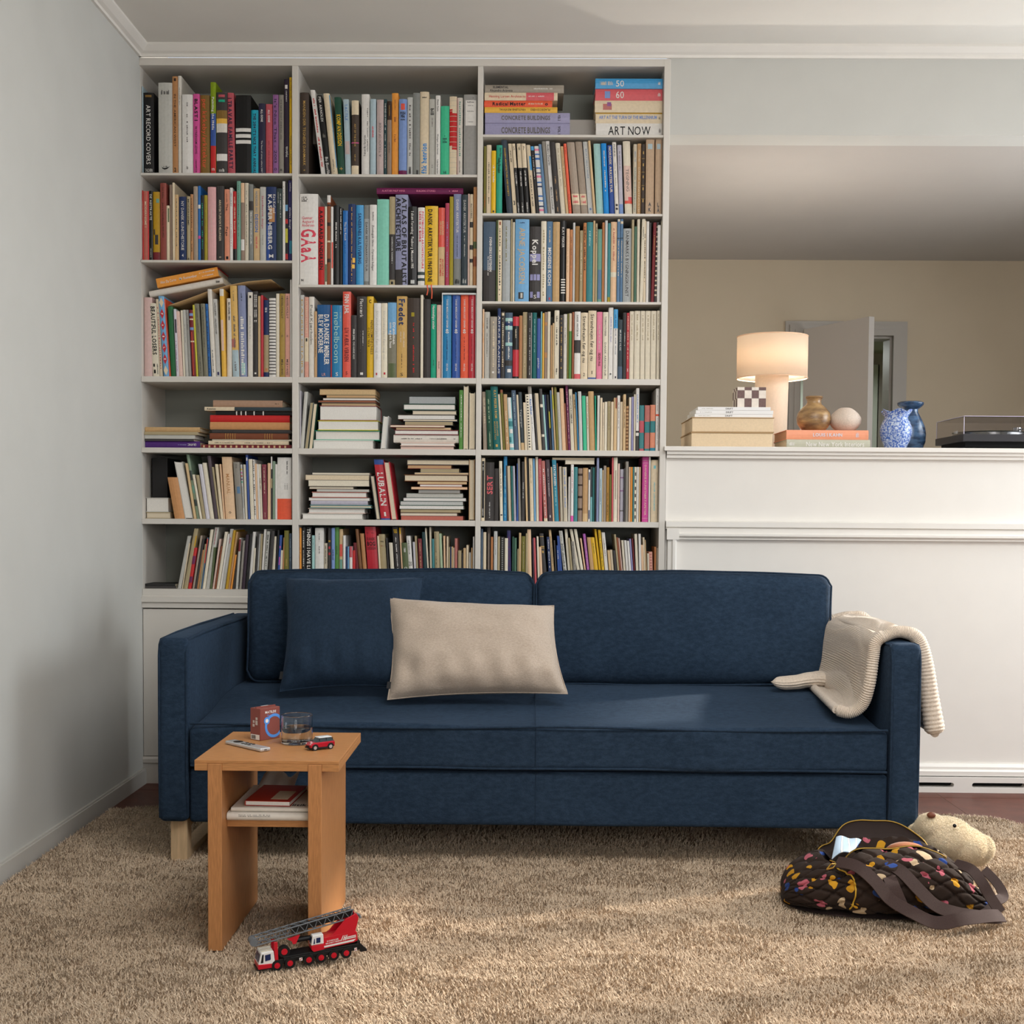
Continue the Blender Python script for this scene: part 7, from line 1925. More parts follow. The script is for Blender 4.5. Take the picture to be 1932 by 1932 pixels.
# ------------------------------------------------------------------ remote control
ra, rb_ = onto(434, 1402.5), onto(501, 1418)
rd = (rb_ - ra)
rl = rd.length
rd.normalize()
rs = Vector((-rd.y, rd.x, 0))
rm = thing('remote_control', 'slim silver remote control with black buttons on the table', 'remote control', (ra + rb_) / 2)
RM = Matrix(((rd.x, rs.x, 0, ra.x), (rd.y, rs.y, 0, ra.y), (0, 0, 1, ZT), (0, 0, 0, 1)))
rw = 0.031
bd = rounded_box(rl / 2, 0, 0.0050, rl, rw, 0.0092, 0.003, 4, 3).xf(RM)
make('body', bd, mat('brushed_aluminium', (206, 206, 206), 0.35, metal=0.6), rm, smooth=True)
mb_ = MB().lathe([(0.0128, 0.0096), (0.0128, 0.0102), (0.0085, 0.0103), (0.0085, 0.0099)], 32, rl * .24, 0, cap=True).xf(RM)
make('click_ring', mb_, mat('button_black', (18, 18, 19), 0.35), rm, smooth=True)
make('centre_button', MB().lathe([(0.0075, 0.0099), (0.0075, 0.0106)], 24, rl * .24, 0).xf(RM), mat('button_black', (18, 18, 19)), rm)
for i in range(3):
    for s_ in (-1, 1):
        make('button', MB().lathe([(0.0046, 0.0095), (0.0046, 0.0104)], 20, rl * (.43 + .09 * i), s_ * 0.0068).xf(RM), mat('button_black', (18, 18, 19)), rm)
make('charging_slot', MB().box(rl - 0.0003, rl + 0.0003, -0.004, 0.004, 0.0035, 0.0055).xf(RM), mat('button_black', (18, 18, 19)), rm)

# ------------------------------------------------------------------ toy car
ca_, cb2 = onto(586, 1417.5), onto(633, 1412)
cd = (cb2 - ca_)
cd.normalize()
cs = Vector((-cd.y, cd.x, 0))
CM = Matrix(((cd.x, cs.x, 0, ca_.x), (cd.y, cs.y, 0, ca_.y), (0, 0, 1, ZT), (0, 0, 0, 1)))
CM = CM @ Matrix.Scale(px_w(53, ca_.y) / 0.072, 4)
car = thing('toy_car', 'small red toy car with a white roof on the table', 'toy car', (ca_ + cb2) / 2)
M_car = mat('car_red', (176, 18, 40), 0.22, coat=0.5)
Lc, Wc = 0.072, 0.032
prof = [(0.001, 0.0075), (0.000, 0.014), (0.003, 0.0185), (0.016, 0.0205), (0.071, 0.0210), (0.0725, 0.016), (0.0715, 0.0075)]
body = MB()
nk = len(prof)
for y_, inset in ((0.0, 0.002), (0.003, 0.0), (Wc - 0.003, 0.0), (Wc, 0.002)):
    for (x_, z_) in prof:
        body.v.append((min(max(x_, inset), Lc + .0005 - inset), y_, z_ - (inset if z_ > .018 else 0)))
for r_ in range(3):
    for k in range(nk):
        j = (k + 1) % nk
        body.f.append((r_ * nk + k, (r_ + 1) * nk + k, (r_ + 1) * nk + j, r_ * nk + j))
body.f.append(tuple(range(nk)))
body.f.append(tuple(3 * nk + k for k in range(nk))[::-1])
make('body', body.xf(CM), M_car, car, bevel=0.0008)
cabm = MB()
cp = [(0.018, 0.0205), (0.027, 0.0300), (0.064, 0.0305), (0.0695, 0.0208)]
for y_, ins in ((0.0025, 0), (Wc - 0.0025, 0)):
    for (x_, z_) in cp:
        yy = y_ + ((0.003 if y_ < .01 else -0.003) if z_ > .025 else 0)
        cabm.v.append((x_, yy, z_))
cabm.f = [(0, 1, 2, 3)[::-1], (4, 5, 6, 7), (0, 4, 5, 1)[::-1], (1, 5, 6, 2)[::-1], (2, 6, 7, 3)[::-1]]
cabm.f = [q[::-1] for q in cabm.f]
make('windows', cabm.xf(CM), mat('car_glass', (60, 70, 74), 0.12), car)
rf = rounded_box(0.0455, Wc / 2, 0.0314, 0.0385, Wc - 0.009, 0.0026, 0.0012, 3, 2).xf(CM)
make('roof', rf, mat('car_white', (226, 232, 234), 0.25), car, smooth=True)
for x_, in ((0.0275,), (0.047,), (0.0655,)):
    for yy in (0.0032, Wc - 0.0042):
        make('pillar', MB().box(x_, x_ + 0.0012, yy, yy + 0.001, 0.0205, 0.0305).xf(CM), mat('button_black', (18, 18, 19)), car)
M_tyre = mat('toy_tyre', (22, 22, 23), 0.7)
for x_ in (0.0135, 0.0585):
    for y_, sg in ((-0.0006, -1), (Wc + 0.0006, 1)):
        wh = make('wheel', MB().cyl((x_, y_, 0.0072), (x_, y_ - sg * 0.006, 0.0072), 0.0072, 24).xf(CM), M_tyre, car, smooth=True)
        make('hub', MB().cyl((x_, y_ + sg * 0.0004, 0.0072), (x_, y_ - sg * 0.001, 0.0072), 0.0046, 20).xf(CM), mat('hub_silver', (200, 200, 202), 0.3, metal=0.6), wh)
        arch = []
        for k in range(9):
            a = math.pi * k / 8
            arch.append((x_ + 0.0086 * math.cos(a), y_ - sg * 0.0002, 0.0072 + 0.0086 * math.sin(a)))
        make('wheel_arch', MB().tube(arch, 0.0011, 6).xf(CM), M_tyre, car)
make('sill', MB().box(0.02, 0.052, -0.0004, Wc + 0.0004, 0.0045, 0.0078).xf(CM), M_tyre, car)
for y_ in (0.005, Wc - 0.005):
    make('headlight', MB().ellipsoid((0.0035, y_, 0.0155), (0.003, 0.0032, 0.0032), 12, 8).xf(CM), mat('hub_silver', (200, 200, 202)), car, smooth=True)
make('grille', MB().box(-0.0008, 0.0008, 0.009, Wc - 0.009, 0.0095, 0.0125).xf(CM), M_tyre, car)
make('bumper', MB().box(-0.0012, 0.002, 0.002, Wc - 0.002, 0.0055, 0.0085).xf(CM), M_tyre, car, bevel=0.0006)
# ------------------------------------------------------------------ toy crane truck on the rug
RZ = 0.020                     # height of the rug pile under things
tf, tr_ = at(512, 1826, Z=RZ + 0.004), at(672, 1799, Z=RZ + 0.012)
td = (tr_ - tf)
td.z = 0
td.normalize()
ts = Vector((-td.y, td.x, 0))
SCT = (tr_ - tf).length / 0.200
slope = Matrix.Rotation(math.radians(-3.0), 4, 'Y')
TM = Matrix(((td.x, ts.x, 0, tf.x), (td.y, ts.y, 0, tf.y), (0, 0, 1, RZ - 0.006), (0, 0, 0, 1))) @ Matrix.Scale(SCT, 4) @ slope
tk = thing('toy_crane_truck', 'red and white toy crane truck with grey lattice boom on the rug', 'toy truck', (tf + tr_) / 2)
M_tr = mat('toy_red', (196, 20, 40), 0.3, spec=0.5)
M_tw = mat('toy_white', (228, 226, 222), 0.35)
M_tk = mat('toy_black', (20, 20, 21), 0.45)
M_tg = mat('toy_grey', (104, 108, 112), 0.45)
M_tb = mat('toy_window', (30, 44, 84), 0.15)
Wt = 0.046


def tpart(name, mb, m, parent=tk, **k):
    return make(name, mb.xf(TM), m, parent, **k)


tpart('chassis', MB().box(-0.005, 0.212, 0.004, Wt - 0.004, 0.013, 0.024).box(0.03, 0.19, 0.001, Wt - 0.001, 0.019, 0.025), M_tk, bevel=0.0008)
tpart('deck', MB().box(0.03, 0.208, 0.002, Wt - 0.002, 0.025, 0.029), M_tk, bevel=0.0008)
for i, x in enumerate((0.014, 0.044, 0.088, 0.117, 0.147, 0.177)):
    for y0, y1, sg in ((-0.001, 0.010, -1), (Wt - 0.010, Wt + 0.001, 1)):
        wl = tpart('wheel', MB().cyl((x, y0, 0.0125), (x, y1, 0.0125), 0.0125, 24), M_tk, smooth=True)
        ye = y0 if sg < 0 else y1
        h = tpart('hub', MB().cyl((x, ye + sg * 0.0006, 0.0125), (x, ye - sg * 0.002, 0.0125), 0.0066, 18), M_tr, wl)
        tpart('hub_cap', MB().cyl((x, ye + sg * 0.0018, 0.0125), (x, ye, 0.0125), 0.0026, 12), M_tr, wl)
# front cab: white upper part with red sill, sloped windscreen
cab = MB().prism([(-0.028, 0.016), (-0.028, 0.022), (-0.021, 0.047), (0.008, 0.047), (0.010, 0.016)], 'y', 0.001, Wt - 0.001)
tpart('front_cab', cab, M_tw, bevel=0.0015)
tpart('cab_sill', MB().prism([(-0.0292, 0.010), (-0.0292, 0.0215), (0.0105, 0.0185), (0.0105, 0.009)], 'y', 0.0, Wt), M_tr, bevel=0.001)
tpart('bumper', MB().box(-0.032, 0.01, 0.002, Wt - 0.002, 0.006, 0.0105), M_tk, bevel=0.001)


def plate(name, pts, m, parent=tk):
    mb = MB()
    mb.v = [tuple(p) for p in pts]
    mb.f = [tuple(range(len(pts)))]
    return tpart(name, mb, m, parent)


for (y0, y1) in ((0.004, 0.022), (0.024, 0.042)):
    fxp = lambda z: -0.028 + (z - 0.022) / 0.025 * 0.007 - 0.0008
    plate('windscreen', [(fxp(0.025), y0, 0.025), (fxp(0.025), y1, 0.025), (fxp(0.043), y1, 0.043), (fxp(0.043), y0, 0.043)][::-1], M_tb)
plate('side_window', [(-0.023, 0.0004, 0.024), (-0.017, 0.0004, 0.024), (-0.015, 0.0004, 0.043), (-0.0185, 0.0004, 0.043)], M_tk)
plate('side_window', [(-0.0125, 0.0004, 0.027), (-0.001, 0.0004, 0.028), (0.0005, 0.0004, 0.030), (0.0005, 0.0004, 0.042), (-0.0125, 0.0004, 0.041)], M_tb)
for k in range(3):
    tpart('roof_rib', MB().box(-0.019, 0.006, 0.008 + k * 0.013, 0.011 + k * 0.013, 0.047, 0.0486), mat('toy_tan', (206, 196, 172), 0.5))
# red post, spare wheel
tpart('boom_rest', MB().box(0.010, 0.018, 0.002, 0.006, 0.012, 0.066).box(0.010, 0.018, Wt - 0.010, Wt - 0.006, 0.012, 0.062), M_tr, bevel=0.0008)
sp = tpart('spare_wheel', MB().cyl((0.033, 0.004, 0.040), (0.033, 0.015, 0.040), 0.0135, 24), M_tk, smooth=True)
tpart('spare_hub', MB().cyl((0.033, 0.0028, 0.040), (0.033, 0.005, 0.040), 0.0072, 18), M_tr, sp)
# turning upper carriage with the crane cab
tpart('upper_carriage', MB().prism([(0.098, 0.031), (0.098, 0.047), (0.125, 0.050), (0.128, 0.056), (0.198, 0.061), (0.206, 0.056), (0.207, 0.036), (0.198, 0.033), (0.108, 0.029)], 'y', 0.004, Wt - 0.004), M_tr, bevel=0.001)
tpart('crane_cab', MB().prism([(0.0955, 0.044), (0.0995, 0.066), (0.125, 0.066), (0.125, 0.044)], 'y', 0.001, 0.021), M_tw, bevel=0.0012)
tpart('crane_cab_base', MB().prism([(0.0955, 0.0435), (0.0955, 0.034), (0.101, 0.028), (0.1255, 0.030), (0.1255, 0.0435)], 'y', 0.0008, 0.0212), M_tr, bevel=0.0008)
plate('cab_window', [(0.107, 0.0004, 0.048), (0.117, 0.0004, 0.048), (0.118, 0.0004, 0.060), (0.108, 0.0004, 0.060)], M_tb)
plate('cab_window', [(0.1005, 0.0004, 0.047), (0.1045, 0.0004, 0.047), (0.1045, 0.0004, 0.059), (0.103, 0.0004, 0.059)], M_tb)
plate('cab_window', [(0.0951, 0.004, 0.048), (0.0951, 0.018, 0.048), (0.0983, 0.018, 0.062), (0.0983, 0.004, 0.062)][::-1], M_tb)
plate('stripe', [(0.126, 0.0034, 0.033), (0.196, 0.0034, 0.036), (0.203, 0.0034, 0.041), (0.126, 0.0034, 0.037)], M_tw)
for k in range(3):
    plate('stripe', [(0.166 + k * 0.0045, 0.0034, 0.042), (0.168 + k * 0.0045, 0.0034, 0.042), (0.174 + k * 0.0045, 0.0034, 0.054), (0.172 + k * 0.0045, 0.0034, 0.054)], M_tw)
for k in range(2):
    plate('stripe', [(0.174, 0.0034, 0.043 + k * 0.0036), (0.203, 0.0034, 0.0445 + k * 0.0036), (0.203, 0.0034, 0.0468 + k * 0.0036), (0.176, 0.0034, 0.0454 + k * 0.0036)], M_tw)
lt = text_on('ROSKILDE', (0.147, 0.0033, 0.0475), (1, 0, 0.05), (0, 0, 1), 0.028, 0.0032, 1)
lt.join(text_on('BRANDVÆSEN', (0.148, 0.0033, 0.0425), (1, 0, 0.05), (0, 0, 1), 0.036, 0.0032, 1))
tpart('lettering', lt, M_tw)['kind'] = 'stuff'
for k in range(2):
    tpart('hazard_mark', MB().box(0.066 if k == 0 else 0.197, 0.073 if k == 0 else 0.203, 0.0002, 0.0008, 0.0135, 0.0205), M_tw)
    plate('hazard_stripe', [(0.0665 if k == 0 else 0.1975, -0.0001, 0.0145), (0.0685 if k == 0 else 0.1995, -0.0001, 0.0145), (0.0725 if k == 0 else 0.2025, -0.0001, 0.0195), (0.0705 if k == 0 else 0.2005, -0.0001, 0.0195)], M_tr)
# outrigger at the back
tpart('outrigger', MB().box(0.205, 0.213, 0.004, Wt - 0.004, 0.014, 0.034).prism([(0.211, 0.030), (0.229, 0.010), (0.229, 0.006), (0.213, 0.006), (0.209, 0.018)], 'y', 0.006, 0.014), M_tk, bevel=0.0008)
# lattice boom: two sections, chords and bracing
BA, BB_ = Vector((0.204, 0, 0.090)), Vector((-0.033, 0, 0.062))
bd = (BB_ - BA)
bl_ = bd.length
bd.normalize()
bn = Vector((-bd.z, 0, bd.x))
if bn.z < 0:
    bn = -bn


def bpt(u, y, n):
    return BA + bd * u + Vector((0, y, 0)) + bn * n


boom = tpart('boom', MB().box(0, 0.0001, 0, 0.0001, 0, 0.0001), M_tg)
h1 = 0.019
for (y, n) in ((0.012, 0), (0.034, 0), (0.012, h1), (0.034, h1)):
    tpart('boom_chord', MB().tube([bpt(0.0, y, n), bpt(bl_, y, n * .9)], 0.0017, 6), M_tg, boom)
lat = []
nb_ = 22
for y in (0.012, 0.034):
    for k in range(nb_):
        u0, u1 = bl_ * k / nb_, bl_ * (k + 1) / nb_
        tpart('brace', MB().tube([bpt(u0, y, 0 if k % 2 else h1), bpt(u1, y, h1 if k % 2 else 0)], 0.0010, 5), M_tg, boom)
for n in (0, h1):
    for k in range(nb_ // 2):
        u0, u1 = bl_ * k * 2 / nb_, bl_ * (k * 2 + 2) / nb_
        tpart('brace', MB().tube([bpt(u0, 0.012, n), bpt(u1, 0.034, n)], 0.0010, 5), M_tg, boom)
tpart('inner_section', MB().box(0, 1, 0, 1, 0, 1).xf(Matrix(((bd.x * bl_ * .62, 0, bn.x * 0.012, BA.x + bn.x * .0035), (0, 0.015, 0, 0.0155), (bd.z * bl_ * .62, 0, bn.z * 0.012, BA.z + bn.z * .0035), (0, 0, 0, 1)))), M_tk, boom)
pb_ = bpt(bl_, 0.010, h1 / 2)
tpart('pulley', MB().cyl((pb_.x, 0.010, pb_.z), (pb_.x, 0.036, pb_.z), 0.009, 20), M_tg, boom, smooth=True)
# red boom foot, ram and bracket
for y0 in (0.004, 0.037):
    tpart('boom_foot', MB().prism([(0.140, 0.056), (0.150, 0.062), (0.180, 0.091), (0.207, 0.101), (0.212, 0.090), (0.206, 0.070), (0.203, 0.060)], 'y', y0, y0 + 0.004), M_tr, bevel=0.0006)
tpart('ram', MB().tube([(0.118, 0.023, 0.056), (0.066, 0.023, 0.056)], 0.0058, 16), M_tk, smooth=True)
tpart('ram_bracket', MB().prism([(0.042, 0.066), (0.072, 0.071), (0.066, 0.060), (0.062, 0.052), (0.055, 0.052), (0.052, 0.060)], 'y', 0.009, 0.013), M_tr)
tpart('counter_hook', MB().tube([(0.210, 0.023, 0.094), (0.218, 0.023, 0.090), (0.221, 0.023, 0.082)], 0.003, 8), M_tg)

# ------------------------------------------------------------------ quilted bag
bgc = at(1655, 1660, Y=3.54)
BGX, BGY = bgc.x, bgc.y
bag = thing('quilted_bag', 'brown quilted duffel bag with coloured print lying open on the rug', 'bag', (BGX, BGY, RZ))
M_bag = bpy.data.materials.new('quilted_print')
M_bag.use_nodes = True
nt = M_bag.node_tree
pb = nt.nodes['Principled BSDF']
pb.inputs['Roughness'].default_value = 0.9
pb.inputs['Sheen Weight'].default_value = 0.03
pb.inputs['Specular IOR Level'].default_value = 0.15
tc = nt.nodes.new('ShaderNodeTexCoord')
ns = nt.nodes.new('ShaderNodeTexNoise')
ns.inputs['Scale'].default_value = 26
ns.inputs['Detail'].default_value = 1
mixv = nt.nodes.new('ShaderNodeVectorMath')
mixv.operation = 'MULTIPLY_ADD'
mixv.inputs[1].default_value = (0.045, 0.045, 0.045)
nt.links.new(tc.outputs['Object'], ns.inputs['Vector'])
nt.links.new(ns.outputs['Color'], mixv.inputs[0])
nt.links.new(tc.outputs['Object'], mixv.inputs[2])
vo = nt.nodes.new('ShaderNodeTexVoronoi')
vo.inputs['Scale'].default_value = 22
vo.inputs['Randomness'].default_value = 0.8
nt.links.new(mixv.outputs[0], vo.inputs['Vector'])
lt_ = nt.nodes.new('ShaderNodeMath')
lt_.operation = 'LESS_THAN'
lt_.inputs[1].default_value = 0.33
nt.links.new(vo.outputs['Distance'], lt_.inputs[0])
sepc = nt.nodes.new('ShaderNodeSeparateColor')
nt.links.new(vo.outputs['Color'], sepc.inputs[0])
cr_ = nt.nodes.new('ShaderNodeValToRGB')
cr_.color_ramp.interpolation = 'CONSTANT'
els = cr_.color_ramp.elements
els[0].color = (*lin((190, 138, 36)), 1)
els[1].position = 0.30
els[1].color = (*lin((172, 90, 102)), 1)
e = els.new(0.58)
e.color = (*lin((42, 68, 130)), 1)
e = els.new(0.78)
e.color = (*lin((188, 164, 132)), 1)
nt.links.new(sepc.outputs[0], cr_.inputs[0])
mxb = nt.nodes.new('ShaderNodeMix')
mxb.data_type = 'RGBA'
mxb.inputs[6].default_value = (*lin((46, 35, 29)), 1)
nt.links.new(lt_.outputs[0], mxb.inputs[0])
nt.links.new(cr_.outputs[0], mxb.inputs[7])
nt.links.new(mxb.outputs[2], pb.inputs['Base Color'])
M_strap = mat('brown_webbing', (62, 46, 42), 0.85, noise_amt=0.1, noise_scale=300, bump=0.3, bump_scale=900)
M_lining = mat('brown_lining', (44, 33, 29), 0.9)
M_zip = mat('zip_brass', (150, 118, 48), 0.4, metal=0.5)
M_cord = mat('yellow_cord', (198, 156, 50), 0.6)

# outline sections along the length of the bag (u = 0 left end .. 1 right end)
LEN = 0.56
ang = math.radians(-4)
ax_u = Vector((math.cos(ang), math.sin(ang), 0))
ax_v = Vector((-math.sin(ang), math.cos(ang), 0))
B0 = Vector((BGX, BGY, RZ)) - ax_u * (LEN * 0.47)


def bag_section(u):
    s = max(0.0, 1 - abs(2 * u - 1) ** 3.2)
    hgt = (0.136 + 0.038 * math.sin(math.pi * min(1, max(0, (u - .10) / .95))) ** 1.2) * (0.30 + 0.70 * s ** .55)
    hgt *= 1 - 0.35 * max(0, (u - .72) / .28) ** 1.5
    dep = (0.158 + 0.02 * math.sin(math.pi * u)) * (0.22 + 0.78 * s ** .55)
    return hgt, dep


def bag_fn(u, v, quilt=True):
    """v: 0..1 round the section, starting on the floor at the front, over the top to the back"""
    hgt, dep = bag_section(u)
    a = -0.20 * math.pi + v * 1.40 * math.pi      # front low -> top -> back low
    c, s_ = math.cos(a), math.sin(a)
    y = -dep * math.copysign(abs(c) ** 0.75, c)
    z = hgt * 0.46 + hgt * 0.54 * math.copysign(abs(s_) ** 0.80, s_)
    z = max(z, 0.002)
    if quilt:
        # quilting: diagonal stitched grid pressed in
        L1 = u * LEN
        L2 = v * 0.62
        for d_ in (L1 * .78 + L2, L1 * .78 - L2):
            k = (d_ / 0.062) % 1.0
            k = min(k, 1 - k)
            dimple = 0.0080 * math.exp(-(k / 0.10) ** 2)
            y += dimple * c
            z -= dimple * max(0, s_)
    y += 0.010 * noise.noise(Vector((u * 6, v * 5, 1.3)))
    z += 0.008 * noise.noise(Vector((u * 7, v * 4, 5.1)))
    # the open mouth sags inwards
    if 0.46 < v < 0.62 and 0.20 < u < 0.78:
        z -= 0.060 * math.sin(math.pi * (v - .46) / .16) * math.sin(math.pi * (u - .2) / .58) ** .5
    # crease between the soft end and the long side
    cre = math.exp(-((u - 0.245 - 0.05 * v) / 0.04) ** 2)
    z -= 0.024 * cre * max(0, s_)
    y += 0.016 * cre * max(0, c)
    return B0 + ax_u * (u * LEN) + ax_v * y + Vector((0, 0, max(z, 0.001)))


mb = MB().grid(bag_fn, 170, 120)
for (i, rev) in ((0, True), (169, False)):
    ring = tuple(i * 120 + j for j in range(120))
    mb.f.append(ring if rev else ring[::-1])
mb.f = [q[::-1] for q in mb.f]
make('body', mb, M_bag, bag, smooth=True)
make('base', MB().grid(lambda u, v: B0 + ax_u * (u * LEN) + ax_v * ((2 * v - 1) * bag_section(u)[1] * .85) + Vector((0, 0, 0.0015)), 30, 4), M_strap, bag)


# open mouth: standing back flap with zip, dark lining inside
def flap_fn(u, v):
    uu = 0.20 + u * 0.56
    p = bag_fn(uu, 0.622, False)
    arch = math.sin(math.pi * u)
    lift = 0.046 * arch ** .6
    back = 0.045 * arch
    return p + Vector((0, 0, 1)) * (lift * v - 0.012) + ax_v * (0.012 + back * math.sin(v * math.pi * .5))


fl = make('back_flap', MB().grid(flap_fn, 40, 10), M_lining, bag, smooth=True)
sm = fl.modifiers.new('cloth', 'SOLIDIFY')
sm.thickness = 0.005
path = [flap_fn(k / 40, 1.0) + Vector((0, 0, 0.002)) for k in range(41)]
make('zip', MB().tube(path, 0.0022, 8), M_zip, bag, smooth=True)
path2 = [bag_fn(0.22 + 0.56 * k / 40, 0.455, False) + Vector((0, 0, 0.001)) for k in range(41)]
make('zip', MB().tube(path2, 0.0022, 8), M_zip, bag, smooth=True)


def mouth_fn(u, v):
    uu = 0.23 + u * 0.53
    a, b_ = bag_fn(uu, 0.458, False), flap_fn((uu - .20) / .56, 0.25)
    q = a.lerp(b_, v)
    return q + Vector((0, 0, 0.003 - 0.045 * math.sin(math.pi * v) * math.sin(math.pi * min(1, max(0, u))) ** .5))


make('lining', MB().grid(mouth_fn, 30, 8), M_lining, bag, smooth=True)


# straps
def strap(name, pts, width, wv=(0.0, 0.45, 0.9)):
    P_ = [Vector(p) for p in pts]
    out, sd_ = [], []
    n = len(P_)
    for i in range(n - 1):
        p0, p1, p2, p3 = P_[max(0, i - 1)], P_[i], P_[i + 1], P_[min(n - 1, i + 2)]
        for k in range(10):
            t = k / 10
            out.append(0.5 * ((2 * p1) + (p2 - p0) * t + (2 * p0 - 5 * p1 + 4 * p2 - p3) * t * t + (3 * p1 - p0 - 3 * p2 + p3) * t ** 3))
    out.append(P_[-1])
    m = len(out)
    for i in range(m):
        tg = (out[min(i + 1, m - 1)] - out[max(i - 1, 0)]).normalized()
        up = Vector((0.0, -0.75, 0.65))
        s_ = tg.cross(up)
        if s_.length < 1e-3:
            s_ = Vector((0, 0.5, 0.8))
        s_.normalize()
        sd_.append(s_)
    return make(name, MB().ribbon(out, sd_, width, 0.0032), M_strap, bag, smooth=True)


def bp(x, y, Y):
    return at(x, y, Y=Y)


yb0 = BGY
strap('strap', [bp(1578, 1626, yb0 - 0.105), bp(1615, 1634, yb0 - 0.150), bp(1650, 1662, yb0 - 0.185), bp(1680, 1697, yb0 - 0.205), bp(1722, 1722, yb0 - 0.225), bp(1768, 1741, yb0 - 0.24), bp(1820, 1733, yb0 - 0.235), bp(1868, 1728, yb0 - 0.20), bp(1892, 1728, yb0 - 0.165)], 0.036)
strap('strap', [bp(1668, 1626, yb0 - 0.110), bp(1700, 1644, yb0 - 0.155), bp(1735, 1680, yb0 - 0.19), bp(1765, 1708, yb0 - 0.21), bp(1802, 1722, yb0 - 0.222), bp(1845, 1729, yb0 - 0.215), bp(1885, 1731, yb0 - 0.18)], 0.036)
strap('strap', [bp(1800, 1629, yb0 - 0.07), bp(1832, 1640, yb0 - 0.115), bp(1852, 1664, yb0 - 0.14), bp(1868, 1692, yb0 - 0.15), bp(1888, 1722, yb0 - 0.16)], 0.032)
strap('strap', [bp(1668, 1630, yb0 - 0.11), bp(1682, 1665, yb0 - 0.178), bp(1697, 1700, yb0 - 0.200), bp(1702, 1712, yb0 - 0.205)], 0.036)
strap('strap', [bp(1856, 1640, yb0 + 0.0), bp(1880, 1665, yb0 - 0.02), bp(1893, 1690, yb0 - 0.05), bp(1878, 1700, yb0 - 0.09), bp(1850, 1716, yb0 - 0.12)], 0.028)
# clip and piping cord
cl = MB().tube([bp(1560, 1640, yb0 - 0.13), bp(1568, 1630, yb0 - 0.135), bp(1577, 1630, yb0 - 0.135), bp(1572, 1637, yb0 - 0.14), bp(1560, 1640, yb0 - 0.13)], 0.0026, 8)
make('clip', cl, mat('brass', (196, 160, 84), 0.25, metal=1.0), bag, smooth=True)
crd = [bag_fn(0.285 - 0.045 * (1 - k / 24) ** 2 + 0.03 * math.sin(k / 24 * 3.1), 0.40 - 0.37 * k / 24) + Vector((0, -0.004, 0.002)) for k in range(25)]
make('piping_cord', MB().tube(crd, 0.0022, 6), M_cord, bag, smooth=True)

# things inside the bag
def cloth_fn(u, v):
    a, b_, c, d = bp(1578, 1584, BGY + .04), bp(1624, 1590, BGY + .06), bp(1570, 1622, BGY - .04), bp(1606, 1612, BGY - .02)
    p = a.lerp(b_, u).lerp(c.lerp(d, u), v)
    return p + Vector((0, 0, 0.006 * math.sin(u * 7 + 1) * (1 - v) + 0.012 * math.sin(u * 3.1)))


M_str = bpy.data.materials.new('striped_cotton')
M_str.use_nodes = True
nt = M_str.node_tree
tc = nt.nodes.new('ShaderNodeTexCoord')
wv = nt.nodes.new('ShaderNodeTexWave')
wv.inputs['Scale'].default_value = 16
wv.inputs['Distortion'].default_value = 0.6
mpn = nt.nodes.new('ShaderNodeMapping')
mpn.inputs['Rotation'].default_value = (0, math.radians(-35), 0)
nt.links.new(tc.outputs['Object'], mpn.inputs[0])
nt.links.new(mpn.outputs[0], wv.inputs['Vector'])
rr_ = nt.nodes.new('ShaderNodeValToRGB')
rr_.color_ramp.interpolation = 'CONSTANT'
rr_.color_ramp.elements[0].color = (*lin((176, 196, 214)), 1)
rr_.color_ramp.elements[1].position = 0.82
rr_.color_ramp.elements[1].color = (*lin((150, 146, 140)), 1)
e = rr_.color_ramp.elements.new(0.9)
e.color = (*lin((232, 230, 222)), 1)
nt.links.new(wv.outputs['Fac'], rr_.inputs[0])
nt.links.new(rr_.outputs[0], nt.nodes['Principled BSDF'].inputs['Base Color'])
nt.nodes['Principled BSDF'].inputs['Roughness'].default_value = 0.85
cl_ = make('striped_cloth', MB().grid(cloth_fn, 24, 14), M_str, None, loc=bp(1590, 1605, BGY), smooth=True)
sm = cl_.modifiers.new('cloth', 'SOLIDIFY')
sm.thickness = 0.003
tag(cl_, 'pale blue striped cotton cloth poking out of the bag', 'cloth')
hc = bp(1710, 1597, BGY + 0.05)
hat = MB()
for i in range(25):
    for j in range(11):
        a, b_ = math.pi * 2 * i / 24, math.pi / 2 * j / 10
        hat.v.append((hc.x + 0.062 * math.cos(a) * math.cos(b_), hc.y + 0.045 * math.sin(a) * math.cos(b_), hc.z - 0.022 + 0.034 * math.sin(b_)))
for i in range(24):
    for j in range(10):
        hat.f.append((i * 11 + j, (i + 1) * 11 + j, (i + 1) * 11 + j + 1, i * 11 + j + 1))
hb_ = make('cap', hat, mat('orange_suede', (164, 96, 50), 0.8, noise_amt=0.08, noise_scale=40, sheen=0.3), None, loc=hc, smooth=True)
tag(hb_, 'orange-brown soft cap lying in the mouth of the bag', 'cap')
make('brim', MB().tube([(hc.x + 0.064 * math.cos(t_), hc.y + 0.047 * math.sin(t_), hc.z - 0.020) for t_ in [2 * math.pi * k / 30 for k in range(30)]], 0.004, 6, closed=True), mat('orange_suede', (164, 96, 50)), hb_, smooth=True)

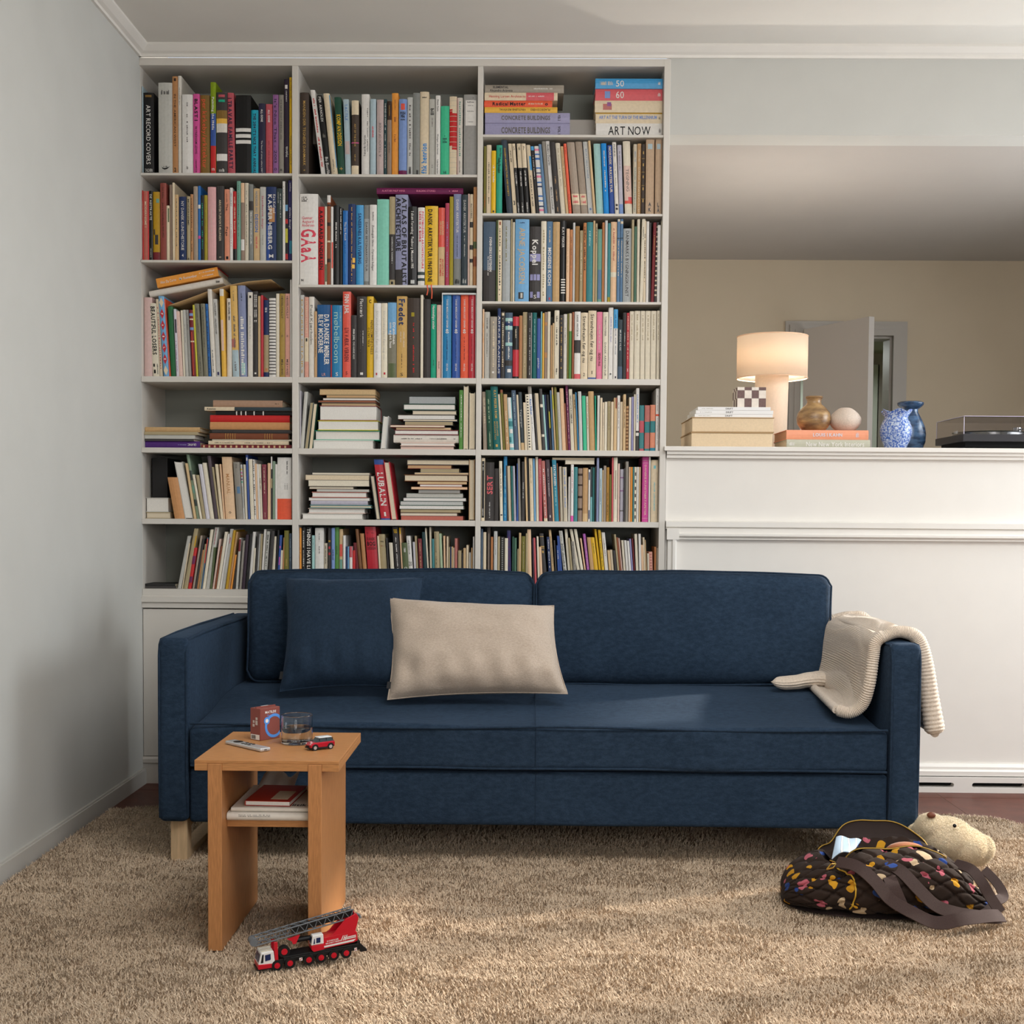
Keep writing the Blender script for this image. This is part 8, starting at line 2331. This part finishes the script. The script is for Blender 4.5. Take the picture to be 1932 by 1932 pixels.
# ------------------------------------------------------------------ teddy bear's head
YBr = BGY + 0.21
bx0 = at(1795, 1585, Y=YBr)
bear = thing('teddy_bear', 'cream plush teddy bear lying on its back behind the bag', 'plush toy', (bx0.x, bx0.y, RZ))
bm = bmesh.new()
parts_ = [
    (at(1786, 1580, Y=YBr), (0.078, 0.075, 0.058)),
    (at(1815, 1594, Y=YBr), (0.070, 0.075, 0.052)),
    (at(1757, 1560, Y=YBr), (0.042, 0.050, 0.036)),
    (at(1748, 1568, Y=YBr + .01), (0.036, 0.045, 0.034)),
    (at(1852, 1600, Y=YBr - .01), (0.034, 0.030, 0.036)),
    (at(1735, 1574, Y=YBr + 0.06), (0.034, 0.03, 0.030)),
    (at(1838, 1602, Y=YBr + 0.02), (0.05, 0.06, 0.045)),
]
bb = MB()
for c, r in parts_:
    bb.ellipsoid(c, r, 28, 16)
skin = make('body', bb, mat('cream_plush', (248, 228, 196), 0.95, noise_amt=0.08, noise_scale=60, sheen=0.4), bear, smooth=True)
rmod = skin.modifiers.new('one_skin', 'REMESH')
rmod.mode = 'VOXEL'
rmod.voxel_size = 0.006
rmod.use_smooth_shade = True
sd2 = skin.modifiers.new('soft', 'SMOOTH')
sd2.iterations = 6
# fur
rng = np.random.default_rng(5)
pts_, nrm_ = [], []
for ci, (c, r) in enumerate(parts_):
    n = int(15000 * (r[0] * r[2]) / (0.06 * 0.05))
    d = rng.normal(size=(n, 3))
    d /= np.linalg.norm(d, axis=1)[:, None]
    p = d * np.array(r) * 0.97 + np.array(c)
    nn_ = d / np.array(r)
    nn_ /= np.linalg.norm(nn_, axis=1)[:, None]
    keep = np.ones(n, bool)
    for cj, (c2, r2) in enumerate(parts_):
        if cj != ci:
            keep &= (((p - np.array(c2)) / np.array(r2)) ** 2).sum(1) > 0.9
    keep &= p[:, 2] > RZ - 0.005
    pts_.append(p[keep])
    nrm_.append(nn_[keep])
pts_, nrm_ = np.concatenate(pts_), np.concatenate(nrm_)


def strands(P_, N_, length, width, rng, lean=0.6, seg_bend=0.4):
    """tapered three-sided strands, as one vertex/face block"""
    n = len(P_)
    tdir = rng.normal(size=(n, 3))
    tdir -= (tdir * N_).sum(1)[:, None] * N_
    tdir /= np.linalg.norm(tdir, axis=1)[:, None] + 1e-9
    bdir = np.cross(N_, tdir)
    L_ = length * rng.uniform(0.7, 1.25, size=(n, 1))
    d1 = N_ + tdir * lean * rng.uniform(0.2, 1, size=(n, 1))
    d1 /= np.linalg.norm(d1, axis=1)[:, None]
    d2 = d1 + tdir * seg_bend
    d2 /= np.linalg.norm(d2, axis=1)[:, None]
    mid = P_ + d1 * L_ * 0.5
    tip = mid + d2 * L_ * 0.5
    V = np.empty((n, 7, 3))
    for k in range(3):
        a = 2 * math.pi * k / 3
        off = (tdir * math.cos(a) + bdir * math.sin(a)) * width
        V[:, k] = P_ + off
        V[:, 3 + k] = mid + off * 0.85
    V[:, 6] = tip
    base = (np.arange(n) * 7)[:, None]
    quads, tris = [], []
    for k in range(3):
        j = (k + 1) % 3
        quads.append(np.stack([base[:, 0] + k, base[:, 0] + j, base[:, 0] + 3 + j, base[:, 0] + 3 + k], 1))
        tris.append(np.stack([base[:, 0] + 3 + k, base[:, 0] + 3 + j, base[:, 0] + 6], 1))
    return V.reshape(-1, 3), np.concatenate(quads), np.concatenate(tris)


def blades(P_, N_, length, width, rng, lean=0.6, bend=0.6):
    """flat tapering yarn ends, bent once"""
    n = len(P_)
    tdir = rng.normal(size=(n, 3))
    tdir -= (tdir * N_).sum(1)[:, None] * N_
    tdir /= np.linalg.norm(tdir, axis=1)[:, None] + 1e-9
    bdir = np.cross(N_, tdir)
    L_ = length * rng.uniform(0.7, 1.25, size=(n, 1))
    d1 = N_ + tdir * lean * rng.uniform(0.1, 1, size=(n, 1))
    d1 /= np.linalg.norm(d1, axis=1)[:, None]
    d2 = d1 + tdir * bend
    d2 /= np.linalg.norm(d2, axis=1)[:, None]
    mid = P_ + d1 * L_ * 0.55
    tip = mid + d2 * L_ * 0.45
    V = np.empty((n, 5, 3))
    w_ = width * rng.uniform(0.8, 1.2, size=(n, 1))
    V[:, 0], V[:, 1] = P_ - bdir * w_ * .8, P_ + bdir * w_ * .8
    V[:, 2], V[:, 3] = mid + bdir * w_, mid - bdir * w_
    V[:, 4] = tip
    b0 = np.arange(n) * 5
    return V.reshape(-1, 3), np.stack([b0, b0 + 1, b0 + 2, b0 + 3], 1), np.stack([b0 + 3, b0 + 2, b0 + 4], 1)


def np_mesh(name, V, Q, Tt, m, parent, origin):
    me = bpy.data.meshes.new(name)
    nv, nq, nt_ = len(V), len(Q), len(Tt)
    me.vertices.add(nv)
    me.vertices.foreach_set('co', (V - np.array(origin)).astype(np.float32).ravel())
    me.loops.add(nq * 4 + nt_ * 3)
    me.loops.foreach_set('vertex_index', np.concatenate([Q.ravel(), Tt.ravel()]).astype(np.int32))
    me.polygons.add(nq + nt_)
    st = np.concatenate([np.arange(nq) * 4, nq * 4 + np.arange(nt_) * 3]).astype(np.int32)
    me.polygons.foreach_set('loop_start', st)
    me.update(calc_edges=True)
    me.validate()
    me.materials.append(m)
    o = bpy.data.objects.new(name, me)
    COL.objects.link(o)
    o.parent = parent
    o.location = Vector(origin) - ORIGIN[parent.name]
    ORIGIN[o.name] = Vector(origin)
    return o


V, Q, Tt = strands(pts_, nrm_, 0.0085, 0.0006, rng, 0.8, 0.8)
np_mesh('fur', V, Q, Tt, mat('plush_fur', (252, 233, 202), 0.9, noise_amt=0.06, noise_scale=30), bear, (bx0.x, bx0.y, RZ))['kind'] = 'stuff'
np1 = at(1757, 1538, Y=YBr - 0.03)
make('nose', MB().ellipsoid(np1, (0.013, 0.010, 0.009), 16, 10), mat('nose_brown', (116, 64, 42), 0.6), bear, smooth=True)
ey = at(1801, 1558, Y=YBr - 0.072)
make('eye', MB().ellipsoid(ey, (0.0055, 0.0055, 0.0055), 14, 10), mat('eye_black', (12, 12, 14), 0.1), bear, smooth=True)
# ------------------------------------------------------------------ shaggy rug
rng = np.random.default_rng(11)
RX0, RX1, RY0, RY1 = XL + 0.03, 1.78, 1.55, 4.66
rug = thing('rug', 'beige long-pile shag rug under the sofa and the side table', 'rug', (0.1, 3.1, 0.0))
M_back = mat('rug_backing', (176, 150, 122), 0.95)
make('backing', MB().prism([(RX0, RY0), (RX1 - 0.04, RY0), (RX1 - 0.04, RY1 - 0.26), (RX1 - 0.10, RY1 - 0.12), (RX1 - 0.26, RY1 - 0.06), (RX0, RY1 - 0.06)], 'z', 0.0005, 0.006), M_back, rug)
# tufts: denser where the camera sees them
area_m = (RX1 - RX0) * (RY1 - RY0)
n = 520000
gx = rng.uniform(RX0, RX1, n)
# depth distribution: visible band only, a little beyond the frame
yy = rng.uniform(2.35, RY1, n)
rough_edge = 0.03 * np.sin(gx * 9) + 0.02 * np.sin(gx * 23 + 1)
keep = yy < RY1 - 0.02 + rough_edge * 0.6
corner = (gx > RX1 - 0.22) & (yy > RY1 - 0.22)
keep &= ~(corner & (((gx - (RX1 - 0.22)) ** 2 + (yy - (RY1 - 0.22)) ** 2) > 0.22 ** 2))
# nothing grows through the table legs; thinner under the sofa
for (a, b_) in lx:
    keep &= ~((gx > a - 0.004) & (gx < b_ + 0.004) & (yy > YT - 0.004) & (yy < YTb + 0.004))
under = (gx > -1.0) & (gx < 1.0) & (yy > 4.15)
keep &= ~(under & (rng.random(n) < 0.6))
gx, yy = gx[keep], yy[keep]
n = len(gx)
# pile lies in drifts: direction and height vary slowly over the rug
fld = np.sin(gx * 7.1 + 1.7 * np.sin(yy * 9.3)) + np.sin(yy * 13.7 + 1.3 * np.sin(gx * 11.1 + 2)) + np.sin(gx * 23 + yy * 17 + 2 * np.sin(yy * 21 - gx * 9))
Pp = np.stack([gx, yy, np.full(n, 0.004)], 1)
Nn = np.stack([0.22 * np.cos(fld * 1.3) + 0.08, 0.22 * np.sin(fld * 1.3) - 0.05, np.ones(n)], 1)
Nn /= np.linalg.norm(Nn, axis=1)[:, None]
V, Q, Tt = blades(Pp, Nn, 0.017, 0.00125, rng, 0.9, 0.9)
V[:, 2] += np.repeat(0.0018 * np.sin(fld * 1.5), 5) * (V[:, 2] > 0.008)
M_pile = bpy.data.materials.new('rug_wool')
M_pile.use_nodes = True
nt = M_pile.node_tree
pb = nt.nodes['Principled BSDF']
pb.inputs['Roughness'].default_value = 0.9
pb.inputs['Specular IOR Level'].default_value = 0.2
pb.inputs['Sheen Weight'].default_value = 0.2
tc = nt.nodes.new('ShaderNodeTexCoord')
w1 = nt.nodes.new('ShaderNodeTexNoise')
w1.inputs['Scale'].default_value = 190
w1.inputs['Detail'].default_value = 1
rp = nt.nodes.new('ShaderNodeValToRGB')
rp.color_ramp.elements[0].position, rp.color_ramp.elements[1].position = 0.36, 0.64
rp.color_ramp.elements[0].color = (*lin((176, 152, 126)), 1)
rp.color_ramp.elements[1].color = (*lin((216, 195, 169)), 1)
nt.links.new(tc.outputs['Object'], w1.inputs['Vector'])
nt.links.new(w1.outputs['Fac'], rp.inputs[0])
nt.links.new(rp.outputs[0], pb.inputs['Base Color'])
np_mesh('pile', V, Q, Tt, M_pile, rug, (0.1, 3.1, 0.0))['kind'] = 'stuff'
# coarse pile in front of the frame, where the camera does not look
n2 = 9000
P2 = np.stack([rng.uniform(RX0, RX1, n2), rng.uniform(RY0, 2.35, n2), np.full(n2, 0.004)], 1)
V, Q, Tt = blades(P2, np.tile(np.array([[0.0, 0.0, 1.0]]), (n2, 1)), 0.026, 0.005, rng, 0.6, 0.7)
np_mesh('pile', V, Q, Tt, M_pile, rug, (0.1, 3.1, 0.0))['kind'] = 'stuff'
